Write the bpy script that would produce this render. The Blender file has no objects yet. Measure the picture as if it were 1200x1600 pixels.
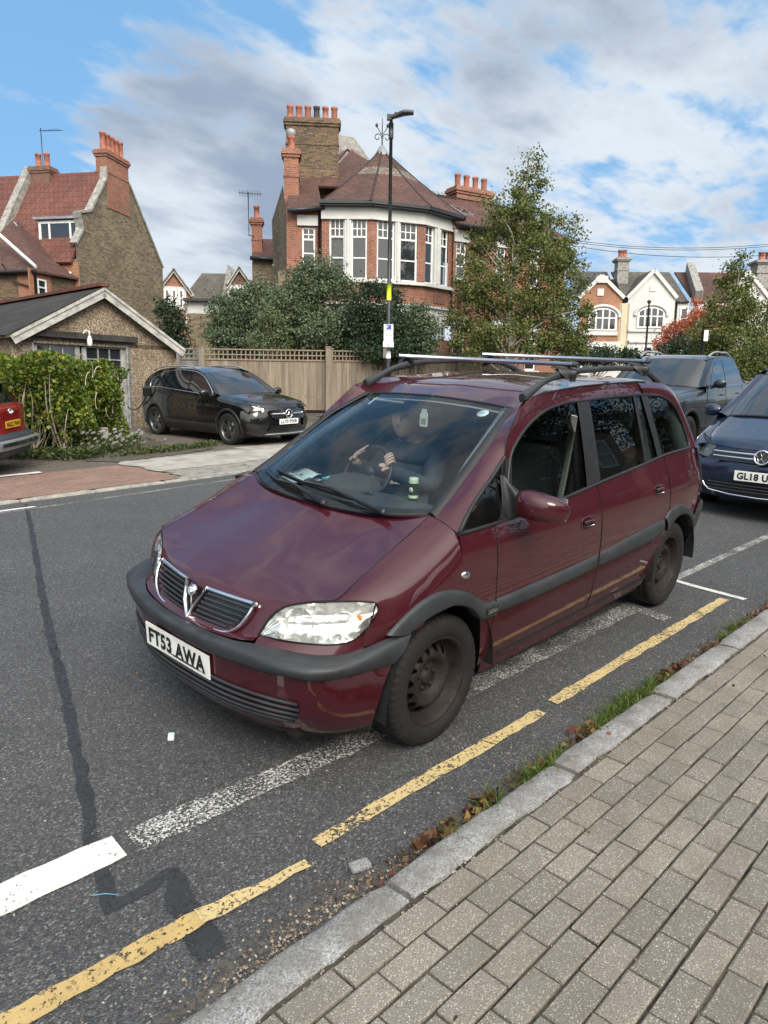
import bpy, bmesh, math, random
import numpy as np
from mathutils import Vector, Matrix, Euler

random.seed(7); rng = np.random.default_rng(11)
scene = bpy.context.scene
COL = scene.collection
R = math.radians

# ------------------------------------------------------------------ camera
CAM = np.array((2.414181, 2.756006, 1.594317)); FW = np.array((-0.723167, -0.669754, -0.168698)); RT = np.array((-0.680968, 0.732212, 0.012158)); UP = np.array((-0.115380, -0.123671, 0.985593))
cam_d = bpy.data.cameras.new('camera'); cam = bpy.data.objects.new('camera', cam_d); COL.objects.link(cam)
cam_d.sensor_fit = 'VERTICAL'; cam_d.sensor_height = 36.0; cam_d.sensor_width = 27.0
cam_d.lens = 36.0*1110/1600; cam_d.clip_start = 0.05; cam_d.clip_end = 900
m = Matrix.Identity(4)
for i in range(3):
    m[i][0] = RT[i]; m[i][1] = UP[i]; m[i][2] = -FW[i]; m[i][3] = CAM[i]
cam.matrix_world = m
scene.camera = cam
scene.render.resolution_x = 768; scene.render.resolution_y = 1024

def ray(px, py): return FW+RT*((px-600)/1110.0)-UP*((py-800)/1110.0)
# ------------------------------------------------------------------ world: evening sky with broken cloud
SUN_EL = R(38); SUN_AZ = R(64)      # direction towards the sun, azimuth from +X towards +Y
world = bpy.data.worlds.new('World'); scene.world = world; world.use_nodes = True
nt = world.node_tree; nt.nodes.clear()
def wn(t, **k):
    n = nt.nodes.new(t)
    for a_, b_ in k.items(): setattr(n, a_, b_)
    return n
def wl(a_, b_): nt.links.new(a_, b_)
def wmath(op, a_, b_=None, clamp=False):
    n = wn('ShaderNodeMath', operation=op, use_clamp=clamp)
    for i, v in enumerate((a_, b_)):
        if v is None: continue
        if isinstance(v, (int, float)): n.inputs[i].default_value = v
        else: wl(v, n.inputs[i])
    return n.outputs[0]
def wmix(f, a_, b_):
    n = wn('ShaderNodeMix', data_type='RGBA')
    if isinstance(f, (int, float)): n.inputs[0].default_value = f
    else: wl(f, n.inputs[0])
    for i, v in ((6, a_), (7, b_)):
        if isinstance(v, tuple): n.inputs[i].default_value = (*v, 1)
        else: wl(v, n.inputs[i])
    return n.outputs[2]
def wramp(f, a_, b_):
    n = wn('ShaderNodeMapRange', interpolation_type='SMOOTHSTEP'); wl(f, n.inputs[0])
    n.inputs[1].default_value = a_; n.inputs[2].default_value = b_
    return n.outputs[0]
tc = wn('ShaderNodeTexCoord')
sky = wn('ShaderNodeTexSky', sky_type='NISHITA'); sky.sun_disc = False
sky.sun_elevation = SUN_EL; sky.sun_rotation = R(90)-SUN_AZ; sky.air_density = 1.0; sky.dust_density = 0.3; sky.ozone_density = 2.2
sep = wn('ShaderNodeSeparateXYZ'); wl(tc.outputs['Generated'], sep.inputs[0])
zz = wmath('ADD', wmath('MAXIMUM', sep.outputs[2], 0.0), 0.16)
cmb = wn('ShaderNodeCombineXYZ')
wl(wmath('DIVIDE', sep.outputs[0], zz), cmb.inputs[0]); wl(wmath('DIVIDE', sep.outputs[1], zz), cmb.inputs[1])
def wnoise(scale, detail, rough, off=(0, 0, 0), dist=0.0, stretch=(1, 1, 1)):
    mp = wn('ShaderNodeMapping'); mp.inputs[1].default_value = off; mp.inputs[3].default_value = stretch
    wl(cmb.outputs[0], mp.inputs[0])
    n = wn('ShaderNodeTexNoise'); n.inputs['Scale'].default_value = scale; n.inputs['Detail'].default_value = detail
    n.inputs['Roughness'].default_value = rough; n.inputs['Distortion'].default_value = dist
    wl(mp.outputs[0], n.inputs[0]); return n.outputs[0]
def wdir(d, a_, b_):       # soft patch of sky round one compass direction
    v = wn('ShaderNodeVectorMath', operation='DOT_PRODUCT'); wl(tc.outputs['Generated'], v.inputs[0])
    L = math.sqrt(sum(float(c)*float(c) for c in d)); v.inputs[1].default_value = tuple(float(c)/L for c in d)
    return wramp(v.outputs['Value'], a_, b_)
n1 = wnoise(0.85, 6, .52, (3.1, 1.7, 0), .15); n2 = wnoise(3.4, 6, .55, (9.2, 4.4, 0), .2, (1, 1.5, 1)); n3 = wnoise(1.1, 6, .50, (14.0, 2.0, 0), .2); n4 = wnoise(8.5, 5, .55, (2.2, 7.4, 0), .2, (1, 1.6, 1))
blue = wdir(tuple(ray(40, 60)), .93, .998); mass = wdir(tuple(ray(330, 265)), .982, .997); mass2 = wdir(tuple(ray(950, 150)), .90, .99); gap = wdir(tuple(ray(1080, 340)), .975, .998); low = wdir(tuple(ray(250, 400)), .985, .999)
def wsum(*t):
    o = None
    for s_, w_ in t:
        v = wmath('MULTIPLY', s_, w_); o = v if o is None else wmath('ADD', o, v)
    return o
cov = wsum((n1, .42), (n2, .44), (n4, .20), (blue, -.115), (mass, .14), (mass2, .05), (low, .04), (gap, -.025))
cloud = wmath('MULTIPLY', wramp(cov, .455, .59), .95)
shade = wramp(wsum((n3, .62), (n2, .40), (n4, .08), (mass, .24), (mass2, .06), (low, -.2), (gap, -.12)), .50, .80)
ccol = wmix(shade, (3.05, 3.3, 3.55), (1.32, 1.58, 2.05))
skyblue = wmix(.85, sky.outputs[0], (.78, 1.75, 2.95))
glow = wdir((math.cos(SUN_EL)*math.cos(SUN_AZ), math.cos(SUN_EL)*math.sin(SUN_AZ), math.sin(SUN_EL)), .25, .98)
skymix = wmix(cloud, skyblue, ccol)
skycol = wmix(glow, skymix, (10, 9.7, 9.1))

bg = wn('ShaderNodeBackground'); bg.inputs[1].default_value = 0.10
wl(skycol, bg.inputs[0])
wo = wn('ShaderNodeOutputWorld'); wl(bg.outputs[0], wo.inputs[0])

# ------------------------------------------------------------------ sun behind thin cloud
sd = bpy.data.lights.new('sun', 'SUN'); sd.energy = 1.5; sd.angle = R(32); sd.color = (1.0, 0.94, 0.86)
so = bpy.data.objects.new('sun', sd); COL.objects.link(so)
dv = Vector((math.cos(SUN_EL)*math.cos(SUN_AZ), math.cos(SUN_EL)*math.sin(SUN_AZ), math.sin(SUN_EL)))
so.rotation_euler = dv.to_track_quat('Z', 'Y').to_euler(); so.location = (0, 0, 30)
vs = scene.view_settings; vs.view_transform = 'Standard'; vs.look = 'None'; vs.exposure = 1.4; vs.gamma = 1; vs.use_curve_mapping = False
scene.render.engine = 'CYCLES'
scene.cycles.max_bounces = 8; scene.cycles.transparent_max_bounces = 16
scene.cycles.diffuse_bounces = 3; scene.cycles.glossy_bounces = 4

# ------------------------------------------------------------------ geometry helpers
GA, GB = -0.031827, -0.032195                 # the whole street climbs gently away from the viewer
KERB_Y = lambda x: 1.305-0.036*(x-0.8)
def crown(y):
    t = min(1.0, max(0.0, (0.84-y)/6.94)); return 0.222*t*(1-t)
def gz(x, y): return GA*x+GB*y+crown(y)
def ray(px, py): return FW+RT*((px-600)/1110.0)-UP*((py-800)/1110.0)
def D(px, py, d): return CAM+ray(px, py)*d                  # point of the place seen at photo pixel, d metres deep
def onplane(px, py, o, n):
    r = ray(px, py); o = np.asarray(o, float); n = np.asarray(n, float)
    return CAM+r*(np.dot(o-CAM, n)/np.dot(r, n))
def G(px, py, h=0.0):
    r = ray(px, py); return CAM+r*((GA*CAM[0]+GB*CAM[1]+h-CAM[2])/(r[2]-GA*r[0]-GB*r[1]))

def cr_spline(P, n):
    """Catmull-Rom resample of polyline P at n+1 points, even in chord length"""
    P = np.asarray(P, float)
    if len(P) == 2:
        t = np.linspace(0, 1, n+1)[:, None]; return P[0]*(1-t)+P[1]*t
    seg = np.linalg.norm(np.diff(P, axis=0), axis=1); seg[seg < 1e-9] = 1e-9
    s = np.concatenate([[0], np.cumsum(seg)]); s /= s[-1]
    return cr_at(P, s, np.linspace(0, 1, n+1))
def cr_at(P, s, q):
    P = np.asarray(P, float); s = np.asarray(s, float)
    d = np.diff(P, axis=0)/np.diff(s)[:, None]
    T = np.empty_like(P); T[0] = d[0]; T[-1] = d[-1]
    h = np.diff(s)
    for i in range(1, len(P)-1): T[i] = (d[i-1]*h[i]+d[i]*h[i-1])/(h[i]+h[i-1])
    out = []
    for t in q:
        i = min(max(np.searchsorted(s, t)-1, 0), len(s)-2)
        w = (t-s[i])/(s[i+1]-s[i]); H = h[i]
        out.append((2*w**3-3*w**2+1)*P[i]+(w**3-2*w**2+w)*H*T[i]+(-2*w**3+3*w**2)*P[i+1]+(w**3-w**2)*H*T[i+1])
    return np.array(out)
def curve(pts):
    """y = f(x) through points, monotone in x"""
    pts = sorted(pts); X = np.array([p[0] for p in pts], float); Y = np.array([[p[1]] for p in pts], float)
    def f(x):
        x = min(max(x, X[0]), X[-1]); return float(cr_at(Y, X, [x])[0][0])
    return f
def skin(rows, nu=24, nv=4):
    rs = np.array([cr_spline(r, nu) for r in rows])           # rows x (nu+1) x 3
    k = len(rows)
    if k == 2: q = np.linspace(0, 1, nv+1)
    else: q = np.linspace(0, 1, nv*(k-1)+1)
    s = np.linspace(0, 1, k)
    return np.stack([cr_at(rs[:, j], s, q) if k > 2 else rs[0, j]*(1-q[:, None])+rs[1, j]*q[:, None] for j in range(nu+1)], axis=1)

class MB:
    def __init__(s): s.v = []; s.f = []; s.m = []; s.sm = []
    def add(s, vs, fs, mi=0, sm=False):
        o = len(s.v); s.v.extend([tuple(map(float, p)) for p in vs])
        for f in fs: s.f.append(tuple(i+o for i in f)); s.m.append(mi); s.sm.append(sm)
        return s
    def grid(s, g, mi=0, sm=True, close=False):
        g = np.asarray(g); nr, nc = g.shape[:2]; vs = g.reshape(-1, 3); fs = []
        for i in range(nr-1):
            for j in range(nc-1 if not close else nc):
                k = (j+1) % nc; fs.append((i*nc+j, i*nc+k, (i+1)*nc+k, (i+1)*nc+j))
        return s.add(vs, fs, mi, sm)
    def box(s, c, size, mi=0, rz=0.0, rx=0.0, ry=0.0, bev=0.0):
        hx, hy, hz = [q/2.0 for q in size]
        M_ = Euler((rx, ry, rz)).to_matrix() if (rx or ry or rz) else None
        if bev <= 0:
            vs = [(x, y, z) for x in (-hx, hx) for y in (-hy, hy) for z in (-hz, hz)]
            fs = [(0, 1, 3, 2), (4, 6, 7, 5), (0, 4, 5, 1), (2, 3, 7, 6), (0, 2, 6, 4), (1, 5, 7, 3)]
        else:
            b = min(bev, hx*.9, hy*.9, hz*.9); vs = []; fs = []
            bm = bmesh.new(); bmesh.ops.create_cube(bm, size=1.0)
            for v in bm.verts: v.co = Vector((v.co.x*2*hx, v.co.y*2*hy, v.co.z*2*hz))
            bmesh.ops.bevel(bm, geom=list(bm.edges), offset=b, segments=2, profile=0.7, affect='EDGES')
            bm.verts.ensure_lookup_table(); vs = [tuple(v.co) for v in bm.verts]; fs = [tuple(v.index for v in f.verts) for f in bm.faces]; bm.free()
        if M_ is not None: vs = [tuple(M_ @ Vector(p)) for p in vs]
        return s.add([(p[0]+c[0], p[1]+c[1], p[2]+c[2]) for p in vs], fs, mi)
    def tube(s, pts, r, n=8, mi=0, sm=True, cap=True, squash=None):
        pts = np.asarray(pts, float); k = len(pts)
        rs = r if hasattr(r, '__len__') else [r]*k
        rings = []; up = None
        for i in range(k):
            t = pts[min(i+1, k-1)]-pts[max(i-1, 0)]; t /= (np.linalg.norm(t)+1e-12)
            if up is None:
                ref = np.array([0, 0, 1.0]) if abs(t[2]) < .9 else np.array([1.0, 0, 0])
                a_ = np.cross(t, ref)
            else: a_ = up-t*np.dot(up, t)
            a_ /= (np.linalg.norm(a_)+1e-12); up = a_; b_ = np.cross(t, a_)
            sq = squash or (1, 1)
            rings.append([pts[i]+rs[i]*(math.cos(2*math.pi*j/n)*a_*sq[0]+math.sin(2*math.pi*j/n)*b_*sq[1]) for j in range(n)])
        s.grid(np.array(rings), mi, sm, close=True)
        if cap:
            o = len(s.v)-k*n
            s.f.append(tuple(o+j for j in range(n))); s.m.append(mi); s.sm.append(False)
            s.f.append(tuple(o+(k-1)*n+j for j in reversed(range(n)))); s.m.append(mi); s.sm.append(False)
        return s
    def lathe(s, prof, n=32, axis='z', c=(0, 0, 0), mi=0, sm=True):
        """prof: list of (r, h)"""
        g = []
        for r_, h in prof:
            ring = []
            for j in range(n):
                a_ = 2*math.pi*j/n; x, y = r_*math.cos(a_), r_*math.sin(a_)
                p = {'z': (x, y, h), 'y': (x, h, y), 'x': (h, x, y)}[axis]
                ring.append((p[0]+c[0], p[1]+c[1], p[2]+c[2]))
            g.append(ring)
        return s.grid(np.array(g), mi, sm, close=True)
    def prism(s, poly, a_, b_, mi=0, plane='xz', sm=False):
        """poly of 2d points extruded between a_ and b_ along the remaining axis"""
        def P(p, t): return {'xz': (p[0], t, p[1]), 'yz': (t, p[0], p[1]), 'xy': (p[0], p[1], t)}[plane]
        n = len(poly); vs = [P(p, a_) for p in poly]+[P(p, b_) for p in poly]
        fs = [tuple(range(n)), tuple(reversed(range(n, 2*n)))]+[(i, (i+1) % n, n+(i+1) % n, n+i) for i in range(n)]
        return s.add(vs, fs, mi, sm)
    def poly3(s, pts, mi=0): return s.add(pts, [tuple(range(len(pts)))], mi)
    def merge(s, other, mat=None):
        o = len(s.v); s.v.extend(other.v); s.f.extend([tuple(i+o for i in f) for f in other.f]); s.m.extend(other.m); s.sm.extend(other.sm); return s
    def mirror(s):
        t = MB(); t.v = [(p[0], -p[1], p[2]) for p in s.v]; t.f = [tuple(reversed(f)) for f in s.f]; t.m = list(s.m); t.sm = list(s.sm); return t
    def pieces(s):
        par = list(range(len(s.v)))
        def find(i):
            while par[i] != i: par[i] = par[par[i]]; i = par[i]
            return i
        for f in s.f:
            for k in f[1:]: par[find(k)] = find(f[0])
        g = {}
        for fi, f in enumerate(s.f): g.setdefault(find(f[0]), []).append(fi)
        out = []
        for fl in g.values():
            t = MB(); mp_ = {}
            for fi in fl:
                for k in s.f[fi]:
                    if k not in mp_: mp_[k] = len(t.v); t.v.append(s.v[k])
                t.f.append(tuple(mp_[k] for k in s.f[fi])); t.m.append(s.m[fi]); t.sm.append(s.sm[fi])
            out.append(t)
        return out
    def build(s, name, mats, parent=None, out=None, uv=True, label=None, fix=False):
        if parent is not None and name in ('white_trim', 'moulding', 'shut_line') and not getattr(s, 'one', False):
            ps = s.pieces()
            if len(ps) > 1:
                for t in ps: t.one = True; o = t.build(name, mats, parent, out, uv, label, fix)
                return o
        if not isinstance(mats, (list, tuple)): mats = [mats]
        me = bpy.data.meshes.new(name); me.from_pydata(s.v, [], s.f)
        for m_ in mats: me.materials.append(m_)
        me.polygons.foreach_set('material_index', s.m); me.polygons.foreach_set('use_smooth', s.sm)
        if fix:
            bm = bmesh.new(); bm.from_mesh(me); bmesh.ops.remove_doubles(bm, verts=bm.verts, dist=1e-5); bmesh.ops.recalc_face_normals(bm, faces=bm.faces); bm.to_mesh(me); bm.free()
        if out is not None:
            me.update(); acc = 0.0; o = Vector(out)
            for p in me.polygons: acc += p.area*p.normal.dot((p.center-o).normalized())
            if acc < 0: me.flip_normals()
        if uv and len(me.polygons) < 60000: boxuv(me)
        me.update()
        ob = bpy.data.objects.new(name, me); COL.objects.link(ob)
        if parent is not None: ob.parent = parent
        if label: ob['label'] = label
        return ob
def boxuv(me):
    uvl = me.uv_layers.new(name='UVMap'); n = len(me.vertices)
    co = np.empty(n*3); me.vertices.foreach_get('co', co); co = co.reshape(-1, 3)
    buf = np.zeros((len(me.loops), 2))
    for p in me.polygons:
        nn = p.normal
        if abs(nn.z) > .97: t = np.array([1.0, 0, 0]); b = np.array([0, 1.0, 0])
        else:
            t = np.array([-nn.y, nn.x, 0.0]); t /= (np.linalg.norm(t)+1e-9); b = np.cross(np.array(nn), t)
        for li in p.loop_indices:
            c = co[me.loops[li].vertex_index]; buf[li] = (c@t, c@b)
    uvl.data.foreach_set('uv', buf.ravel())

def thing(name, label, cat, loc=(0, 0, 0), rot=(0, 0, 0), group=None, matrix=None):
    o = bpy.data.objects.new(name, None); COL.objects.link(o); o.empty_display_size = .2
    if matrix is not None: o.matrix_world = matrix
    else: o.location = loc; o.rotation_euler = rot
    tag(o, label, cat, group); return o
def tag(o, label=None, cat=None, group=None, kind=None):
    if label: o['label'] = label
    if cat: o['category'] = cat
    if group: o['group'] = group
    if kind: o['kind'] = kind
    return o
def copy_tree(o, parent=None):
    c = o.copy(); COL.objects.link(c); c.parent = parent
    for ch in list(o.children): copy_tree(ch, c)
    return c
def ground_matrix(x, y, heading, dz=0.0):
    n = Vector((-GA, -GB-0.0, 1)).normalized(); f = Vector((math.cos(heading), math.sin(heading), 0)); f = (f-n*f.dot(n)).normalized(); l = n.cross(f)
    M_ = Matrix.Identity(4)
    for i in range(3): M_[i][0] = f[i]; M_[i][1] = l[i]; M_[i][2] = n[i]
    M_[0][3] = x; M_[1][3] = y; M_[2][3] = gz(x, y)+dz; return M_
def text_mb(txt, w, h, bold=0.0, spacing=1.0, depth=0.002, fit=True):
    """returns verts/faces of a flat text w x h centred at the origin in the xy plane, as an MB"""
    cu = bpy.data.curves.new('t', 'FONT'); cu.body = txt; cu.size = 1.0; cu.offset = bold; cu.space_character = spacing; cu.resolution_u = 3
    ob = bpy.data.objects.new('t', cu); COL.objects.link(ob); dg = bpy.context.evaluated_depsgraph_get(); dg.update()
    me = bpy.data.meshes.new_from_object(ob.evaluated_get(dg)); vs = np.array([v.co[:] for v in me.vertices]); fs = [tuple(p.vertices) for p in me.polygons]
    bpy.data.objects.remove(ob); bpy.data.curves.remove(cu); bpy.data.meshes.remove(me)
    lo = vs.min(0); hi = vs.max(0); c = (lo+hi)/2; k = (w/(hi[0]-lo[0]), h/(hi[1]-lo[1]))
    if not fit: k = (min(k), min(k))
    b = MB(); b.add([((p[0]-c[0])*k[0], (p[1]-c[1])*k[1], depth) for p in vs], fs); return b
def put(b, M_):
    """transform an MB by a 4x4 matrix"""
    t = MB(); t.v = [tuple(M_ @ Vector(p)) for p in b.v]; t.f = list(b.f); t.m = list(b.m); t.sm = list(b.sm); return t
def frame(o, u, v):
    """matrix whose x axis is u, y axis is v"""
    u = Vector(u).normalized(); v = Vector(v); v = (v-u*v.dot(u)).normalized(); w = u.cross(v); M_ = Matrix.Identity(4)
    for i in range(3): M_[i][0] = u[i]; M_[i][1] = v[i]; M_[i][2] = w[i]; M_[i][3] = o[i]
    return M_

# ------------------------------------------------------------------ materials
def newmat(name):
    m_ = bpy.data.materials.new(name); m_.use_nodes = True; t = m_.node_tree; b = t.nodes['Principled BSDF']; return m_, t, b
def nnoise(t, scale, detail=4, rough=.6, coord='Object', vec=None):
    n = t.nodes.new('ShaderNodeTexNoise'); n.inputs['Scale'].default_value = scale; n.inputs['Detail'].default_value = detail; n.inputs['Roughness'].default_value = rough
    if vec is None:
        c = t.nodes.new('ShaderNodeTexCoord'); vec = c.outputs[coord]
    t.links.new(vec, n.inputs[0]); return n.outputs[0]
def nramp(t, f, stops):
    n = t.nodes.new('ShaderNodeValToRGB'); t.links.new(f, n.inputs[0]); e = n.color_ramp.elements
    while len(e) < len(stops): e.new(0.5)
    for i, (p, c) in enumerate(stops): e[i].position = p; e[i].color = (*c, 1) if len(c) == 3 else c
    return n.outputs[0]
def nrange(t, f, a_, b_, c_=0.0, d_=1.0):
    n = t.nodes.new('ShaderNodeMapRange'); t.links.new(f, n.inputs[0])
    for i, v in enumerate((a_, b_, c_, d_)): n.inputs[i+1].default_value = v
    return n.outputs[0]
def nmix(t, f, a_, b_, mode='MIX'):
    n = t.nodes.new('ShaderNodeMix'); n.data_type = 'RGBA'; n.blend_type = mode
    if isinstance(f, (int, float)): n.inputs[0].default_value = f
    else: t.links.new(f, n.inputs[0])
    for i, v in ((6, a_), (7, b_)):
        if isinstance(v, tuple): n.inputs[i].default_value = (*v, 1)
        else: t.links.new(v, n.inputs[i])
    return n.outputs[2]
def nmath(t, op, a_, b_=None):
    n = t.nodes.new('ShaderNodeMath'); n.operation = op
    for i, v in enumerate((a_, b_)):
        if v is None: continue
        if isinstance(v, (int, float)): n.inputs[i].default_value = v
        else: t.links.new(v, n.inputs[i])
    return n.outputs[0]
def nbump(t, b, h, strength, dist=0.01):
    n = t.nodes.new('ShaderNodeBump'); n.inputs['Strength'].default_value = strength; n.inputs['Distance'].default_value = dist
    t.links.new(h, n.inputs['Height']); t.links.new(n.outputs[0], b.inputs['Normal'])
def basic(name, col, rough=.6, metal=0.0, vary=.12, scale=6.0, bump=0.0, bscale=60, spec=.5, coat=0.0):
    m_, t, b = newmat(name)
    if vary > 0:
        f = nnoise(t, scale, 5); c2 = tuple(max(0, c*(1-vary*2)) for c in col); c3 = tuple(min(1, c*(1+vary*1.6)) for c in col)
        t.links.new(nramp(t, f, [(.3, c2), (.5, col), (.7, c3)]), b.inputs['Base Color'])
        t.links.new(nrange(t, nnoise(t, scale*3, 4), .3, .7, max(0, rough-.08), min(1, rough+.08)), b.inputs['Roughness'])
    else: b.inputs['Base Color'].default_value = (*col, 1); b.inputs['Roughness'].default_value = rough
    b.inputs['Metallic'].default_value = metal; b.inputs['Specular IOR Level'].default_value = spec; b.inputs['Coat Weight'].default_value = coat; b.inputs['Coat Roughness'].default_value = .03
    if bump: nbump(t, b, nnoise(t, bscale, 4), bump, .01)
    return m_
def brick(name, c1, c2, mortar, bw=.225, rh=.075, ms=.010, vary=.25, bump=.5, dirt=(.3, .28, .24), dirtamt=.25):
    m_, t, b = newmat(name); tc_ = t.nodes.new('ShaderNodeTexCoord'); n = t.nodes.new('ShaderNodeTexBrick')
    t.links.new(tc_.outputs['UV'], n.inputs[0]); n.inputs['Scale'].default_value = 1.0
    n.inputs['Color1'].default_value = (*c1, 1); n.inputs['Color2'].default_value = (*c2, 1); n.inputs['Mortar'].default_value = (*mortar, 1)
    n.inputs['Mortar Size'].default_value = ms; n.inputs['Brick Width'].default_value = bw; n.inputs['Row Height'].default_value = rh; n.inputs['Bias'].default_value = 0; n.inputs['Mortar Smooth'].default_value = .1
    f = nnoise(t, 3.0, 6, .7, vec=tc_.outputs['UV']); c = nmix(t, nrange(t, f, .35, .75, 0, dirtamt), n.outputs[0], dirt)
    f3_ = nnoise(t, .55, 6, .65, vec=tc_.outputs['UV']); c = nmix(t, 1.0, c, nramp(t, f3_, [(.32, (.72, .72, .74)), (.68, (1.16, 1.14, 1.10))]), 'MULTIPLY')
    f2_ = nnoise(t, 14.0, 3, .6, vec=tc_.outputs['UV']); c = nmix(t, 1.0, c, nramp(t, f2_, [(.3, (1-vary,)*3), (.7, (1+vary,)*3)]), 'MULTIPLY')
    t.links.new(c, b.inputs['Base Color']); b.inputs['Roughness'].default_value = .88; b.inputs['Specular IOR Level'].default_value = .25
    nbump(t, b, nmath(t, 'SUBTRACT', nmath(t, 'MULTIPLY', f2_, .3), n.outputs['Fac']), bump, .006); return m_
def glassmat(name, tint=(.75, .85, .85), ior=1.5, refl=1.0, dark=0.0):
    m_ = bpy.data.materials.new(name); m_.use_nodes = True; t = m_.node_tree; t.nodes.clear()
    o = t.nodes.new('ShaderNodeOutputMaterial'); mx = t.nodes.new('ShaderNodeMixShader'); tr = t.nodes.new('ShaderNodeBsdfTransparent'); gl = t.nodes.new('ShaderNodeBsdfGlossy')
    gl.inputs['Roughness'].default_value = 0.012; tr.inputs[0].default_value = (*tint, 1)
    lw = t.nodes.new('ShaderNodeFresnel'); lw.inputs[0].default_value = ior
    t.links.new(nrange(t, lw.outputs[0], 0, 1, 0, refl), mx.inputs[0]); t.links.new(tr.outputs[0], mx.inputs[1]); t.links.new(gl.outputs[0], mx.inputs[2]); t.links.new(mx.outputs[0], o.inputs[0]); return m_
def paint(name, col, metal=.35, rough=.32, dirt=.12):
    m_, t, b = newmat(name)
    f = nnoise(t, 2.5, 6, .65); b.inputs['Metallic'].default_value = metal
    t.links.new(nmix(t, nrange(t, f, .45, .8, 0, dirt), col, (.10, .09, .08)), b.inputs['Base Color'])
    t.links.new(nrange(t, nnoise(t, 9, 6, .7), .3, .75, rough-.06, rough+.12), b.inputs['Roughness'])
    b.inputs['Coat Weight'].default_value = 1.0; t.links.new(nrange(t, nnoise(t, 5, 7, .75), .4, .8, .008, .05), b.inputs['Coat Roughness'])
    fl = t.nodes.new('ShaderNodeTexVoronoi'); fl.inputs['Scale'].default_value = 900; c_ = t.nodes.new('ShaderNodeTexCoord'); t.links.new(c_.outputs['Object'], fl.inputs[0])
    nbump(t, b, fl.outputs[0], .02, .001); b.inputs['Coat IOR'].default_value = 1.55; b.inputs['Specular IOR Level'].default_value = .2; return m_
def leafmat(name, cols, trans=.25, rough=.55):
    m_, t, b = newmat(name); g = t.nodes.new('ShaderNodeNewGeometry')
    n = len(cols); t.links.new(nramp(t, g.outputs['Random Per Island'], [((i+.5)/n, c) for i, c in enumerate(cols)]), b.inputs['Base Color'])
    b.inputs['Roughness'].default_value = rough; b.inputs['Specular IOR Level'].default_value = .35
    tl = t.nodes.new('ShaderNodeBsdfTranslucent'); mx = t.nodes.new('ShaderNodeMixShader'); mx.inputs[0].default_value = trans
    t.links.new(t.nodes[-3].outputs[0] if False else b.inputs['Base Color'].links[0].from_socket, tl.inputs[0])
    o = t.nodes['Material Output']; t.links.new(b.outputs[0], mx.inputs[1]); t.links.new(tl.outputs[0], mx.inputs[2]); t.links.new(mx.outputs[0], o.inputs[0]); return m_

def tiles(name, c1, c2, gap=(.03, .025, .025), w=.17, h=.11, rough=.75):
    m_ = brick(name, c1, c2, gap, bw=w, rh=h, ms=.008, vary=.3, bump=.9, dirt=(.09, .085, .07), dirtamt=.35); m_.node_tree.nodes['Principled BSDF'].inputs['Roughness'].default_value = rough; return m_

M = {}
M['asphalt'] = None
M['brick_yellow'] = brick('brick_yellow', (.245, .19, .115), (.095, .078, .056), (.21, .185, .145), bw=.26, rh=.10, vary=.45, dirt=(.14, .115, .08), dirtamt=.35)
M['brick_brown'] = brick('brick_brown', (.22, .135, .07), (.075, .055, .04), (.15, .13, .10), vary=.4, dirt=(.08, .065, .05), dirtamt=.4)
M['brick_red'] = brick('brick_red', (.31, .098, .05), (.20, .065, .038), (.24, .18, .145))
M['brick_red_dark'] = brick('brick_red_dark', (.20, .075, .045), (.13, .055, .04), (.15, .12, .10))
M['brick_orange'] = brick('brick_orange', (.37, .145, .065), (.27, .10, .05), (.28, .21, .155))
M['tile_red'] = tiles('tile_red', (.13, .054, .042), (.09, .038, .032))
M['tile_brown'] = tiles('tile_brown', (.125, .055, .044), (.070, .036, .031))
M['tile_pan'] = tiles('tile_pan', (.16, .056, .044), (.12, .045, .036), gap=(.02, .012, .01), w=.24, h=.33)
M['slate'] = tiles('slate', (.075, .08, .09), (.05, .055, .062), w=.25, h=.2, rough=.6)
M['slate_brown'] = tiles('slate_brown', (.11, .10, .085), (.075, .07, .06), w=.3, h=.3, rough=.7)
M['asbestos'] = tiles('asbestos', (.035, .032, .03), (.022, .02, .02), w=.3, h=.25, rough=.8)
M['render_white'] = basic('render_white', (.50, .50, .475), .8, vary=.06, scale=1.2, bump=.15)
M['render_cream'] = basic('render_cream', (.50, .44, .31), .8, vary=.06, scale=1.2, bump=.15)
M['stucco_band'] = basic('stucco_band', (.55, .55, .53), .75, vary=.1, scale=2.5, bump=.2)
M['paint_white'] = basic('paint_white', (.72, .72, .70), .45, vary=.07, scale=4)
M['paint_grey_wood'] = basic('paint_grey_wood', (.27, .275, .265), .7, vary=.25, scale=7, bump=.3)
M['black_metal'] = basic('black_metal', (.022, .024, .026), .45, vary=.2, scale=5)
M['gutter'] = basic('gutter', (.02, .02, .024), .4, vary=.2)
M['terracotta'] = basic('terracotta', (.27, .095, .06), .8, vary=.25, scale=5, bump=.2)
M['terracotta_dark'] = basic('terracotta_dark', (.05, .04, .038), .8, vary=.25)
M['stone_grey'] = basic('stone_grey', (.24, .23, .21), .85, vary=.25, scale=5, bump=.4)
M['lead'] = basic('lead', (.2, .21, .22), .5, vary=.2, scale=4)
M['window_glass'] = basic('window_glass', (.018, .022, .026), .05, vary=0, spec=.9)
M['curtain'] = basic('curtain', (.42, .41, .36), .8, vary=.15, scale=8)
M['rubber'] = basic('rubber', (.007, .007, .0075), .8, vary=.2, scale=20, bump=.15, bscale=120)
M['trim'] = basic('trim', (.026, .029, .033), .55, vary=.18, scale=9, bump=.12, bscale=300)
M['black_plastic'] = basic('black_plastic', (.012, .012, .013), .5, vary=.2)
M['seam'] = basic('seam', (.004, .003, .003), .9, vary=0)
M['gloss_black'] = basic('gloss_black', (.008, .008, .009), .12, vary=0, coat=.5)
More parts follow.
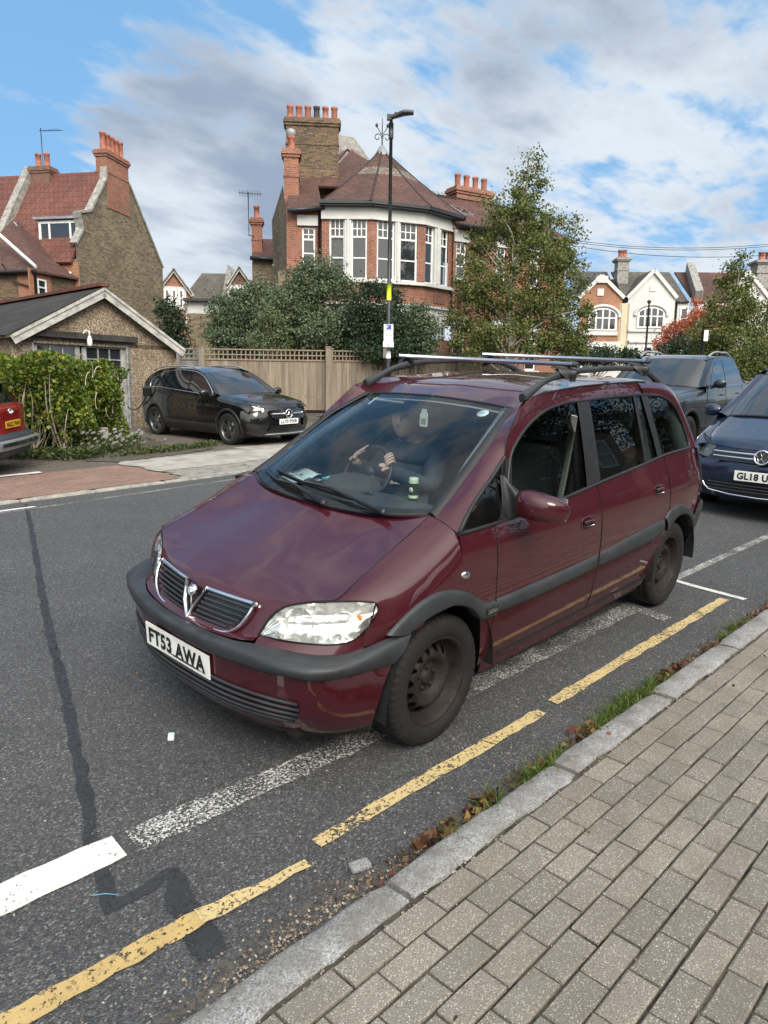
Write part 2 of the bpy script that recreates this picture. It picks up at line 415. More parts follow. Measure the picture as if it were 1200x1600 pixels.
M['chrome'] = basic('chrome', (.82, .83, .84), .1, metal=1.0, vary=.05)
M['alu'] = basic('alu', (.78, .79, .80), .28, metal=1.0, vary=.06)
M['plate_white'] = basic('plate_white', (.78, .78, .74), .35, vary=.05, scale=12)
M['plate_yellow'] = basic('plate_yellow', (.75, .42, .02), .35, vary=.05, scale=12)
M['white'] = basic('white', (.75, .75, .73), .5, vary=.05)

# ================================================================== GROUND
def asphalt(name, base, light, patchy=.25, bscale=1.0, spark=.12):
    m_, t, b = newmat(name); c_ = t.nodes.new('ShaderNodeTexCoord')
    v = t.nodes.new('ShaderNodeTexVoronoi'); v.inputs['Scale'].default_value = 150; t.links.new(c_.outputs['Object'], v.inputs[0])
    sp = t.nodes.new('ShaderNodeSeparateColor'); t.links.new(v.outputs['Color'], sp.inputs[0])
    stone = nramp(t, sp.outputs[0], [(0.0, tuple(c*.6 for c in base)), (.5, base), (.9, light), (.985, tuple(min(1, c*1.9) for c in light))])
    fine = nnoise(t, 260, 3, .7, vec=c_.outputs['Object']); big = nnoise(t, 1.1, 6, .65, vec=c_.outputs['Object'])
    c = nmix(t, 1.0, stone, nramp(t, fine, [(.3, (.76,)*3), (.7, (1.22,)*3)]), 'MULTIPLY')
    c = nmix(t, 1.0, c, nramp(t, big, [(.3, (1-patchy,)*3), (.7, (1+patchy,)*3)]), 'MULTIPLY')
    v2 = t.nodes.new('ShaderNodeTexVoronoi'); v2.inputs['Scale'].default_value = 26; t.links.new(c_.outputs['Object'], v2.inputs[0])
    s2 = t.nodes.new('ShaderNodeSeparateColor'); t.links.new(v2.outputs['Color'], s2.inputs[0])
    pick = nmath(t, 'MULTIPLY', nmath(t, 'LESS_THAN', v2.outputs['Distance'], .13), nmath(t, 'GREATER_THAN', s2.outputs[1], 1-spark))
    c = nmix(t, pick, c, (.38, .36, .32))
    t.links.new(c, b.inputs['Base Color']); b.inputs['Roughness'].default_value = .82; b.inputs['Specular IOR Level'].default_value = .35
    h = nmath(t, 'SUBTRACT', nmath(t, 'MULTIPLY', fine, .5), v.outputs['Distance']); nbump(t, b, h, .75*bscale, .006); return m_
def worn(name, col, lo, hi, scale=45, rough=.7, col2=None, keep=None):
    """road paint with the asphalt showing through where it has worn off"""
    m_, t, b = newmat(name); c_ = t.nodes.new('ShaderNodeTexCoord')
    f = nnoise(t, scale, 5, .75, vec=c_.outputs['Object']); f2_ = nnoise(t, 3.5, 4, .6, vec=c_.outputs['Object'])
    s = nmath(t, 'ADD', f, nmath(t, 'MULTIPLY', nmath(t, 'SUBTRACT', f2_, .5), .35))
    a_ = nrange(t, s, lo, hi); t.links.new(a_, b.inputs['Alpha'])
    g = nnoise(t, 12, 5, .7, vec=c_.outputs['Object'])
    t.links.new(nmix(t, nrange(t, g, .4, .8, 0, .55), col, col2 or tuple(c*.55 for c in col)), b.inputs['Base Color'])
    b.inputs['Roughness'].default_value = rough; nbump(t, b, nnoise(t, 170, 3, vec=c_.outputs['Object']), .4, .004); return m_
M['asphalt'] = asphalt('asphalt', (.062, .063, .066), (.098, .099, .100), patchy=.13, spark=.08)
M['asphalt_pale'] = asphalt('asphalt_pale', (.075, .074, .072), (.13, .128, .12), .2)
M['tar'] = worn('tar', (.024, .024, .026), .36, .50, scale=50, rough=.55, col2=(.042, .042, .042))
M['mark_white'] = worn('mark_white', (.62, .61, .58), .36, .39, scale=60, col2=(.42, .41, .38))
M['mark_ghost'] = worn('mark_ghost', (.50, .50, .47), .51, .56, scale=85)
M['mark_yellow'] = worn('mark_yellow', (.52, .40, .19), .42, .47, scale=60, col2=(.38, .31, .18))
M['mark_yellow_dirty'] = worn('mark_yellow_dirty', (.46, .33, .13), .37, .44, scale=45, col2=(.24, .17, .08))
M['dirt'] = basic('dirt', (.07, .058, .045), .95, vary=.4, scale=25, bump=.8, bscale=90)
M['earth'] = basic('earth', (.06, .055, .04), .95, vary=.35, scale=.8, bump=.5, bscale=20)

def surf(name, xs, ys, h, mat, kind='structure', yfun=None, skirt=0):
    b = MB(); g = []
    for y in ys:
        g.append([(x, (yfun(x, y) if yfun else y), gz(x, (yfun(x, y) if yfun else y))+h) for x in xs])
    b.grid(np.array(g), 0, True); o = b.build(name, mat, uv=False); 
    if kind: o['kind'] = kind
    return o
XS = list(np.linspace(-160, -30, 14))+list(np.linspace(-28, 14, 43))+list(np.linspace(20, 60, 5))
# ground sheet reaching far beyond everything
b = MB(); b.grid(np.array([[(x, y, GA*x+GB*y-.035) for x in (-420, -150, -50, 0, 60, 260)] for y in (-420, -160, -60, -6.05, 1.4, 60, 260)])); o = b.build('ground', M['earth'], uv=False); o['kind'] = 'structure'
surf('road', XS, np.linspace(0, 1, 36), 0.0, M['asphalt'], yfun=lambda x, t: -6.14*(1-t)+(KERB_Y(x)+.06)*t)

def strip(name, pts, w, h, mat, kind='structure', jag=0.0, n=None):
    """flat painted line of width w along pts on the road"""
    P_ = cr_spline([(p[0], p[1], 0) for p in pts], n or max(4, int(np.linalg.norm(np.array(pts[0])-np.array(pts[-1]))/.06)))
    b = MB(); L = []; Rr = []
    ww = w if hasattr(w, '__len__') else None
    for i, p in enumerate(P_):
        t = P_[min(i+1, len(P_)-1)]-P_[max(i-1, 0)]; t /= np.linalg.norm(t); nn = np.array([-t[1], t[0], 0])
        wi = (np.interp(i/(len(P_)-1), np.linspace(0, 1, len(ww)), ww) if ww is not None else w)/2
        a1 = wi+random.uniform(-jag, jag); a2 = wi+random.uniform(-jag, jag)
        if jag and i in (0, len(P_)-1): a1 *= .86; a2 *= .9
        q = p+nn*a1; L.append((q[0], q[1], gz(q[0], q[1])+h)); q = p-nn*a2; Rr.append((q[0], q[1], gz(q[0], q[1])+h))
    mid = [tuple((np.array(a_)+np.array(c))/2) for a_, c in zip(L, Rr)]
    b.grid(np.array([L, mid, Rr]), 0, True); o = b.build(name, mat, uv=False); tag(o, kind=kind); return o
strip('road_marking', [(4.6, .34), (3.0, .395), (1.72, .452), (1.345, .478)], .150, .006, M['mark_white'], jag=.004)
strip('road_marking', [(1.30, .49), (.14, .585), (-1.2, .655), (-2.46, .70)], .14, .006, M['mark_ghost'], jag=.008)
strip('road_marking', [(-2.50, .63), (-2.42, .98)], .12, .006, M['mark_ghost'], jag=.006)
strip('road_marking', [(4.2, .62), (2.6, .84), (1.88, .915), (1.30, .972)], .075, .008, M['mark_yellow_dirty'], jag=.006)
strip('road_marking', [(1.33, .968), (1.15, .998), (.925, 1.03)], [.075, .05, .04], .011, M['mark_yellow'], jag=.010)
strip('road_marking', [(.835, .975), (.1, 1.01), (-.63, 1.045)], .068, .008, M['mark_yellow'], jag=.006)
strip('road_marking', [(-.76, 1.035), (-1.5, 1.06), (-3.15, 1.125)], .072, .008, M['mark_yellow'], jag=.007)
strip('road_marking', [(-3.34, .64), (-3.26, 1.24)], .06, .006, M['mark_white'])
strip('road_marking', [(-9.0, .95), (-3.34, .66)], .07, .006, M['mark_ghost'])
strip('road_marking', [(2.5, -5.55), (-1.3, -5.60), (-3.6, -5.70), (-14, -5.9)], .055, .006, M['mark_ghost'])
strip('road_marking', [(3.0, -5.75), (-.78, -5.69)], .075, .006, M['mark_white'])
strip('tar_seam', [(-.78, -5.95), (-.05, -3.84), (.64, -1.87), (.98, -.83), (1.25, -.03), (1.47, .62), (1.50, .75)], [.04, .045, .045, .05, .05, .055], .004, M['tar'], jag=.009)
strip('tar_seam', [(1.50, .73), (1.40, .735), (1.29, .72), (1.26, .74)], .04, .005, M['tar'], jag=.010)
strip('tar_seam', [(1.28, .70), (1.31, .82), (1.345, .95), (1.37, 1.13)], [.05, .09, .105, .10], .0045, M['tar'], jag=.016)
# gutter silt lying against the kerb
strip('gutter_silt', [(1.75, 1.235), (1.2, 1.22), (.95, 1.225), (.6, 1.255)], [.05, .11, .15, .07], .0075, worn('silt_mat', (.085, .078, .068), .44, .62, scale=30), jag=.03)
strip('gutter_silt', [(.7, 1.265), (-.5, 1.315), (-2.5, 1.39), (-6, 1.5)], [.07, .09, .08, .07], .0075, worn('silt_mat2', (.075, .062, .045), .42, .52, scale=30), jag=.03)

# ---- kerb of granite stones (one kerb run, set stone by stone)
def granite(name, col):
    m_, t, b = newmat(name); c_ = t.nodes.new('ShaderNodeTexCoord'); v = t.nodes.new('ShaderNodeTexVoronoi'); v.inputs['Scale'].default_value = 210; t.links.new(c_.outputs['Object'], v.inputs[0])
    sp = t.nodes.new('ShaderNodeSeparateColor'); t.links.new(v.outputs['Color'], sp.inputs[0])
    c = nramp(t, sp.outputs[0], [(0, tuple(q*.35 for q in col)), (.25, tuple(q*.8 for q in col)), (.6, col), (1, tuple(min(1, q*1.5) for q in col))])
    big = nnoise(t, 7, 6, .7, vec=c_.outputs['Object']); c = nmix(t, nrange(t, big, .34, .64, 0, .85), c, (.15, .14, .12))
    t.links.new(c, b.inputs['Base Color']); b.inputs['Roughness'].default_value = .8; nbump(t, b, nnoise(t, 60, 6, .75, vec=c_.outputs['Object']), .8, .008); return m_
M['granite'] = granite('granite', (.31, .315, .32))
PAVE_H = .045
def kerb_run(name, x0, x1, yf, width, h, joints=None, mat=None, rough=.004, sgn=1):
    b = MB(); xs = joints or []
    if not xs:
        x = x0
        while x > x1: xs.append(x); x -= random.uniform(.88, 1.02)
        xs.append(x)
    for a_, c in zip(xs[:-1], xs[1:]):
        a2, c2 = a_-.008, c+.008; n = 14; dh = random.uniform(-.004, .004); dy = random.uniform(-.006, .006); tilt = random.uniform(-.01, .01)
        sec = [(0.0, -.08), (0.0, h-.018), (.006, h-.006), (.018, h), (width*.5, h+.001), (width-.016, h), (width-.004, h-.007), (width, h-.02), (width, -.05)]
        g = []
        for k in range(n+1):
            t = k/n; x = a2+(c2-a2)*t; row = []; e = .010 if k in (0, n) else 0.0
            for (u, z) in sec:
                jj = rough*1.5*(1 if .005 < u < width-.005 else 1.6)
                yy = yf(x)+dy+sgn*u+random.uniform(-jj, jj); row.append((x+random.uniform(-.002, .002), yy, gz(x, yf(x))+z+dh+tilt*(t-.5)-(e if z > 0 else 0)+random.uniform(-rough, rough)*.5))
            g.append(row)
        b.grid(np.array(g), 0, True)
        for k in (0, -1): b.poly3(g[k])
    o = b.build(name, mat or M['granite']); o['kind'] = 'structure'; return o
jx = [2.72, 1.78, .825, -.205, -1.185, -2.12, -3.05]
x = jx[-1]
while x > -34: x -= random.uniform(.86, 1.0); jx.append(x)
kerb_run('kerb', 0, 0, KERB_Y, .135, PAVE_H, joints=jx)
kerb_run('kerb', 6.0, -2.9, lambda x: -6.12, .125, .03, sgn=-1, mat=basic('kerb_concrete', (.26, .245, .21), .85, vary=.2, scale=12, bump=.4))
kerb_run('kerb', -2.95, -40, lambda x: -6.12, .125, .05, sgn=-1)

# ---- near pavement: concrete block paving, each block real
def pavermat(name, c1, c2, fleck=(.55, .52, .46)):
    m_, t, b = newmat(name); c_ = t.nodes.new('ShaderNodeTexCoord'); g = t.nodes.new('ShaderNodeNewGeometry')
    v = t.nodes.new('ShaderNodeTexVoronoi'); v.inputs['Scale'].default_value = 190; t.links.new(c_.outputs['Object'], v.inputs[0]); sp = t.nodes.new('ShaderNodeSeparateColor'); t.links.new(v.outputs['Color'], sp.inputs[0])
    c = nramp(t, g.outputs['Random Per Island'], [(0, c1), (.5, tuple((p+q)/2 for p, q in zip(c1, c2))), (1, c2)])
    c = nmix(t, 1.0, c, nramp(t, nnoise(t, 240, 3, .7, vec=c_.outputs['Object']), [(.3, (.55,)*3), (.7, (1.35,)*3)]), 'MULTIPLY')
    pick = nmath(t, 'MULTIPLY', nmath(t, 'GREATER_THAN', sp.outputs[0], .76), nmath(t, 'LESS_THAN', v.outputs['Distance'], .42)); c = nmix(t, nmath(t, 'MULTIPLY', pick, .8), c, fleck)
    pick2 = nmath(t, 'MULTIPLY', nmath(t, 'LESS_THAN', sp.outputs[1], .10), nmath(t, 'LESS_THAN', v.outputs['Distance'], .4)); c = nmix(t, nmath(t, 'MULTIPLY', pick2, .7), c, (.07, .06, .05))
    c = nmix(t, nrange(t, nnoise(t, 2.2, 6, .7, vec=c_.outputs['Object']), .40, .72, 0, .6), c, (.12, .105, .08))
    t.links.new(c, b.inputs['Base Color']); b.inputs['Roughness'].default_value = .86; b.inputs['Specular IOR Level'].default_value = .3
    nbump(t, b, nmath(t, 'SUBTRACT', nnoise(t, 180, 4, .7, vec=c_.outputs['Object']), nmath(t, 'MULTIPLY', v.outputs['Distance'], .5)), .7, .006); return m_
def blocks(name, x0, x1, y0, y1, bw, bh, gap, yf, hf, mat, jit=.002, off=0.0):
    b = MB(); row = 0; y = y0; be = .005
    while (y < y1 if y1 > y0 else y > y1):
        x = x0+(bw*.5 if row % 2 else 0)+off+random.uniform(-.02, .02); s = 1 if y1 > y0 else -1
        while x > x1:
            dz = random.uniform(-jit, jit); tx = random.uniform(-.008, .008); ty = random.uniform(-.012, .012); cx, cy = x-bw/2+random.uniform(-.0015, .0015), y+s*bh/2+random.uniform(-.0015, .0015)
            L, W = bw/2-gap/2, bh/2-gap/2; vs = []
            for (k, zo) in ((0, -.03), (0, -be), (be, 0)):
                for (sx, sy) in ((-1, -1), (1, -1), (1, 1), (-1, 1)):
                    j = random.uniform(-.0018, .0018); px_, py_ = cx+sx*(L-k)+j, cy+sy*(W-k)+random.uniform(-.0018, .0018)
                    yy = py_+yf(px_); vs.append((px_, yy, gz(px_, yy)+hf(px_, yy)+zo+dz+tx*sx*L+ty*sy*W+(random.uniform(-.0012, .0012) if zo == -be else 0)))
            fs = [(8, 9, 10, 11)]
            for r_ in (0, 4):
                for k in range(4): fs.append((r_+k, r_+(k+1) % 4, r_+4+(k+1) % 4, r_+4+k))
            b.add(vs, fs, 0, False); x -= bw
        y += s*bh; row += 1
    o = b.build(name, mat, uv=False); o['kind'] = 'structure'; return o
M['paver'] = pavermat('paver', (.268, .242, .204), (.200, .184, .157))
M['moss'] = basic('moss', (.055, .050, .036), .95, vary=.55, scale=9, bump=.8, bscale=80)
blocks('pavement', 3.0, -11.0, 0, 2.9, .2, .1, .009, lambda x: KERB_Y(x)+.148, lambda x, y: PAVE_H+.002, M['paver'])
surf('pavement_bed', XS, [0, .5, 1, 2.9, 3.6], PAVE_H-.009, M['moss'], yfun=lambda x, t: KERB_Y(x)+.13+t)
surf('pavement', XS, [2.9, 3.6, 5.2], PAVE_H, M['paver'], yfun=lambda x, t: KERB_Y(x)+.15+t)

# ---- far side: red block crossover, forecourt, concrete drive
M['paver_red'] = pavermat('paver_red', (.255, .155, .125), (.195, .125, .105), fleck=(.34, .2, .15))
M['paver_dark'] = pavermat('paver_dark', (.115, .10, .085), (.085, .075, .066), fleck=(.2, .18, .15))
M['concrete'] = basic('concrete', (.29, .275, .24), .85, vary=.16, scale=3.5, bump=.35, bscale=50)
blocks('crossover', 4.0, -3.0, -6.26, -7.9, .2, .1, .010, lambda x: 0, lambda x, y: .032, M['paver_red'], off=.05)
blocks('forecourt', 6.0, -10.0, -7.92, -13.3, .2, .1, .010, lambda x: 0, lambda x, y: .036, M['paver_dark'])
surf('forecourt_bed', np.linspace(6.2, -10.2, 12), [-6.24, -7.9, -13.4], .026, M['moss'])
def flat(name, poly, h, mat, kind='structure'):
    b = MB(); n = len(poly); b.poly3([(x, y, gz(x, y)+h) for x, y in poly]); o = b.build(name, mat, uv=False); tag(o, kind=kind); return o
def flatgrid(name, x0, x1, y0, y1, h, mat, n=14, jag=.0, kind='structure'):
    b = MB(); g = []
    for i in range(9):
        t = i/8; row = []
        for k in range(n+1):
            x = x0+(x1-x0)*k/n; y = y0+(y1-y0)*t
            if jag and (k in (0, n) or i in (0, 8)): x += random.uniform(-jag, jag); y += random.uniform(-jag, jag)
            row.append((x, y, gz(x, y)+h))
        g.append(row)
    b.grid(np.array(g), 0, True); o = b.build(name, mat, uv=False); tag(o, kind=kind); return o
M['concrete_cracked'] = None
def cracked():
    m_, t, b = newmat('concrete_cracked'); c_ = t.nodes.new('ShaderNodeTexCoord')
    v = t.nodes.new('ShaderNodeTexVoronoi'); v.feature = 'DISTANCE_TO_EDGE'; v.inputs['Scale'].default_value = 2.2
    mp = t.nodes.new('ShaderNodeMapping'); w = t.nodes.new('ShaderNodeVectorMath'); w.operation = 'ADD'
    nz = t.nodes.new('ShaderNodeTexNoise'); nz.inputs['Scale'].default_value = 5; nz.inputs['Detail'].default_value = 6; t.links.new(c_.outputs['Object'], nz.inputs[0])
    sc = t.nodes.new('ShaderNodeVectorMath'); sc.operation = 'SCALE'; sc.inputs['Scale'].default_value = .35; t.links.new(nz.outputs['Color'], sc.inputs[0]); t.links.new(c_.outputs['Object'], w.inputs[0]); t.links.new(sc.outputs[0], w.inputs[1]); t.links.new(w.outputs[0], v.inputs[0])
    f = nnoise(t, 6, 6, .7); base = nramp(t, f, [(.3, (.15, .14, .125)), (.55, (.235, .22, .195)), (.75, (.31, .29, .25))])
    c = nmix(t, nrange(t, v.outputs['Distance'], 0.0, .03, .9, 0), base, (.05, .05, .035)); t.links.new(c, b.inputs['Base Color']); b.inputs['Roughness'].default_value = .88
    nbump(t, b, nnoise(t, 70, 5, .7), .5, .01); return m_
M['concrete_cracked'] = cracked()
flatgrid('drive_apron', -3.06, -12, -6.25, -8.35, .040, M['concrete_cracked'], jag=.04)
flatgrid('drive_slab', -3.0, -5.6, -6.85, -8.15, .0455, M['concrete'], jag=.07)
flatgrid('drive_slab', -5.5, -8.2, -7.3, -8.5, .045, M['concrete'], jag=.06)
flatgrid('footway', -12, -60, -6.25, -13.5, .042, M['asphalt_pale'])
flatgrid('footway', 6, 30, -6.25, -9, .034, M['paver_red'])
strip('bay_line', [(4.0, -7.98), (-1.0, -7.96), (-1.75, -7.95)], .14, .046, M['mark_white'], jag=.008)
strip('planting_bed', [(-4.9, -10.9), (-4.0, -9.2), (-2.9, -8.35)], [.5, .9, .7], .047, M['dirt'], jag=.06)
strip('planting_bed', [(-3.3, -8.42), (-4.3, -8.5), (-5.2, -8.75)], [.45, .35, .2], .049, M['dirt'], jag=.05)

# ================================================================== CAR TOOLKIT
def mp(rows, nu=24, nv=4):
    """skin through rows that all have the same number of points (kept in step with each other)"""
    rows = [np.asarray(r, float) for r in rows]
    ch = np.mean([np.concatenate([[0], np.cumsum(np.linalg.norm(np.diff(r, axis=0), axis=1))])/max(1e-9, np.sum(np.linalg.norm(np.diff(r, axis=0), axis=1))) for r in rows], axis=0)
    q = np.linspace(0, 1, nu+1); rs = np.array([cr_at(r, ch, q) for r in rows]); k = len(rows)
    if k == 2:
        t = np.linspace(0, 1, nv+1)[:, None, None]; return rs[0][None]*(1-t)+rs[1][None]*t
    s = np.linspace(0, 1, k); qq = np.linspace(0, 1, nv*(k-1)+1)
    return np.stack([cr_at(rs[:, j], s, qq) for j in range(nu+1)], axis=1)
class Side:
    """flank of a car: half width as a function of x and height"""
    def __init__(s, W, belt, low, tumble=.26, tum2=.06, inset=.035):
        s.W = curve(W); s.belt = curve(belt); s.low = curve(low); s.t = tumble; s.t2 = tum2; s.i = inset
    def y(s, x, z):
        zb = s.belt(x)
        if z <= zb:
            f = s.low(z)-s.low(zb)*0
            top = s.low(zb)
            return s.W(x)+s.low(z) if zb > .9 else s.W(x)+s.low(z)
        d = z-zb; return s.W(x)+s.low(zb)-s.t*d-s.t2*d*d
    def p(s, x, z, o=0.0): return (x, s.y(x, z)+o, z)
    def patch(s, top, bot, nx=16, nz=8, o=0.0):
        """top and bot: equally long lists of (x, z); surface stays on the flank"""
        T = mp([cr_spline([(x, 0, z) for x, z in l], 24) for l in (top, bot)], nx, nz)
        return np.array([[s.p(q[0], q[2], o) for q in row] for row in T])
    def line(s, pts, n=30, o=0.0):
        c = cr_spline([(x, 0, z) for x, z in pts], n); return np.array([s.p(q[0], q[2], o) for q in c])
def seamline(b, pts, r=.0022, n=5): b.tube(pts, r, n, cap=False)
def arcpts(cx, cz, r, a0, a1, n): return [(cx+r*math.cos(R(a0+(a1-a0)*i/n)), cz+r*math.sin(R(a0+(a1-a0)*i/n))) for i in range(n+1)]

def tyre_mb(rad, w, rimr, tread=True, n=150):
    b = MB(); h = w/2; dz = .5*(rad-rimr)
    prof = [(rimr-.004, -h*.80), (rimr+.012, -h*.88), (rimr+dz*.7, -h*1.02), (rad-.035, -h*.99), (rad-.014, -h*.90), (rad-.004, -h*.76)]
    gs = [-.52, -.46, -.40, -.12, -.06, .06, .12, .40, .46, .52]
    lv = [0, 1, 0, 0, 1, 1, 0, 0, 1, 0] if tread else [0]*10
    for g, l in zip(gs, lv): prof.append((rad-.001-(.008 if l else 0), h*g))
    prof += [(rad-.004, h*.76), (rad-.014, h*.90), (rad-.035, h*.99), (rimr+dz*.9, h*1.03), (rimr+dz*.4, h*1.0), (rimr+.012, h*.9), (rimr-.004, h*.82)]
    g = []
    for (r_, y) in prof:
        ring = []
        for j in range(n):
            a_ = 2*math.pi*j/n; rr = r_
            if tread and abs(y) > h*.5 and r_ > rad-.030: rr = r_-(.009 if (j+int(abs(y)/h*4)) % 3 == 0 else 0)
            if tread and abs(y) <= h*.5 and r_ > rad-.006: rr = r_-(.006 if (j+int(abs(y)/h*9)) % 3 == 0 else 0)
            ring.append((rr*math.cos(a_), y, rr*math.sin(a_)))
        g.append(ring)
    b.grid(np.array(g), 0, True, close=True); return b
def steel_rim_mb(rr, w, n=96, vents=15):
    """pressed steel wheel; outer face towards +y; slots 0 steel, 1 dark"""
    b = MB(); h = w/2
    b.lathe([(rr+.004, h*.80), (rr+.010, h*.86), (rr+.004, h*.90), (rr-.006, h*.84), (rr-.010, h*.62), (rr-.018, h*.50), (rr-.020, h*.25), (rr-.032, h*.15)], n, 'y')
    # disc with real ventilation holes
    rs = [rr-.032, rr-.040, rr-.046, rr-.068, rr-.076, rr-.088]; hs = [h*.15, h*.22, h*.30, h*.52, h*.58, h*.60]
    g = [[(r_*math.cos(2*math.pi*j/n), y, r_*math.sin(2*math.pi*j/n)) for j in range(n)] for r_, y in zip(rs, hs)]
    o = len(b.v); b.v.extend([p for row in g for p in row]); per = n/vents
    for i in range(len(rs)-1):
        for j in range(n):
            ph = (j % per)/per
            if i in (2,) and ph < .52: continue
            if i in (1, 3) and .12 < ph < .42: continue
            k = (j+1) % n; b.f.append((o+i*n+j, o+i*n+k, o+(i+1)*n+k, o+(i+1)*n+j)); b.m.append(0); b.sm.append(True)
    b.lathe([(rr-.088, h*.60), (rr-.100, h*.57), (rr-.118, h*.44), (rr-.126, h*.26), (rr-.134, h*.24), (.034, h*.24), (.032, h*.36), (.026, h*.40), (.001, h*.40)], n, 'y')
    for k in range(5):
        a_ = 2*math.pi*k/5+.3; b.lathe([(.010, h*.24), (.010, h*.36), (.006, h*.39), (.0005, h*.39)], 6, 'y', c=(.052*math.cos(a_), 0, .052*math.sin(a_)))
    b.lathe([(rr-.012, -h*.5), (rr-.03, -h*.05), (.001, -h*.05)], 32, 'y', mi=1); b.lathe([(rr-.014, -h*.6), (rr-.014, h*.3)], 48, 'y', mi=1)
    return b
def alloy_rim_mb(rr, w, spokes=5, n=64, twin=True):
    b = MB(); h = w/2
    b.lathe([(rr+.004, h*.80), (rr+.008, h*.88), (rr-.004, h*.90), (rr-.014, h*.72), (rr-.022, h*.35), (rr-.025, -h*.5)], n, 'y')
    for k in range(spokes):
        for s in ((-1, 1) if twin else (0,)):
            a0 = 2*math.pi*k/spokes+math.pi/2; a1 = a0+s*.17; ai = a0+s*.10
            p0 = (.035*math.cos(a0+s*.5), .035*math.sin(a0+s*.5)); p1 = ((rr-.012)*math.cos(a1), (rr-.012)*math.sin(a1))
            d = np.array(p1)-np.array(p0); d /= np.linalg.norm(d); nn = np.array([-d[1], d[0]])
            w0, w1 = (.016, .011) if twin else (.04, .03)
            poly = [np.array(p0)+nn*w0, np.array(p1)+nn*w1, np.array(p1)-nn*w1, np.array(p0)-nn*w0]
            vs = [(q[0], y, q[1]) for y in (h*.45, h*.74) for q in poly]; vs[4] = (vs[4][0], h*.66, vs[4][2]); vs[7] = (vs[7][0], h*.66, vs[7][2])
            b.add(vs, [(0, 1, 5, 4), (1, 2, 6, 5), (2, 3, 7, 6), (3, 0, 4, 7), (4, 5, 6, 7), (0, 3, 2, 1)])
    b.lathe([(.062, h*.45), (.058, h*.70), (.034, h*.74), (.03, h*.70), (.001, h*.70)], 24, 'y')
    b.lathe([(rr-.02, -h*.1), (.001, -h*.1)], 32, 'y', mi=1)
    b.lathe([(rr-.06, h*.05), (rr-.061, h*.10), (.05, h*.12)], 32, 'y', mi=2)
    return b
def wheel(root, x, y, rad, w, rimr, kind, mats, zc=None, steer=0.0, tread=True, flip=False):
    t = tyre_mb(rad, w, rimr, tread); rm = steel_rim_mb(rimr, w) if kind == 'steel' else alloy_rim_mb(rimr, w, **kind)
    M_ = Matrix.Translation((x, y, zc if zc is not None else rad)) @ Matrix.Rotation(steer+(math.pi if flip else 0), 4, 'Z')
    wo = put(t, M_).build('wheel', M['rubber'], root, uv=False); put(rm, M_).build('rim', mats, wo, uv=False); return wo
def plate_mb(txt, w=.52, h=.111):
    """plate lying in the xy plane, centre origin: slot 0 plate, 1 lettering"""
    b = MB(); b.box((0, 0, -.002), (w, h, .006), 0, bev=.002)
    t = text_mb(txt, w*.89, h*.70, bold=.040, spacing=1.08, depth=.0035); t.m = [1]*len(t.f); b.merge(t); return b
def number_plate(root, txt, c, u, v, mat='plate_white', w=.52, h=.111):
    b = put(plate_mb(txt, w, h), frame(c, u, v)); return b.build('number_plate', [M[mat], M['lettering']], root, uv=False)
M['lettering'] = basic('lettering', (.010, .010, .011), .5, vary=0)

# ================================================================== THE MAROON PEOPLE CARRIER
M['maroon'] = paint('maroon', (.042, .0021, .0070), metal=0.0, rough=.5, dirt=.03)
M['rim_rust'] = basic('rim_rust', (.0165, .0115, .0105), .72, metal=.25, vary=.4, scale=14, bump=.25, bscale=120)
M['screen_glass'] = glassmat('screen_glass', (.88, .97, .985), 1.5, 1.15)
M['side_glass'] = glassmat('side_glass', (.52, .60, .58), 1.55, 1.0)
M['interior'] = basic('interior', (.045, .047, .05), .8, vary=.15, scale=8)
M['interior_grey'] = basic('interior_grey', (.16, .17, .175), .8, vary=.15, scale=8)
M['beige'] = basic('beige', (.52, .50, .45), .8, vary=.1)
def reflector():
    m_, t, b = newmat('reflector'); c_ = t.nodes.new('ShaderNodeTexCoord'); v = t.nodes.new('ShaderNodeTexVoronoi'); v.inputs['Scale'].default_value = 24; t.links.new(c_.outputs['Object'], v.inputs[0])
    b.inputs['Base Color'].default_value = (.88, .88, .85, 1); b.inputs['Metallic'].default_value = .75; b.inputs['Roughness'].default_value = .16; nbump(t, b, v.outputs['Distance'], .22, .03); return m_
M['reflector'] = reflector()
M['lamp_glass'] = glassmat('lamp_glass', (.95, .96, .95), 1.45, .9)
M['amber'] = basic('amber', (.55, .16, .02), .3, vary=0)
M['tail_red'] = basic('tail_red', (.30, .01, .012), .15, vary=0, coat=.6)

Q = (-0.012081, 0.004991, 0.021653, -0.063723, 0.034061, -0.003179)
zaf = thing('people_carrier', 'maroon people carrier with roof bars and grey bumper strips, parked nearest by the kerb', 'car', Q[:3], Q[3:])
SD = Side(W=[(-3.35, .74), (-3.2, .80), (-3.08, .842), (-2.9, .862), (-2.4, .871), (-1.4, .873), (-.4, .873), (0, .872), (.2, .868), (.36, .853), (.5, .82)],
          belt=[(-9, 9), (9, 9)],
          low=[(.15, -.075), (.29, -.052), (.36, -.030), (.45, -.016), (.55, -.004), (.62, 0), (.78, 0), (.88, -.008), (.96, -.024), (1.03, -.050), (1.13, -.0835), (1.25, -.125), (1.40, -.180), (1.54, -.235), (1.66, -.285)])
OUT = (-1.3, 0, .7)
AF = (-.01, .315, .385); AR = (-2.66, .33, .372)
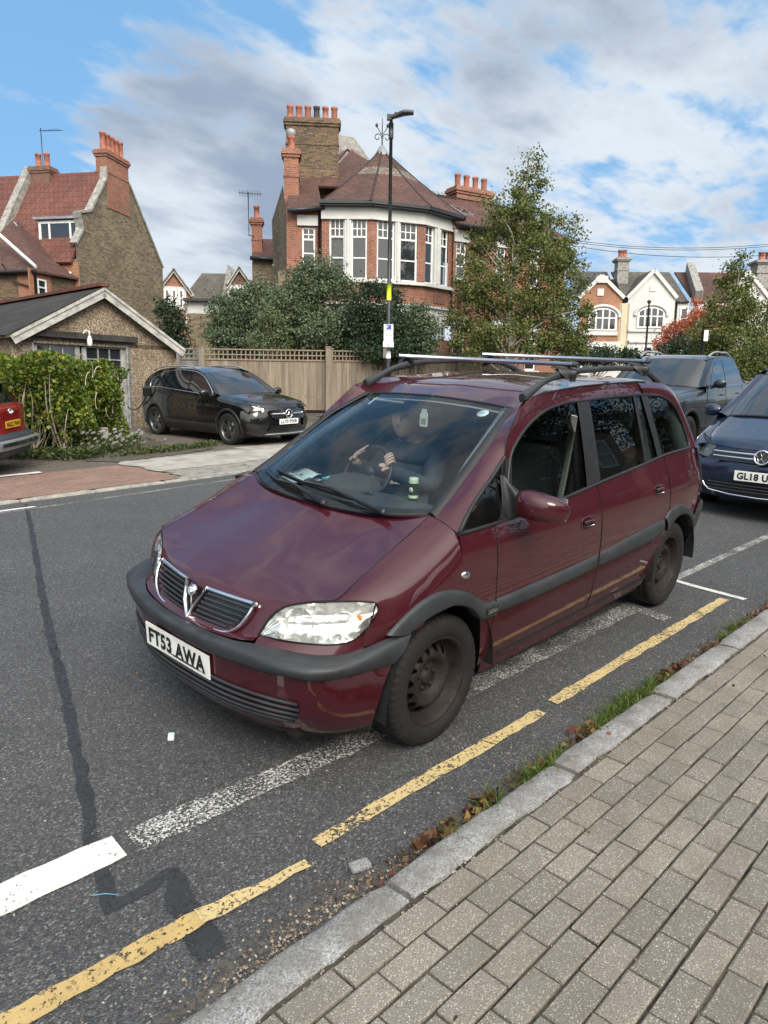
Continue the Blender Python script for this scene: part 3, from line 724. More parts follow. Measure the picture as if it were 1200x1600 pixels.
# bonnet
B0 = [(.785, 0, .592), (.752, 0, .604), (.733, 0, .65), (.713, 0, .70), (.688, 0, .745), (.60, 0, .787), (.45, 0, .838), (.32, 0, .882), (.12, 0, .960), (.02, 0, 1.006)]
B1 = [(.783, .2, .596), (.748, .2, .608), (.727, .2, .65), (.706, .2, .70), (.678, .2, .745), (.59, .2, .787), (.44, .2, .838), (.31, .2, .880), (.11, .2, .957), (.01, .2, 1.006)]
B2 = [(.770, .37, .610), (.735, .375, .622), (.712, .38, .66), (.688, .385, .705), (.655, .40, .746), (.575, .41, .784), (.43, .42, .832), (.30, .42, .872), (.10, .42, .948), (-.02, .42, 1.012)]
B3 = [(.742, .462, .622), (.712, .452, .632), (.690, .455, .662), (.660, .470, .708), (.626, .508, .749), (.580, .583, .780), (.515, .683, .800), (.36, .673, .853), (.165, .663, .932), (-.110, .655, 1.050)]
g = mp([B0, B1, B2, B3], 60, 8); b = MB(); b.grid(g); b.merge(b.mirror()); bonnet = b.build('bonnet', M['maroon'], zaf, out=OUT, fix=True)
b = MB()
for s in (1, -1):
    e = cr_spline([B3[i] for i in range(3, 10)], 60)*np.array([1, s, 1]); seamline(b, e+np.array([0, s*.002, -.001]), .0028)
    seamline(b, cr_spline([(x, s*y, z) for x, y, z in (B3[1], B3[2], B3[3], B3[4], B3[5], B3[6])], 30), .0035)
b.build('shut_line', M['seam'], zaf, uv=False)
# fenders, doors, pillars: built for the left, mirrored for the right
F0 = [(.515, .687, .799), (.36, .677, .853), (.165, .667, .932), (.03, .660, .988), (-.110, .660, 1.050)]
F1 = [(.46, .745, .802), (.33, .745, .850), (.15, .750, .915), (.02, .755, .965), (-.105, .755, 1.028)]
F2 = [(.385, .799, .793), (.29, .812, .828), (.14, .822, .877), (.01, .826, .930), (-.105, .825, .990)]
F3 = [(.39, .812, .742), (.29, .848, .762), (.14, .862, .795), (.01, .867, .83), (-.10, SD.y(-.1, .89), .89)]
F4 = [(.445, .80, .676), (.31, .856, .69), (.15, .870, .715), (.01, .872, .735), (-.10, SD.y(-.1, .75), .75)]
a4 = [(.455, .803, .620), (.21, .870, .645), (.13, .872, .680), (.0, .873, .701), (-.10, .873, .692)]
fg = mp([F0, F1, F2, F3, F4, a4], 30, 4)
ch = [-.10, -.13, -.17, -.21, -.25, -.29, -.33, -.376]
def arch_z(x, A=AF):
    d = A[2]**2-(x-A[0])**2; return A[1]+math.sqrt(d) if d > 0 else .29
quarter_low = SD.patch([(-.10, .998), (-.20, 1.000), (-.29, 1.002), (-.376, 1.004)], [(-.10, arch_z(-.10)), (-.20, arch_z(-.20)), (-.235, .642), (-.376, .642)], 12, 10)
low_piece = np.array([[SD.p(-(.240+.022*min(1, (.642-z)/.08)+.075*min(1, max(0, (.56-z)/.27)))*(1-t)-.376*t, z) for t in np.linspace(0, 1, 5)] for z in np.linspace(.642, .285, 10)])
for s in (1, -1):
    b = MB(); b.grid(fg); b.grid(quarter_low); b.grid(low_piece)
    (b if s > 0 else b.mirror()).build('wing', M['maroon'], zaf, out=OUT, fix=True)
def sided(b, name, mat, parent, s, out=OUT, **k):
    return (b if s > 0 else b.mirror()).build(name, mat, parent, out=out, **k)
zr = [(-1.434, 1.078)]
SILL = .285
def rear_low(x): return max(SILL, arch_z(x, AR))
parts = {}
for s in (1, -1):
    # front door skin
    b = MB(); b.grid(SD.patch([(-.379, 1.002), (-.7, 1.014), (-1.0, 1.030), (-1.432, 1.060)], [(-.379, SILL+.02), (-.7, SILL+.02), (-1.0, SILL+.02), (-1.432, SILL+.03)], 30, 16))
    fin = [(-.520, 1.09), (-.57, 1.20), (-.635, 1.30), (-.72, 1.36), (-.82, 1.412), (-1.05, 1.488), (-1.27, 1.518), (-1.48, 1.524)]
    fout = [(-.480, 1.09), (-.535, 1.20), (-.575, 1.290), (-.655, 1.393), (-.766, 1.445), (-1.0, 1.513), (-1.27, 1.550), (-1.48, 1.564)]
    b.grid(SD.patch(fout, fin, 30, 3)); door = sided(b, 'door', M['maroon'], zaf, s)
    b = MB(); b.grid(np.vstack([SD.patch([(-1.440, 1.061), (-1.8, 1.085), (-2.1, 1.106), (-2.44, 1.132)], [(-1.440, .72), (-1.8, .72), (-2.1, .72), (-2.44, .70)], 40, 8, 0)]))
    b.grid(SD.patch([(-1.440, .72), (-1.8, .72), (-2.1, .72), (-2.44, .70)], [(-1.440, SILL+.03), (-1.8, SILL+.04), (-2.25, SILL+.045), (-2.29, .345), (-2.31, .46), (-2.36, .555), (-2.42, .618)], 40, 8, 0))
    rin = [(-1.48, 1.524), (-1.7, 1.530), (-2.0, 1.534), (-2.30, 1.530)]; rout = [(-1.48, 1.564), (-1.8, 1.580), (-2.1, 1.582), (-2.30, 1.572)]
    b.grid(SD.patch(rout, rin, 20, 3)); rdoor = sided(b, 'door', M['maroon'], zaf, s)
    # sill below the doors
    b = MB(); b.grid(SD.patch([(-.376, SILL+.02), (-1.43, SILL+.025), (-2.28, SILL+.045)], [(-.376, SILL-.06), (-1.43, SILL-.06), (-2.28, SILL-.03)], 20, 4, -.004)); sided(b, 'sill', M['maroon'], zaf, s)
    # rear quarter
    b = MB()
    b.grid(SD.patch([(-2.445, 1.132), (-2.6, 1.137), (-2.8, 1.141), (-2.95, 1.143), (-3.10, 1.12)], [(-2.445, .66), (-2.6, arch_z(-2.6, AR)), (-2.8, arch_z(-2.8, AR)), (-2.96, arch_z(-2.96, AR)), (-3.16, .70)], 30, 12))
    qi = [(-2.33, 1.533), (-2.46, 1.528), (-2.64, 1.510), (-2.815, 1.435), (-2.90, 1.317), (-2.93, 1.208), (-2.945, 1.143)]
    q0 = np.array([SD.p(*p) for p in qi]); q2 = np.array([(-2.27, .612, 1.614), (-2.50, .608, 1.608), (-2.73, .612, 1.588), (-2.885, .628, 1.53), (-2.985, .672, 1.395), (-3.055, .722, 1.258), (-3.10, .775, 1.12)])
    q1 = (q0+q2)/2; q1[:, 1] += .012; q1[:, 2] += .004
    b.grid(mp([q0, q1, q2], 30, 4)); sided(b, 'rear_quarter', M['maroon'], zaf, s, fix=True)
    # cant rail and A pillar
    c0 = np.array([SD.p(*p) for p in [(-.655, 1.393), (-.766, 1.445), (-1.0, 1.513), (-1.27, 1.550), (-1.48, 1.564), (-1.8, 1.580), (-2.1, 1.582), (-2.335, 1.545)]])
    c1_ = np.array([tuple(np.array(SD.p(-.66, 1.398))), (-.79, .652, 1.492), (-.98, .629, 1.566), (-1.27, .622, 1.588), (-1.55, .616, 1.605), (-1.9, .613, 1.612), (-2.1, .612, 1.613), (-2.285, .612, 1.613)])
    b = MB(); b.grid(mp([c0, c1_], 30, 3))
    p0 = [(-.112, .668, 1.050), (-.25, .655, 1.128), (-.45, .632, 1.252), (-.60, .610, 1.343), (-.70, .590, 1.398), (-.81, .565, 1.452), (-.905, .545, 1.496)]
    p2 = [SD.p(-.10, 1.0), SD.p(-.25, 1.112), SD.p(-.43, 1.208), SD.p(-.575, 1.29), SD.p(-.655, 1.393), (-.78, .655, 1.487), (-.87, .630, 1.545)]
    p1 = [tuple((np.array(u_)+np.array(v_))/2+np.array([0, .022*k, .016*k])) for u_, v_, k in zip(p0, p2, (.3, .5, .5, .5, .5, .4, .3))]
    b.grid(mp([p0, p1, p2], 30, 5)); sided(b, 'pillar', M['maroon'], zaf, s, fix=True)
    # black area round the triangular quarter light
    b = MB(); b.grid(SD.patch([(-.115, 1.008), (-.25, 1.108), (-.42, 1.202), (-.56, 1.282), (-.63, 1.29)], [(-.12, .995), (-.25, .997), (-.375, 1.0), (-.47, 1.003), (-.56, 1.01)], 20, 8, -.004)); sided(b, 'window_trim', M['black_plastic'], zaf, s)
    # black belt moulding, window rubbers, B and C pillars
    b = MB(); b.tube(SD.line([(-.10, 1.001), (-.42, 1.004), (-1.03, 1.032), (-1.30, 1.052), (-1.49, 1.066), (-2.12, 1.109), (-2.42, 1.132), (-2.94, 1.144)], 60, .001), .012, 8, squash=(1, .7))
    b.tube(SD.line([(-.105, 1.004), (-.25, 1.109), (-.43, 1.205), (-.57, 1.286)], 20, .0), .011, 6)
    b.tube(SD.line([(-.51, 1.04), (-.57, 1.20), (-.635, 1.298), (-.72, 1.358), (-.82, 1.410), (-1.05, 1.486), (-1.27, 1.516), (-1.48, 1.522), (-2.0, 1.532), (-2.44, 1.525), (-2.63, 1.509), (-2.81, 1.433), (-2.895, 1.317), (-2.925, 1.208), (-2.938, 1.15)], 70, .0), .009, 6)
    sided(b, 'window_trim', M['black_plastic'], zaf, s, uv=False)
    for tp_, bt_, o_ in (([(-1.41, 1.522), (-1.557, 1.528)], [(-1.31, 1.052), (-1.48, 1.064)], .004), ([(-2.28, 1.534), (-2.37, 1.532)], [(-2.325, 1.122), (-2.41, 1.131)], .004), ([(-2.16, 1.534), (-2.20, 1.534)], [(-2.115, 1.108), (-2.15, 1.112)], .003), ([(-.57, 1.275), (-.63, 1.285)], [(-.425, 1.005), (-.53, 1.01)], .003)):
        b = MB(); b.grid(SD.patch(tp_, bt_, 4, 12, o_)); sided(b, 'door_pillar', M['black_plastic'], zaf, s, uv=False)
    # glass
    b = MB(); b.grid(SD.patch([(-.14, 1.030), (-.25, 1.10), (-.40, 1.182), (-.54, 1.262)], [(-.14, 1.006), (-.23, 1.008), (-.33, 1.010), (-.43, 1.012)], 12, 6, .000)); sided(b, 'window', M['side_glass'], zaf, s, uv=False)
    b = MB(); b.grid(SD.patch([(-.59, 1.23), (-.64, 1.298), (-.72, 1.356), (-.82, 1.408), (-1.05, 1.484), (-1.27, 1.514), (-1.42, 1.518)], [(-.52, 1.005), (-.60, 1.010), (-.70, 1.015), (-.82, 1.022), (-1.0, 1.031), (-1.18, 1.042), (-1.32, 1.052)], 24, 12, -.004)); sided(b, 'window', M['side_glass'], door, s, uv=False)
    b = MB(); b.grid(SD.patch([(-1.54, 1.524), (-1.8, 1.530), (-2.30, 1.530)], [(-1.47, 1.063), (-1.8, 1.086), (-2.34, 1.124)], 16, 12, -.004)); sided(b, 'window', M['side_glass'], rdoor, s, uv=False)
    b = MB(); b.grid(SD.patch([(-2.36, 1.528), (-2.46, 1.524), (-2.64, 1.507), (-2.81, 1.432), (-2.895, 1.317), (-2.93, 1.20)], [(-2.40, 1.13), (-2.50, 1.133), (-2.60, 1.136), (-2.72, 1.139), (-2.84, 1.141), (-2.938, 1.143)], 20, 10, -.004)); sided(b, 'window', M['side_glass'], zaf, s, uv=False)
    # shut lines
    b = MB()
    for l in ([(-.376, 1.0), (-.372, .85), (-.378, .60), (-.378, .30)], [(-1.425, 1.058), (-1.440, .85), (-1.438, .60), (-1.425, .30)], [(-2.32, 1.565), (-2.36, 1.53), (-2.40, 1.30), (-2.445, 1.13), (-2.452, .98), (-2.445, .80), (-2.44, .69)],
              [(-.376, 1.0), (-.43, 1.02), (-.50, 1.12), (-.56, 1.25), (-.595, 1.33), (-.655, 1.393), (-.766, 1.445), (-1.0, 1.513), (-1.27, 1.550), (-1.48, 1.564), (-1.8, 1.580), (-2.1, 1.582), (-2.27, 1.577), (-2.32, 1.565)], [(-1.48, 1.564), (-1.49, 1.524)],
              [(-.376, SILL+.02), (-1.43, SILL+.025), (-2.28, SILL+.045)]): seamline(b, SD.line(l, 40, .0005))
    seamline(b, np.array(p2)*np.array([1, 1, 1]), .0015); seamline(b, [F0[-1], F1[-1], F2[-1], SD.p(-.10, .998)], .0018)
    sided(b, 'shut_line', M['seam'], zaf, s, uv=False)
    # grey side mouldings with rounded section
    def moulding(top, bot, x0, x1, n=26):
        rows = []
        for t, o in ((0, -.002), (.10, .014), (.35, .020), (.70, .019), (.92, .012), (1, -.003)):
            row = []
            for i in range(n+1):
                x = x0+(x1-x0)*i/n; z = top(x)*(1-t)+bot(x)*t; e = 1.0 if 0 < i < n else .1; row.append(SD.p(x, z, o*e if o > 0 else o))
            rows.append(row)
        return np.array(rows)
    mt = curve([(-2.44, .735), (-2.38, .724), (-2.1, .704), (-1.8, .688), (-1.41, .660), (-.64, .640), (-.376, .638)]); mbt = curve([(-2.40, .612), (-2.3, .598), (-1.84, .578), (-1.46, .570), (-.65, .553), (-.376, .560)])
    b = MB(); b.grid(moulding(mt, mbt, -.385, -1.428)); sided(b, 'side_moulding', M['trim'], zaf, s, uv=False)
    b = MB(); b.grid(moulding(mt, mbt, -1.445, -2.38)); sided(b, 'side_moulding', M['trim'], zaf, s, uv=False)
    def archtrim(oc, ic, ends=True):
        o_ = np.array([SD.p(x, z) for x, z in oc]); i_ = np.array([SD.p(x, z) for x, z in ic]); rows = []
        for t, o in ((0, -.002), (.08, .012), (.4, .020), (.8, .019), (1, .010), (1.0, -.03)):
            r_ = o_*(1-t)+i_*t; r_ = r_.copy(); r_[:, 1] += o; rows.append(r_)
        return mp(rows, 40, 3)
    b = MB(); b.grid(archtrim([(.372, .664), (.287, .722), (.184, .766), (.084, .781), (-.034, .768), (-.139, .732), (-.219, .684), (-.284, .645), (-.365, .636)],
                              [(.255, .640), (.195, .668), (.13, .684), (.06, .692), (-.03, .694), (-.12, .668), (-.192, .626), (-.262, .566), (-.372, .556)])); fa = sided(b, 'arch_trim', M['trim'], zaf, s, uv=False)
    if s > 0:
        t = text_mb('DESIGN', .075, .020, bold=.02); bd = MB(); bd.box((0, 0, 0), (.092, .032, .004), 0, bev=.001); t.m = [1]*len(t.f); t.v = [(p[0], p[1], .003) for p in t.v]; bd.merge(t)
        put(bd, frame((-.325, .873+.0225, .600), (-1, 0, -.02), (0, .05, 1))).build('badge', [M['gloss_black'], M['chrome']], fa, uv=False)
    b = MB(); b.grid(archtrim([(-2.375, .722), (-2.449, .765), (-2.556, .782), (-2.651, .776), (-2.759, .742), (-2.85, .70), (-2.95, .655)],
                              [(-2.42, .622), (-2.50, .672), (-2.58, .695), (-2.68, .701), (-2.79, .676), (-2.88, .63), (-2.965, .55)])); sided(b, 'arch_trim', M['trim'], zaf, s, uv=False)
    # wheel housing
    for A in (AF, AR):
        b = MB(); gg = []
        for y in (.50, .62, .75, .872): gg.append([(A[0]+A[2]*math.cos(R(t)), y, A[1]+A[2]*math.sin(R(t))) for t in range(-8, 190, 6)])
        b.grid(np.array(gg)); b.poly3([(A[0]+A[2]*math.cos(R(t)), .50, A[1]+A[2]*math.sin(R(t))) for t in range(-8, 190, 6)]); sided(b, 'wheel_housing', M['black_plastic'], zaf, s, uv=False)
    # indicator repeater
    b = MB(); b.lathe([(.001, .012), (.6, .010), (.9, .006), (1, 0)], 20, 'y', c=(0, 0, 0)); b.v = [(p[0]*.032-.12, p[1]+.872, p[2]*.019+.815+p[0]*.15*.03) for p in b.v]; sided(b, 'indicator', M['chrome'], zaf, s, uv=False)
    # door handles: dished recess with a grab bar
    for hx, hz, par in ((-1.27, .868, door), (-2.255, .925, rdoor)):
        b = MB(); ring = []
        for a_ in range(0, 360, 12): ring.append((hx+.078*math.copysign(abs(math.cos(R(a_)))**.6, math.cos(R(a_))), hz+.034*math.copysign(abs(math.sin(R(a_)))**.6, math.sin(R(a_)))))
        gr = [[SD.p(hx+(x-hx)*k, hz+(z-hz)*k, o) for x, z in ring] for k, o in ((1.06, .001), (1.0, .005), (.90, .0035), (.84, .0015), (.2, .0015))]
        b.grid(np.array(gr), 0, True, close=True); hd = sided(b, 'handle', M['maroon'], par, s, uv=False)
        b = MB(); gr = [[SD.p(hx+(x-hx)*k, hz-.004+(z-hz)*k*.9, o) for x, z in ring] for k, o in ((.80, .0035), (.3, .0035))]; b.grid(np.array(gr), 0, True, close=True); sided(b, 'handle_recess', M['seam'], hd, s, uv=False)
        b = MB(); b.tube([SD.p(hx-.052, hz+.006, .006), SD.p(hx-.02, hz+.014, .020), SD.p(hx+.03, hz+.014, .020), SD.p(hx+.06, hz+.008, .006)], .0095, 8, squash=(1, .8)); sided(b, 'grab_bar', M['maroon'], hd, s, uv=False)
        b = MB(); b.tube([SD.p(hx-.05, hz-.018, .008), SD.p(hx+.05, hz-.018, .008)], .003, 6); sided(b, 'handle_edge', M['chrome'], hd, s, uv=False)
    # mirror: black foot, painted shell
    b = MB()
    b.grid(mp([[(-.47, .815, 1.01), (-.47, .805, 1.10), (-.485, .775, 1.215)], [(-.50, .84, 1.01), (-.50, .83, 1.09), (-.50, .785, 1.21)], [(-.51, .90, 1.035), (-.505, .885, 1.10), (-.515, .80, 1.19)], [(-.56, .92, 1.04), (-.56, .90, 1.10), (-.56, .80, 1.16)], [(-.58, .83, 1.02), (-.585, .82, 1.09), (-.58, .79, 1.15)]], 12, 4))
    mf = sided(b, 'mirror', M['black_plastic'], zaf, s, uv=False, out=(-.53, .8, 1.09))
    b = MB(); sec = []
    for (yy, cx, cz, rx, rz_) in ((.865, -.525, 1.088, .022, .046), (.88, -.520, 1.092, .050, .062), (.92, -.515, 1.094, .066, .068), (.98, -.520, 1.090, .070, .066), (1.045, -.535, 1.084, .064, .060), (1.085, -.555, 1.078, .048, .048), (1.102, -.57, 1.074, .024, .028), (1.106, -.575, 1.073, .002, .003)):
        sec.append([(cx+rx*math.copysign(abs(math.cos(R(a_)))**.7, math.cos(R(a_))), yy, cz+rz_*math.copysign(abs(math.sin(R(a_)))**.65, math.sin(R(a_)))) for a_ in range(0, 360, 15)])
    b.grid(np.array(sec), 0, True, close=True); sided(b, 'mirror_shell', M['maroon'], mf, s, uv=False, out=(-.54, 1.0, 1.08))
    b = MB(); b.box((-.595, 1.0, 1.08), (.004, .17, .11), 0, bev=.002); sided(b, 'mirror_glass', M['chrome'], mf, s, uv=False)
    # headlight
    top = [(.702, .450, .637), (.655, .476, .712), (.622, .512, .750), (.582, .585, .777), (.515, .688, .797), (.438, .765, .801), (.383, .799, .792)]
    mid = [(.702, .452, .632), (.690, .515, .690), (.668, .570, .702), (.630, .640, .712), (.570, .720, .722), (.490, .785, .735), (.385, .812, .758)]
    bot = [(.702, .455, .630), (.672, .542, .632), (.640, .602, .631), (.600, .668, .632), (.550, .728, .635), (.490, .775, .648), (.418, .803, .703)]
    lens = mp([top, mid, bot], 40, 10); b = MB(); b.grid(lens)
    hl = sided(b, 'headlight', M['lamp_glass'], zaf, s, uv=False, out=(.3, .4, .7))
    b = MB(); bk = lens.copy(); c_ = np.array([.40, .52, .70]); 
    for i in range(bk.shape[0]):
        for j in range(bk.shape[1]):
            e = min(i, bk.shape[0]-1-i)/(bk.shape[0]/2)*min(1, min(j, bk.shape[1]-1-j)/8); d_ = c_-bk[i, j]; d_ /= np.linalg.norm(d_); bk[i, j] += d_*(.004+.055*min(1, e*1.5))
    b.grid(bk)
    for (cx, cy, cz, r_, nx_, ny_) in ((.615, .585, .703, .060, .85, .5), (.50, .715, .712, .040, .7, .7)):
        u_ = Vector((nx_, ny_, .1)).normalized(); rr = MB(); rr.lathe([(r_, .030), (r_*.96, .026), (r_*.75, -.002), (r_*.45, -.022), (.008, -.03), (.008, .012), (.0005, .016)], 28, 'z')
        b.merge(put(rr, frame((cx-.03, cy-.012, cz), u_.orthogonal(), u_.cross(u_.orthogonal()))))
    sided(b, 'reflector', M['reflector'], hl, s, uv=False)
    b = MB(); b.lathe([(.001, .03), (.010, .026), (.013, .01), (.012, 0)], 12, 'y', c=(0, 0, 0)); b.v = [(p[0]+.435, p[1]+.745, p[2]*1.3+.725) for p in b.v]; sided(b, 'indicator_bulb', M['amber'], hl, s, uv=False)
    b = MB(); seamline(b, np.vstack([cr_spline(top, 30), cr_spline(bot[::-1], 30), [top[0]]]), .0035); sided(b, 'lamp_seal', M['seam'], hl, s, uv=False)
    b = MB(); b.grid(mp([[(.703, .452, .633), (.672, .540, .629), (.640, .600, .628), (.600, .666, .629), (.550, .728, .632), (.490, .776, .645), (.418, .804, .698), (.39, .812, .742)], [(.742, .468, .612), (.700, .560, .607), (.668, .615, .604), (.628, .672, .598), (.575, .730, .598), (.515, .775, .603), (.454, .803, .615), (.445, .806, .628)]], 30, 4)); sided(b, 'lamp_panel', M['maroon'], zaf, s, uv=False)
# bumper
S0 = [(.792, 0, .594), (.790, .2, .597), (.775, .374, .605), (.742, .475, .613), (.674, .608, .604), (.589, .712, .597), (.528, .763, .600), (.454, .803, .614), (.348, .842, .640), (.235, .868, .652)]
S1 = [(.838, 0, .596), (.836, .2, .600), (.822, .36, .604), (.800, .49, .606), (.750, .64, .603), (.690, .755, .600), (.62, .812, .600), (.52, .845, .606), (.385, .868, .622), (.255, .882, .635)]
S2 = [(.850, 0, .575), (.848, .2, .577), (.836, .36, .578), (.812, .50, .578), (.772, .66, .578), (.712, .775, .578), (.635, .832, .578), (.53, .860, .580), (.40, .878, .585), (.290, .888, .588)]
S3 = [(.840, 0, .540), (.838, .2, .540), (.828, .36, .541), (.795, .53, .542), (.755, .665, .543), (.689, .780, .543), (.61, .823, .542), (.50, .850, .540), (.40, .864, .536), (.335, .872, .534)]
L0 = [(.815, 0, .535), (.813, .2, .535), (.803, .36, .536), (.772, .53, .538), (.735, .655, .538), (.672, .765, .538), (.60, .808, .537), (.50, .838, .535), (.40, .853, .532), (.340, .862, .530)]
L1 = [(.812, 0, .45), (.810, .2, .45), (.798, .36, .45), (.765, .53, .45), (.722, .665, .45), (.662, .758, .45), (.59, .802, .45), (.50, .830, .45), (.42, .845, .45), (.375, .853, .45)]
L2 = [(.805, 0, .34), (.802, .2, .34), (.788, .36, .34), (.748, .52, .34), (.698, .64, .34), (.638, .735, .34), (.57, .785, .34), (.50, .812, .34), (.43, .828, .34), (.395, .836, .34)]
L3 = [(.772, 0, .262), (.768, .2, .262), (.750, .35, .262), (.705, .50, .258), (.650, .615, .252), (.590, .695, .248), (.53, .745, .246), (.47, .775, .246), (.42, .79, .246), (.385, .80, .246)]
L4 = [(.74, 0, .245), (.735, .2, .245), (.715, .35, .243), (.67, .49, .24), (.61, .60, .234), (.55, .67, .23), (.49, .72, .228), (.44, .745, .228), (.40, .76, .228), (.375, .77, .228)]
b = MB(); b.grid(mp([L0, L1, L2, L3, L4], 60, 5)); b.merge(b.mirror()); bump_ = b.build('front_bumper', M['maroon'], zaf, out=OUT, fix=True)
b = MB(); b.grid(mp([S0, S1, S2, S3, [(x-.03, y*.98, z) for x, y, z in S3]], 60, 5)); b.merge(b.mirror()); b.build('bumper_strip', M['trim'], bump_, out=OUT, fix=True)
def bump_x(y, z, o=0.0):
    rows = [(z_, curve([(q[1], q[0]) for q in L])) for z_, L in ((.45, L1), (.34, L2), (.262, L3))]
    f = curve([(z_, c_(abs(y))) for z_, c_ in rows]); return f(z)+o
b = MB(); N = 40; top_, bt_ = [], []
for i in range(N+1):
    y = -.70+1.40*i/N; e = (abs(y)/.70); top_.append((bump_x(y, .425, .004), y, .425-.012*e)); bt_.append((bump_x(y, .315, .004), y*.93, .312+.075*max(0, e-.8)*5*.55))
b.grid(mp([top_, bt_], N, 6)); lg = b.build('lower_grille', M['black_plastic'], bump_, uv=False)
b = MB()
for z in (.415, .388, .361, .334, .310):
    yy = .695-.10*max(0, (.40-z)/.09)**2*.5; b.tube([(bump_x(y, z, .006), y, z) for y in np.linspace(-yy, yy, 36)], .0075, 6, squash=(1, 1))
b.build('slat', M['trim'], lg, uv=False)
b = MB(); b.grid(mp([[(x-.03, y, .236) for x, y, z in L4], [(x-.02, y, .195) for x, y, z in L4], [(x-.08, y*.97, .17) for x, y, z in L4]], 40, 2)); b.merge(b.mirror()); b.build('lip_spoiler', M['black_plastic'], bump_, uv=False)
number_plate(bump_, 'FT53 AWA', (.822, 0, .4535), (0, 1, 0), (.04, 0, 1))
# grille
def gx(y, z, o=0): return curve([(.57, .748), (.60, .742), (.65, .728), (.70, .708), (.745, .682), (.78, .66)])(z)-.13*y*y+.008+o
gout = [(-.395, .742), (-.385, .70), (-.350, .645), (-.30, .612), (-.22, .596), (-.10, .590), (0, .586), (.10, .590), (.22, .596), (.30, .612), (.350, .645), (.385, .70), (.395, .742)]
b = MB(); lowc = curve(gout); tp = lambda y: .742-.012*(1-(abs(y)/.395))
b.grid(np.array([[(gx(y, lowc(y)*(1-t)+tp(y)*t, -.002), y, lowc(y)*(1-t)+tp(y)*t) for y in np.linspace(-.393, .393, 50)] for t in np.linspace(0, 1, 8)])); gr_ = b.build('grille', M['gloss_black'], zaf, uv=False)
b = MB()
for z in (.612, .632, .652, .672, .692, .712):
    ys = [y for y in np.linspace(-.385, .385, 60) if lowc(y) < z-.006]; 
    for seg in ([y for y in ys if y < -(z-.58)*.52-.02], [y for y in ys if y > (z-.58)*.52+.02]):
        if len(seg) > 2: b.tube([(gx(y, z, .004), y, z+.012*(abs(y)/.395)) for y in seg], .0065, 6, squash=(.6, 1.2))
b.build('slat', M['trim'], gr_, uv=False)
b = MB(); ring = [(gx(y, z, .006), y, z) for y, z in [(q[0], q[1]) for q in gout]]; full = cr_spline([(x+.010, y, z) for x, y, z in ring], 60)
tl = cr_spline([(gx(y, tp(y), .006), y, tp(y)) for y in np.linspace(.395, .075, 12)], 14); tr_ = cr_spline([(gx(y, tp(y), .006), y, tp(y)) for y in np.linspace(-.075, -.395, 12)], 14)
b.tube(full, .008, 8); b.tube(tl, .0095, 8); b.tube(tr_, .0095, 8)
for s in (1, -1): b.tube([(gx(0, .59, .010), 0, .590), (gx(.04, .66, .014), s*.040, .66), (gx(.08, .738, .012), s*.086, .736)], [.008, .009, .009], 8, squash=(1.2, .8))
b.build('chrome_surround', M['chrome'], gr_, uv=False)
b = MB(); BS = .62; bd = MB(); bd.lathe([(.001, .010), (.030, .009), (.032, .005), (.035, .011), (.040, .011), (.043, .004), (.043, -.01)], 36, 'z')
for (u, v, w_, a_) in ((0, .010, .011, .4), (-.008, -.006, .012, -.6), (.009, -.009, .010, .9), (.012, .012, .006, .1), (-.014, .012, .006, 1.2), (0, -.018, .007, 0)): bd.lathe([(.001, .018), (.6*w_, .016), (w_, .010)], 10, 'z', c=(u, v, 0))
put(bd, frame((gx(0, .70, .016), 0, .712), (0, 1, 0), (-.35, 0, 1)) @ Matrix.Scale(BS, 4)).build('badge', M['chrome'], gr_, uv=False)
# windscreen
wb = [(.025, 0, 1.010), (.015, .2, 1.012), (-.015, .42, 1.022), (-.06, .56, 1.036), (-.116, .655, 1.052)]
wt = [(-.885, 0, 1.518), (-.888, .15, 1.515), (-.893, .30, 1.509), (-.898, .42, 1.502), (-.905, .535, 1.492)]
def ws(t, bulge=.035):
    r_ = []
    for p, q in zip(wb, wt):
        p = np.array(p); q = np.array(q); c_ = p*(1-t)+q*t; k = 4*t*(1-t)*bulge; c_ += np.array([.45, 0, .9])*k; r_.append(c_)
    r_[4] = np.array([np.interp(t, [0, .17, .42, .68, .93, 1], v) for v in ([-.116, -.25, -.45, -.65, -.85, -.905], [.655, .642, .618, .589, .543, .533], [1.052, 1.130, 1.255, 1.376, 1.470, 1.493])]); r_[3] = r_[3]*.55+(r_[4]+(r_[2]-r_[4])*.42)*.45; return r_
g = mp([ws(t) for t in np.linspace(0, 1, 6)], 16, 4); b = MB(); b.grid(g); b.merge(b.mirror()); wsg = b.build('windscreen', M['screen_glass'], zaf, uv=False, out=OUT, fix=True)
b = MB()
for s in (1, -1):
    e = np.array([ws(t)[4] for t in np.linspace(0, 1, 24)]); b.grid(np.array([e+np.array([.0, -.014, .006]), e+np.array([.004, -.004, .012]), e+np.array([.006, .016, .010]), e+np.array([.004, .032, .001]), e+np.array([0, .040, -.012])])*np.array([1, s, 1]))
    e2 = cr_spline(wt, 20)*np.array([1, s, 1]); b.tube(e2+np.array([-.004, 0, .001]), .008, 6)
    e3 = cr_spline(wb, 20)*np.array([1, s, 1]); b.tube(e3+np.array([-.02, 0, .002]), .012, 6)
b.build('windscreen_seal', M['black_plastic'], wsg, uv=False)
b = MB(); b.grid(mp([[(x+.012, y, z-.004) for x, y, z in wb], [(x-.05, y*.98, z-.012) for x, y, z in wb], [(x-.10, y*.97, z+.016) for x, y, z in wb]], 16, 2)); b.merge(b.mirror()); b.build('scuttle', M['black_plastic'], zaf, uv=False)
def on_ws(y, t, o=.012):
    r_ = ws(t); f = [curve([(q[1], q[k]) for q in r_]) for k in (0, 2)]; return np.array([f[0](abs(y))+o*.5, y, f[1](abs(y))+o])
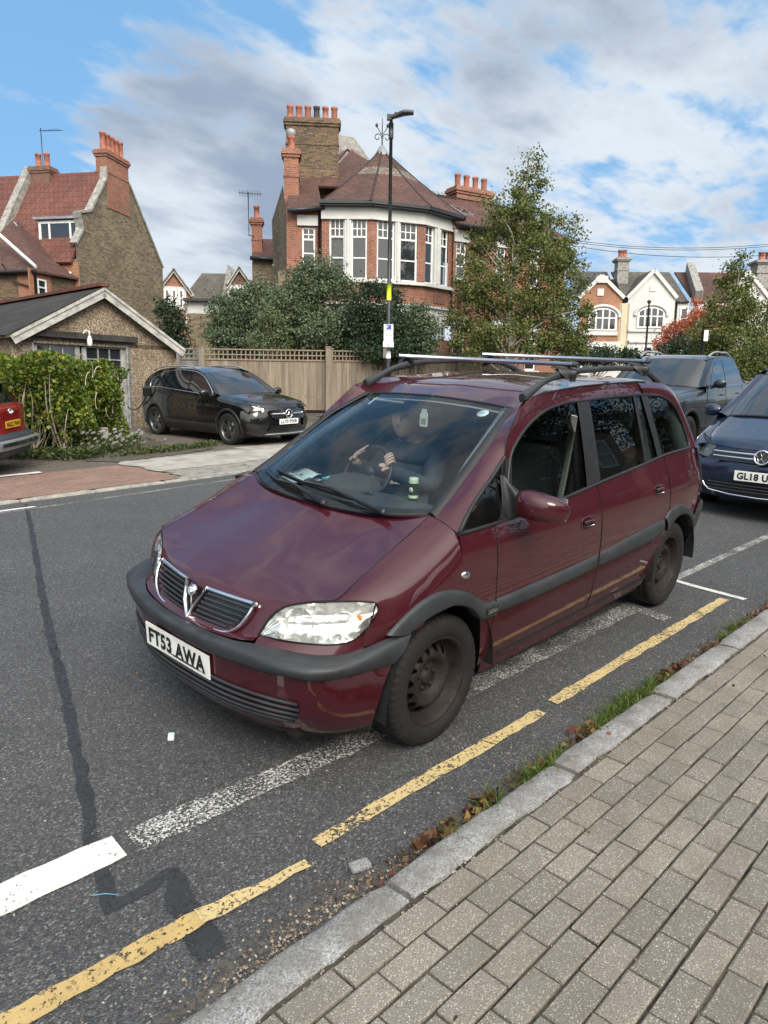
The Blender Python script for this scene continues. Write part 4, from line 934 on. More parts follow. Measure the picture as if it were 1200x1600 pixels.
for (y0, y1, t0, t1, pv) in ((-.45, .22, .105, .060, (.46, .0)), (-.52, -.10, .055, .030, (.10, 0))):
    b = MB(); A_ = on_ws(y0, t0); B_ = on_ws(y1, t1); P_ = [on_ws(y0+(y1-y0)*k/12, t0+(t1-t0)*k/12) for k in range(13)]
    b.tube(P_, .007, 6, squash=(.7, 1.3)); b.tube([p+np.array([.006, 0, .010]) for p in P_[1:12]], .006, 6)
    mid = P_[6]+np.array([.012, 0, .02]); pvt = on_ws(pv[0], .005)+np.array([.02, 0, .0]); b.tube([pvt, pvt*.35+mid*.65+np.array([0, 0, .018]), mid], [.012, .009, .007], 6); b.lathe([(.016, 0), (.014, .018), (.001, .02)], 12, 'z', c=tuple(pvt))
    b.build('wiper', M['black_plastic'], zaf, uv=False)
# roof
rr_ = [[(-.887, 0, 1.520), (-1.1, 0, 1.580), (-1.5, 0, 1.628), (-2.0, 0, 1.645), (-2.6, 0, 1.622), (-3.02, 0, 1.578)],
       [(-.893, .3, 1.511), (-1.1, .3, 1.573), (-1.5, .31, 1.620), (-2.0, .31, 1.638), (-2.6, .3, 1.616), (-3.01, .3, 1.572)],
       [(-.905, .530, 1.497), (-1.1, .535, 1.568), (-1.5, .535, 1.612), (-2.0, .535, 1.630), (-2.5, .53, 1.620), (-2.94, .52, 1.565)],
       [(-.875, .618, 1.543), (-1.1, .620, 1.578), (-1.5, .612, 1.605), (-2.0, .608, 1.616), (-2.45, .605, 1.610), (-2.87, .605, 1.54)]]
b = MB(); b.grid(mp(rr_, 40, 5)); b.merge(b.mirror()); roof = b.build('roof', M['maroon'], zaf, out=OUT, fix=True)
for s in (1, -1): b = MB(); b.tube([( -.875, s*.626, 1.545), (-1.1, s*.627, 1.577), (-1.5, s*.619, 1.604), (-2.0, s*.614, 1.614), (-2.4, s*.612, 1.612)], .0045, 6); b.build('drip_strip', M['seam'], zaf, uv=False)
for s in (1, -1):
    b = MB(); rl = cr_spline([(-.93, s*.585, 1.548), (-1.03, s*.582, 1.588), (-1.17, s*.580, 1.640), (-1.36, s*.578, 1.675), (-1.7, s*.578, 1.695), (-2.1, s*.578, 1.702), (-2.38, s*.576, 1.690), (-2.54, s*.574, 1.662), (-2.72, s*.572, 1.600)], 60)
    k = len(rl); b.tube(rl, [.030-.012*math.sin(math.pi*min(1, max(0, (i/k-.02)/.22)) if i/k < .24 else math.pi/2 if i/k < .8 else math.pi/2*(1-(i/k-.8)/.2)) for i in range(k)], 10, squash=(.75, 1.0)); b.build('roof_rail', M['trim'], roof, uv=False)
for bx, bz, ra in ((-1.335, 1.728, .0), (-2.30, 1.748, 0)):
    bar = thing('roof_bar', 'silver aluminium roof bar clamped across the maroon car, ' + ('the one nearer its windscreen' if bx > -2 else 'the one nearer its tailgate'), 'roof bar', (0, 0, 0), group='roof bars on the maroon car')
    bar.parent = zaf; del bar['label']; del bar['category']; del bar['group']
    bar.name = 'roof_bar'
    b = MB(); b.tube([(bx-.02*0, -.655, bz-.005), (bx, .675, bz)], .0155, 16, squash=(1.35, .85)); b.build('crossbar', M['alu'], bar, uv=False)
    for s in (1, -1):
        e = MB(); e.lathe([(.001, s*.008), (.012, s*.006), (.017, 0), (.017, -s*.02)], 14, 'y'); e.v = [(p[0]*1.35+bx, p[1]+s*.668, p[2]*.9+bz) for p in e.v]; e.build('end_cap', M['trim'], bar, uv=False)
        f_ = MB(); f_.grid(mp([[(bx+.055, s*.575, bz-.018), (bx+.05, s*.60, bz-.050), (bx+.03, s*.64, bz-.085)], [(bx, s*.56, bz-.014), (bx, s*.665, bz-.03), (bx, s*.665, bz-.095)], [(bx-.055, s*.575, bz-.018), (bx-.05, s*.60, bz-.050), (bx-.03, s*.64, bz-.085)]], 10, 6))
        f_.tube([(bx, s*.55, bz-.022), (bx, s*.60, bz-.04), (bx, s*.655, bz-.075)], [.02, .036, .026], 12); f_.build('clamp', M['black_plastic'], bar, uv=False)
# tail: tailgate, lamps, rear bumper
tg = []
for k, (xc, xe, ye, z) in enumerate([(-3.02, -2.885, .60, 1.54), (-3.14, -2.985, .66, 1.395), (-3.22, -3.055, .71, 1.258), (-3.30, -3.10, .765, 1.12), (-3.36, -3.12, .79, 1.0), (-3.40, -3.15, .80, .82), (-3.40, -3.16, .80, .70)]):
    tg.append([(xc+(xe-xc)*(y/ye)**3, y, z) for y in np.linspace(0, ye, 6)])
b = MB(); b.grid(mp(tg, 16, 4)); b.merge(b.mirror()); b.build('tailgate', M['maroon'], zaf, out=OUT, fix=True)
for s in (1, -1):
    b = MB(); b.grid(mp([[(-3.06, .785, 1.10), (-3.14, .74, 1.10), (-3.20, .66, 1.10)], [(-3.10, .815, .95), (-3.19, .77, .95), (-3.25, .68, .95)], [(-3.12, .825, .80), (-3.22, .78, .80), (-3.29, .70, .80)]], 8, 5)); b.v = [(p[0]-.010, p[1]+.012, p[2]) for p in b.v]; sided(b, 'tail_lamp', M['tail_red'], zaf, s, uv=False)
rb = [[SD.p(-2.955, .650, .008), SD.p(-3.03, .735, .01), SD.p(-3.10, .737, .012), (-3.22, .79, .735), (-3.40, .62, .735), (-3.45, .3, .735), (-3.46, 0, .735)],
      [SD.p(-2.96, .60, .012), SD.p(-3.035, .68, .016), SD.p(-3.12, .68, .02), (-3.30, .80, .68), (-3.45, .62, .68), (-3.50, .3, .68), (-3.51, 0, .68)],
      [SD.p(-2.975, .50, .0), SD.p(-3.04, .52, .004), SD.p(-3.12, .52, .006), (-3.28, .775, .50), (-3.42, .60, .50), (-3.47, .3, .50), (-3.48, 0, .50)],
      [SD.p(-2.99, .40, -.02), SD.p(-3.04, .40, -.02), SD.p(-3.10, .38, -.02), (-3.22, .74, .34), (-3.36, .56, .34), (-3.40, .3, .34), (-3.41, 0, .34)]]
b = MB(); b.grid(mp(rb, 30, 5)); b.merge(b.mirror()); b.build('rear_bumper', M['trim'], zaf, out=OUT, fix=True)
# wheels
for s in (1, -1):
    wheel(zaf, AF[0]-.005, s*.735, .314, .20, .205, 'steel', [M['rim_rust'], M['seam']], zc=.314, flip=(s < 0))
    wheel(zaf, AR[0], s*.735, .314, .20, .205, 'steel', [M['rim_rust'], M['seam']], zc=.318, flip=(s < 0))
# underbody and cabin
b = MB(); b.box((-1.3, 0, .27), (3.9, 1.25, .12)); b.box((-1.38, 0, .22), (1.9, 1.52, .06)); b.box((-1.45, 0, .55), (1.9, 1.66, .50)); b.box((-2.75, 0, .62), (1.0, .95, .40)); b.build('underbody', M['seam'], zaf, uv=False)
b = MB(); b.grid(mp([[(-.02, 0, .985), (-.03, .3, .985), (-.16, .62, 1.005)], [(-.25, 0, .985), (-.25, .3, .985), (-.28, .66, .99)], [(-.48, 0, .985), (-.50, .3, .975), (-.50, .70, .955)], [(-.62, 0, .945), (-.64, .3, .93), (-.62, .72, .91)], [(-.66, 0, .80), (-.66, .3, .80), (-.64, .74, .80)]], 14, 5)); b.merge(b.mirror())
bn = MB(); bn.lathe([(.001, .075), (.10, .068), (.17, .040), (.20, 0)], 24, 'z', c=(-.60, -.36, .955)); bn.v = [(p[0], p[1], p[2]) for p in bn.v]; b.merge(bn); b.build('dashboard', M['interior'], zaf, uv=False)
for (x, y) in ((-1.12, .36), (-1.12, -.36), (-2.0, .40), (-2.0, 0), (-2.0, -.40)):
    b = MB(); b.box((x, y, .62), (.50, .50, .16), 0, bev=.06); b.box((x-.32, y, .93), (.14, .48, .62), 0, ry=R(-14), bev=.06); st = b.build('seat', M['interior'], zaf, uv=False)
    b = MB(); b.box((x-.42, y, 1.335), (.10, .27, .17), 0, bev=.045, ry=R(-8)); b.tube([(x-.39, y-.06, 1.22), (x-.41, y-.06, 1.30)], .008, 6); b.tube([(x-.39, y+.06, 1.22), (x-.41, y+.06, 1.30)], .008, 6); b.build('headrest', M['interior'], st, uv=False)
for s in (1, -1):
    for P_, r_ in (([(-.22, s*.64, 1.04), (-.50, s*.58, 1.23), (-.90, s*.50, 1.455)], .030), ([(-1.40, s*.78, .8), (-1.41, s*.72, 1.1), (-1.46, s*.60, 1.50)], .045), ([(-2.38, s*.76, .9), (-2.33, s*.60, 1.50)], .05), ([(-2.95, s*.72, 1.1), (-2.85, s*.58, 1.48)], .06), ([(-.9, s*.50, 1.46), (-1.4, s*.56, 1.54), (-2.6, s*.55, 1.55)], .035)):
        b = MB(); b.tube(P_, r_, 8); b.build('inner_pillar', M['interior_grey'], zaf, uv=False)
b = MB(); b.grid(mp([[(x+.0, y*.95, z-.035) for x, y, z in r_] for r_ in rr_], 10, 3)); b.merge(b.mirror()); b.build('headlining', M['beige'], zaf, uv=False)
b = MB()
for s in (1, -1): b.grid(SD.patch([(-.50, .98), (-1.0, 1.01), (-1.43, 1.04), (-2.3, 1.10), (-3.0, 1.12)], [(-.50, .5), (-1.0, .5), (-1.43, .5), (-2.3, .5), (-3.0, .75)], 14, 3, -.05)*np.array([1, s, 1]))
b.build('door_card', M['interior'], zaf, uv=False)
b = MB(); b.tube([(-1.30, .70, 1.45), (-1.34, .66, 1.2), (-1.37, .60, .75)], .022, 6, squash=(1, .2)); b.build('seat_belt', M['beige'], zaf, uv=False)
b = MB(); th = np.linspace(0, 2*math.pi, 41); c_ = np.array([-.735, -.36, 1.015]); u_ = np.array([0, 1, 0.]); v_ = np.array([-.50, 0, .866])
b.tube([c_+.185*(math.cos(t)*u_+math.sin(t)*v_) for t in th], .015, 8, cap=False)
for a_ in (R(-10), R(190), R(-90)): b.tube([c_+.03*(math.cos(a_)*u_+math.sin(a_)*v_), c_+.18*(math.cos(a_)*u_+math.sin(a_)*v_)], .016, 6)
b.lathe([(.001, .02), (.05, .015), (.06, -.01)], 16, 'x', c=tuple(c_)); b.build('steering_wheel', M['black_plastic'], zaf, uv=False)
b = MB(); b.box((-.86, -.02, 1.425), (.02, .23, .065), 0, bev=.01, ry=R(-10)); b.tube([(-.85, -.02, 1.45), (-.80, -.02, 1.478)], .008, 6); b.build('rear_view_mirror', M['black_plastic'], zaf, uv=False)
b = MB(); b.box((-.94, -.38, 1.475), (.10, .30, .012), 0, bev=.004, ry=R(22)); b.build('sun_visor', M['beige'], zaf, uv=False)

# the far front corner sits slightly further back than the near one 
for o in [c for c in zaf.children_recursive if c.type == 'MESH' and c.name.split('.')[0] not in ('number_plate', 'wheel', 'rim', 'wheel_housing')]:
    me = o.data; nv = len(me.vertices); co = np.empty(nv*3); me.vertices.foreach_get('co', co); co = co.reshape(-1, 3); k = (co[:, 1] < 0) & (co[:, 0] > .35)
    if k.any():
        t = np.clip((co[:, 0]-.35)/.35, 0, 1); t = t*t*(3-2*t); co[:, 0] -= np.where(k, .062*t*np.clip(-co[:, 1]/.7, 0, 1)**1.4, 0); co[:, 1] += np.where(k, .018*t*np.clip(-co[:, 1]/.7, 0, 1)**1.4, 0); me.vertices.foreach_set('co', co.ravel()); me.update()
    if o.name.split('.')[0] in ('mirror', 'mirror_shell', 'mirror_glass') and co[:, 1].mean() < 0: co[:, 1] += .10*np.clip((-co[:, 1]-.82)/.2, 0, 1); co[:, 0] -= .12; co[:, 2] -= .035; me.vertices.foreach_set('co', co.ravel()); me.update()
    k2 = (co[:, 1] < -.60) & (co[:, 0] < -.06) & (co[:, 0] > -.93) & (co[:, 2] > 1.0)
    if k2.any() and o.name.split('.')[0] in ('pillar', 'window_trim', 'shut_line', 'window', 'door', 'wing', 'drip_strip', 'door_pillar'):
        t = np.clip((-co[:, 1]-.60)/.13, 0, 1)*np.clip((co[:, 2]-1.0)/.08, 0, 1)*np.clip((-.06-co[:, 0])/.12, 0, 1)*np.clip((co[:, 0]+.93)/.12, 0, 1); co[:, 2] -= np.where(k2, .050*t, 0); co[:, 1] += np.where(k2, .02*t, 0); me.vertices.foreach_set('co', co.ravel()); me.update()

# ================================================================== THE OTHER VEHICLES
def glossglass():
    m_, t, b = newmat('car_glass'); b.inputs['Base Color'].default_value = (.006, .010, .014, 1); b.inputs['Roughness'].default_value = .03; b.inputs['Specular IOR Level'].default_value = .9; b.inputs['Coat Weight'].default_value = .6; b.inputs['Coat Roughness'].default_value = .01; return m_
M['car_glass'] = glossglass()
M['paint_black'] = paint('paint_black', (.002, .0024, .0034), metal=.0, rough=.25, dirt=.05)
M['paint_navy'] = paint('paint_navy', (.004, .012, .036), metal=.1, rough=.3, dirt=.06)
M['paint_grey'] = paint('paint_grey', (.012, .0155, .020), metal=.1, rough=.33, dirt=.08)
M['paint_red'] = paint('paint_red', (.26, .008, .010), metal=.3, rough=.3, dirt=.03)
M['paint_silver'] = paint('paint_silver', (.35, .38, .42), metal=.7, rough=.3, dirt=.05)
M['silver_trim'] = basic('silver_trim', (.42, .43, .44), .35, metal=.7, vary=.08)
M['alloy'] = basic('alloy', (.16, .165, .17), .35, metal=.8, vary=.1)

def gen_car(root, S, paintm):
    sd_ = Side(S['W'], S['belt'], S['low'], S.get('tumble', .30), S.get('tum2', .08)); OUTc = ((S['tail'])/2, 0, .8)
    (fx, fr), (rx, rr) = S['arch']; zc = S['rad']
    def low(x):
        for cx, r_ in ((fx, fr), (rx, rr)):
            if abs(x-cx) < r_: return max(S['sill'], zc+math.sqrt(r_*r_-(x-cx)**2))
        return S['sill']
    rl = curve(S['roofline']); be = S['B'][-1]; bex = curve([(p[0], p[2]) for p in be]); bey = curve([(p[0], p[1]) for p in be]); xw = be[-1][0]; xj = S['xj']
    def topz(x): return rl(x) if x <= xw else bex(x)-.09
    def rng_(a_, c, st=.025): 
        n = max(2, int(abs(a_-c)/st)); return [a_+(c-a_)*k/n for k in range(n+1)]
    def col(x, z0, z1, nz=20): return [sd_.p(x, z0+(z1-z0)*k/nz) for k in range(nz+1)]
    doors = S.get('doors', [])
    for s in (1, -1):
        def pieces(xs, name, par, top=None, mat=None, bot=None):
            b = MB(); b.grid(np.array([col(x, (bot(x) if bot else low(x)), (top(x) if top else topz(x))) for x in xs])); return sided(b, name, mat or paintm, par, s, out=OUTc)
        xs0 = xj; body = None
        edges = [xj]+[e for d in doors for e in d]+[S['xt']]
        pieces(rng_(xj, doors[0][0]), 'wing', root)
        pd = []
        for d in doors: pd.append(pieces(rng_(d[0], d[1]), 'door', root, bot=lambda x: max(low(x), S['sill']+.02)))
        pieces(rng_(doors[-1][1], S['xt']), 'rear_quarter', root)
        b = MB()
        for e in [doors[0][0]]+[d[1] for d in doors]: seamline(b, [sd_.p(e, z, .001) for z in np.linspace(max(low(e), S['sill']), sd_.belt(e), 14)], .004)
        sided(b, 'shut_line', M['seam'], root, s, uv=False)
        # top of the wing up to the bonnet edge
        xs = [x for x in rng_(be[0][0], xw, .05)]
        b = MB(); b.grid(np.array([[(x, bey(x), bex(x)) for x in xs], [(x, bey(x)*.45+sd_.y(x, topz(x+.001))*.55+.01, bex(x)-.012) for x in xs], [(x, sd_.y(x, bex(x)-.09)-.022, bex(x)-.045) for x in xs], [sd_.p(x, bex(x)-.09) for x in xs]])); sided(b, 'wing', paintm, root, s, out=OUTc)
        for gi, (tp_, bt_, par) in enumerate(S['glass']):
            b = MB(); b.grid(sd_.patch(tp_, bt_, 20, 8, .004)); p_ = pd[par] if par is not None and par < len(pd) else root; sided(b, 'window', M['car_glass'], p_, s, uv=False)
        if S.get('glass_trim'):
            b = MB(); b.tube(sd_.line(S['glass_trim'], 60, .006), .009, 6); sided(b, 'window_trim', M['chrome'], root, s, uv=False)
        if S.get('arch_trim'):
            for cx, r_ in ((fx, fr), (rx, rr)):
                o_ = [(cx+(r_+.055)*math.cos(R(a_)), zc+(r_+.055)*math.sin(R(a_))) for a_ in range(-12, 193, 6)]; i_ = [(cx+(r_-.012)*math.cos(R(a_)), zc+(r_-.012)*math.sin(R(a_))) for a_ in range(-12, 193, 6)]
                rows = []
                for t, o in ((0, 0), (.1, .012), (.9, .014), (1, -.03)): rows.append([sd_.p(p[0]*(1-t)+q[0]*t, p[1]*(1-t)+q[1]*t, o) for p, q in zip(o_, i_)])
                b = MB(); b.grid(np.array(rows)); sided(b, 'arch_trim', S['arch_trim'], root, s, uv=False)
            b = MB(); xs = rng_(fx-fr-.04, rx+rr+.04, .1); b.grid(np.array([[sd_.p(x, S['sill']+.16, .0) for x in xs], [sd_.p(x, S['sill']+.14, .014) for x in xs], [sd_.p(x, S['sill']+.02, .012) for x in xs], [sd_.p(x, S['sill']-.06, -.02) for x in xs]])); sided(b, 'sill_trim', S['arch_trim'], root, s, uv=False)
        for cx, r_ in ((fx, fr), (rx, rr)):
            b = MB(); b.grid(np.array([[(cx+r_*math.cos(R(t)), y, zc+r_*math.sin(R(t))) for t in range(-25, 206, 7)] for y in (.45, .65, sd_.W(cx)-.01)])); b.poly3([(cx+r_*math.cos(R(t)), .5, zc+r_*math.sin(R(t))) for t in range(-25, 206, 7)]); sided(b, 'wheel_housing', M['black_plastic'], root, s, uv=False)
            wheel(root, cx, s*(sd_.W(cx)-.115), S['rad'], .225, S['rim'], dict(spokes=5, twin=S.get('twin', True)), [M['alloy'], M['seam'], M['chrome']], flip=(s < 0), tread=True)
        for hx, hz, par in S.get('handles', []):
            b = MB(); b.tube([sd_.p(hx-.10, hz, .005), sd_.p(hx-.07, hz+.004, .035), sd_.p(hx+.07, hz+.004, .035), sd_.p(hx+.10, hz, .005)], .012, 8); sided(b, 'handle', S.get('handle_mat', paintm), pd[par], s, uv=False)
        mx, mz = S['mirror']; my = sd_.y(mx, mz)
        b = MB(); sec = []
        for (yy, rx_, rz_) in ((.05, .03, .035), (.09, .055, .065), (.14, .07, .08), (.20, .068, .078), (.245, .05, .06), (.26, .01, .012)): sec.append([(mx+.03+rx_*math.copysign(abs(math.cos(R(a_)))**.75, math.cos(R(a_)))-yy*.12, my+yy, mz+.05+rz_*math.copysign(abs(math.sin(R(a_)))**.8, math.sin(R(a_)))) for a_ in range(0, 360, 20)])
        b.grid(np.array(sec), 0, True, close=True); mo = sided(b, 'mirror', S.get('mirror_mat', paintm), root, s, uv=False)
        b = MB(); b.tube([(mx, my-.02, mz-.02), (mx+.01, my+.08, mz+.01)], [.035, .025], 8); sided(b, 'mirror_foot', M['black_plastic'], mo, s, uv=False)
        b = MB(); hl_ = mp(S['lamp'], 16, 5); b.grid(hl_); lo = sided(b, 'headlight', M['lamp_glass'], root, s, uv=False, out=OUTc)
        b = MB(); hb = hl_.copy(); n0, n1 = hb.shape[:2]
        for i in range(n0):
            for j in range(n1):
                e = min(i, n0-1-i)/(n0/2)*min(1, min(j, n1-1-j)/4); dd = np.array([hb[i, j][0]-.5, hb[i, j][1]-.3, hb[i, j][2]])-hb[i, j]; dd /= np.linalg.norm(dd); hb[i, j] += dd*(.004+.04*e)
        b.grid(hb); sided(b, 'reflector', M['reflector'], lo, s, uv=False)
        b = MB(); seamline(b, np.vstack([cr_spline(S['lamp'][0], 16), cr_spline(S['lamp'][-1][::-1], 16), [S['lamp'][0][0]]]), .006); sided(b, 'lamp_seal', M['seam'], lo, s, uv=False)
    b = MB(); b.grid(mp(S['B'], 36, 6)); b.merge(b.mirror()); bo = b.build('bonnet', paintm, root, out=OUTc, fix=True)
    b = MB()
    for s in (1, -1): seamline(b, cr_spline(be, 24)*np.array([1, s, 1]), .004)
    seamline(b, [(r_[0][0]+.004, sgn*r_[0][1], r_[0][2]) for sgn, rs in ((-1, S['B'][::-1]), (1, S['B'])) for r_ in rs], .005); b.build('shut_line', M['seam'], bo, uv=False)
    b = MB(); b.grid(mp(S['N'], 40, 4)); b.merge(b.mirror()); nb = b.build('front_bumper', paintm, root, out=OUTc, fix=True)
    b = MB(); b.grid(mp(S['ws'], 14, 5)); b.merge(b.mirror()); wo_ = b.build('windscreen', M['car_glass'], root, out=OUTc, fix=True)
    b = MB(); b.tube(np.vstack([cr_spline(S['ws'][0], 14)[::-1], cr_spline(S['ws'][0], 14)*np.array([1, -1, 1])])+np.array([.01, 0, 0]), .016, 6); b.build('windscreen_seal', M['black_plastic'], wo_, uv=False)
    for s in (1, -1):   # body coloured pillar between screen and side glass
        b = MB(); e = np.array([cr_spline(r_, 4)[-1] for r_ in S['ws']]); e = cr_spline(e, 14); f_ = np.array([sd_.p(q[0]-.02*0, min(rl(q[0]), rl(q[0]))) for q in e]); md = (e+f_)/2+np.array([0.01, .008, .012]); b.grid(mp([e, md, f_], 14, 3)); sided(b, 'pillar', paintm, root, s, out=OUTc)
    b = MB(); b.grid(mp(S['roof'], 30, 5)); b.merge(b.mirror()); ro = b.build('roof', S.get('roofmat', paintm), root, out=OUTc, fix=True)
    for rows, mt, nm in S['tailrows']:
        b = MB(); b.grid(mp(rows, 16, 4)); b.merge(b.mirror()); b.build(nm, mt, root, out=OUTc, fix=True)
    if S.get('rails'):
        for s in (1, -1): b = MB(); b.tube(cr_spline([(x, s*y, z) for x, y, z in S['rails']], 30), S.get('rail_r', .016), 8); b.build('roof_rail', S.get('railmat', M['silver_trim']), ro, uv=False)
    b = MB(); b.box(((S['xj']+S['tail'])/2-.1, 0, .34), (abs(S['tail'])*.9, 1.3, .16)); b.box(((fx-fr+rx+rr)/2, 0, .6), (abs(fx-fr-rx-rr)-.05, 1.55, .5)); b.box((fx+.1, 0, .6), (.8, .9, .3)); b.build('underbody', M['seam'], root, uv=False)
    return sd_, nb, pd

def car_rows(zs, base, W, sd_W, xj): pass
# ---------------- black compact SUV on the drive
Wg = [(-3.58, .66), (-3.45, .78), (-3.1, .86), (-2.7, .905), (-1.4, .900), (0, .912), (.35, .900), (.55, .86), (.7, .78)]
lowg = [(.15, -.09), (.3, -.03), (.5, -.004), (.65, 0), (.78, -.012), (.9, -.020), (1.0, -.040), (1.1, -.07)]
SUV = dict(W=Wg, belt=[(-3.6, 1.12), (-3.0, 1.115), (-2.2, 1.07), (-1.0, 1.01), (-.45, .985), (.6, .95)], low=lowg, tumble=.34, tum2=.12,
  arch=((0, .385), (-2.73, .385)), rad=.345, rim=.235, sill=.27, xj=.42, xt=-3.46, tail=-3.56,
  roofline=[(-3.46, 1.05), (-3.40, 1.15), (-3.24, 1.31), (-3.0, 1.43), (-2.6, 1.515), (-2.1, 1.555), (-1.7, 1.56), (-1.35, 1.535), (-1.1, 1.465), (-.8, 1.30), (-.5, 1.105), (-.40, 1.03)],
  B=[[(.80, 0, .80), (.72, 0, .88), (.5, 0, .955), (.2, 0, 1.005), (-.10, 0, 1.045), (-.28, 0, 1.06)], [(.76, .3, .80), (.69, .3, .875), (.48, .31, .95), (.18, .32, 1.003), (-.12, .33, 1.043), (-.30, .33, 1.058)], [(.66, .55, .80), (.61, .56, .865), (.45, .60, .935), (.15, .64, .99), (-.15, .66, 1.025), (-.36, .66, 1.04)], [(.60, .60, .80), (.54, .64, .845), (.40, .715, .905), (.12, .765, .955), (-.15, .775, .985), (-.42, .77, 1.01)]],
  lamp=[[(.70, .50, .80), (.62, .60, .835), (.50, .71, .86), (.30, .80, .875)], [(.715, .52, .755), (.65, .63, .765), (.55, .745, .79), (.36, .845, .83)], [(.71, .54, .715), (.65, .655, .715), (.56, .76, .735), (.42, .845, .785)]],
  N=[[(.80, 0, .80), (.76, .3, .80), (.66, .55, .80), (.63, .64, .77), (.53, .775, .74), (.42, .87, .75)], [(.83, 0, .70), (.80, .3, .70), (.71, .55, .70), (.66, .68, .69), (.55, .80, .68), (.42, .895, .69)], [(.85, 0, .56), (.82, .3, .56), (.75, .55, .56), (.69, .69, .56), (.57, .82, .56), (.42, .905, .56)], [(.86, 0, .42), (.83, .3, .42), (.76, .55, .42), (.69, .70, .42), (.56, .82, .42), (.42, .89, .42)], [(.84, 0, .30), (.81, .3, .30), (.74, .55, .30), (.66, .69, .30), (.54, .79, .30), (.42, .86, .30)], [(.76, 0, .22), (.73, .3, .22), (.66, .5, .22), (.58, .64, .22), (.48, .73, .22), (.40, .80, .22)]],
  ws=[[(-.26, 0, 1.055), (-.29, .35, 1.052), (-.36, .62, 1.04), (-.44, .74, 1.02)], [(-.68, 0, 1.31), (-.70, .33, 1.30), (-.74, .57, 1.285), (-.78, .66, 1.27)], [(-1.10, 0, 1.50), (-1.11, .3, 1.495), (-1.13, .50, 1.485), (-1.15, .58, 1.475)]],
  roof=[[(-1.10, 0, 1.502), (-1.6, 0, 1.585), (-2.2, 0, 1.60), (-2.9, 0, 1.545), (-3.30, 0, 1.475)], [(-1.11, .3, 1.497), (-1.6, .32, 1.578), (-2.2, .32, 1.592), (-2.9, .31, 1.538), (-3.29, .3, 1.467)], [(-1.14, .54, 1.482), (-1.6, .575, 1.555), (-2.2, .58, 1.568), (-2.9, .55, 1.515), (-3.26, .5, 1.44)], [(-1.15, .60, 1.478), (-1.6, .655, 1.545), (-2.2, .66, 1.555), (-2.9, .64, 1.485), (-3.25, .60, 1.39)]],
  doors=[(-.43, -1.42), (-1.42, -2.36)],
  glass=[([(-.62, 1.12), (-.85, 1.30), (-1.10, 1.42), (-1.40, 1.485)], [(-.62, 1.03), (-.85, 1.04), (-1.12, 1.055), (-1.42, 1.07)], 0), ([(-1.50, 1.495), (-1.8, 1.51), (-2.15, 1.50), (-2.22, 1.49)], [(-1.50, 1.075), (-1.8, 1.09), (-2.2, 1.115), (-2.36, 1.125)], 1), ([(-2.30, 1.48), (-2.55, 1.44), (-2.80, 1.37), (-2.98, 1.26)], [(-2.44, 1.13), (-2.6, 1.14), (-2.8, 1.155), (-3.0, 1.17)], None)],
  glass_trim=[(-.55, 1.02), (-1.0, 1.042), (-1.42, 1.065), (-2.2, 1.11), (-2.7, 1.14), (-3.02, 1.16), (-3.03, 1.20), (-2.90, 1.32), (-2.6, 1.44), (-2.2, 1.505), (-1.7, 1.525), (-1.35, 1.495), (-1.05, 1.42), (-.80, 1.28), (-.55, 1.08), (-.50, 1.02)],
  handles=[(-1.22, .93, 0), (-2.14, .96, 1)], mirror=(-.62, 1.02), arch_trim=M['black_plastic'], rails=[(-1.25, .60, 1.53), (-1.5, .63, 1.585), (-2.2, .635, 1.605), (-2.9, .62, 1.545), (-3.15, .59, 1.47)],
  tailrows=[([[(-3.30, 0, 1.475), (-3.28, .35, 1.46), (-3.25, .60, 1.39)], [(-3.42, 0, 1.30), (-3.40, .4, 1.29), (-3.34, .68, 1.25)], [(-3.54, 0, 1.08), (-3.52, .45, 1.08), (-3.46, .71, 1.06)]], M['car_glass'], 'rear_window'), ([[(-3.54, 0, 1.08), (-3.52, .45, 1.08), (-3.46, .71, 1.06)], [(-3.58, 0, .9), (-3.56, .45, .9), (-3.46, .76, .9)], [(-3.60, 0, .6), (-3.58, .5, .6), (-3.46, .78, .6)], [(-3.52, 0, .3), (-3.5, .5, .3), (-3.42, .75, .3)]], M['paint_black'], 'tailgate')])
mx = ground_matrix(-6.55, -8.98, R(92.5), .02)
gla = thing('parked_suv', 'black compact SUV parked nose out on the drive beside the pebbledash garage', 'car', matrix=mx @ Matrix.Scale(.93, 4))
sdg, nbg, pdg = gen_car(gla, SUV, M['paint_black'])
# its grille, star, intakes, plate
b = MB(); b.grid(mp([[(.845, -.46, .765), (.862, -.2, .775), (.865, 0, .78), (.862, .2, .775), (.845, .46, .765)][::1], [(.862, -.44, .66), (.875, -.2, .66), (.88, 0, .66), (.875, .2, .66), (.862, .44, .66)], [(.872, -.33, .585), (.882, -.2, .58), (.885, 0, .58), (.882, .2, .58), (.872, .33, .585)]], 20, 6)); b.v = [(p[0]-.16*abs(p[1])**1.3, p[1], p[2]) for p in b.v]; gg = b.build('grille', M['gloss_black'], nbg, uv=False)
b = MB()
for z in np.linspace(.60, .76, 6):
    for y in np.linspace(-.40, .40, 22):
        if abs(y) > .11 and (z > .62 or abs(y) < .33): b.box((.882-.16*abs(y)**1.3, y, z), (.006, .010, .008))
b.build('grille_stud', M['silver_trim'], gg, uv=False)['kind'] = 'stuff'
b = MB()
for s in (1, -1): b.tube([(.892-.16*abs(y)**1.3, s*y, .69) for y in np.linspace(.10, .43, 8)], .013, 6, squash=(1, 1.2))
ring = [( .905, .088*math.cos(t), .685+.088*math.sin(t)) for t in np.linspace(0, 2*math.pi, 33)]; b.tube(ring, .010, 8, cap=False)
for k in range(3): a_ = R(90+120*k); b.tube([(.905, 0, .685), (.905, .082*math.cos(a_), .685+.082*math.sin(a_))], [.014, .003], 6)
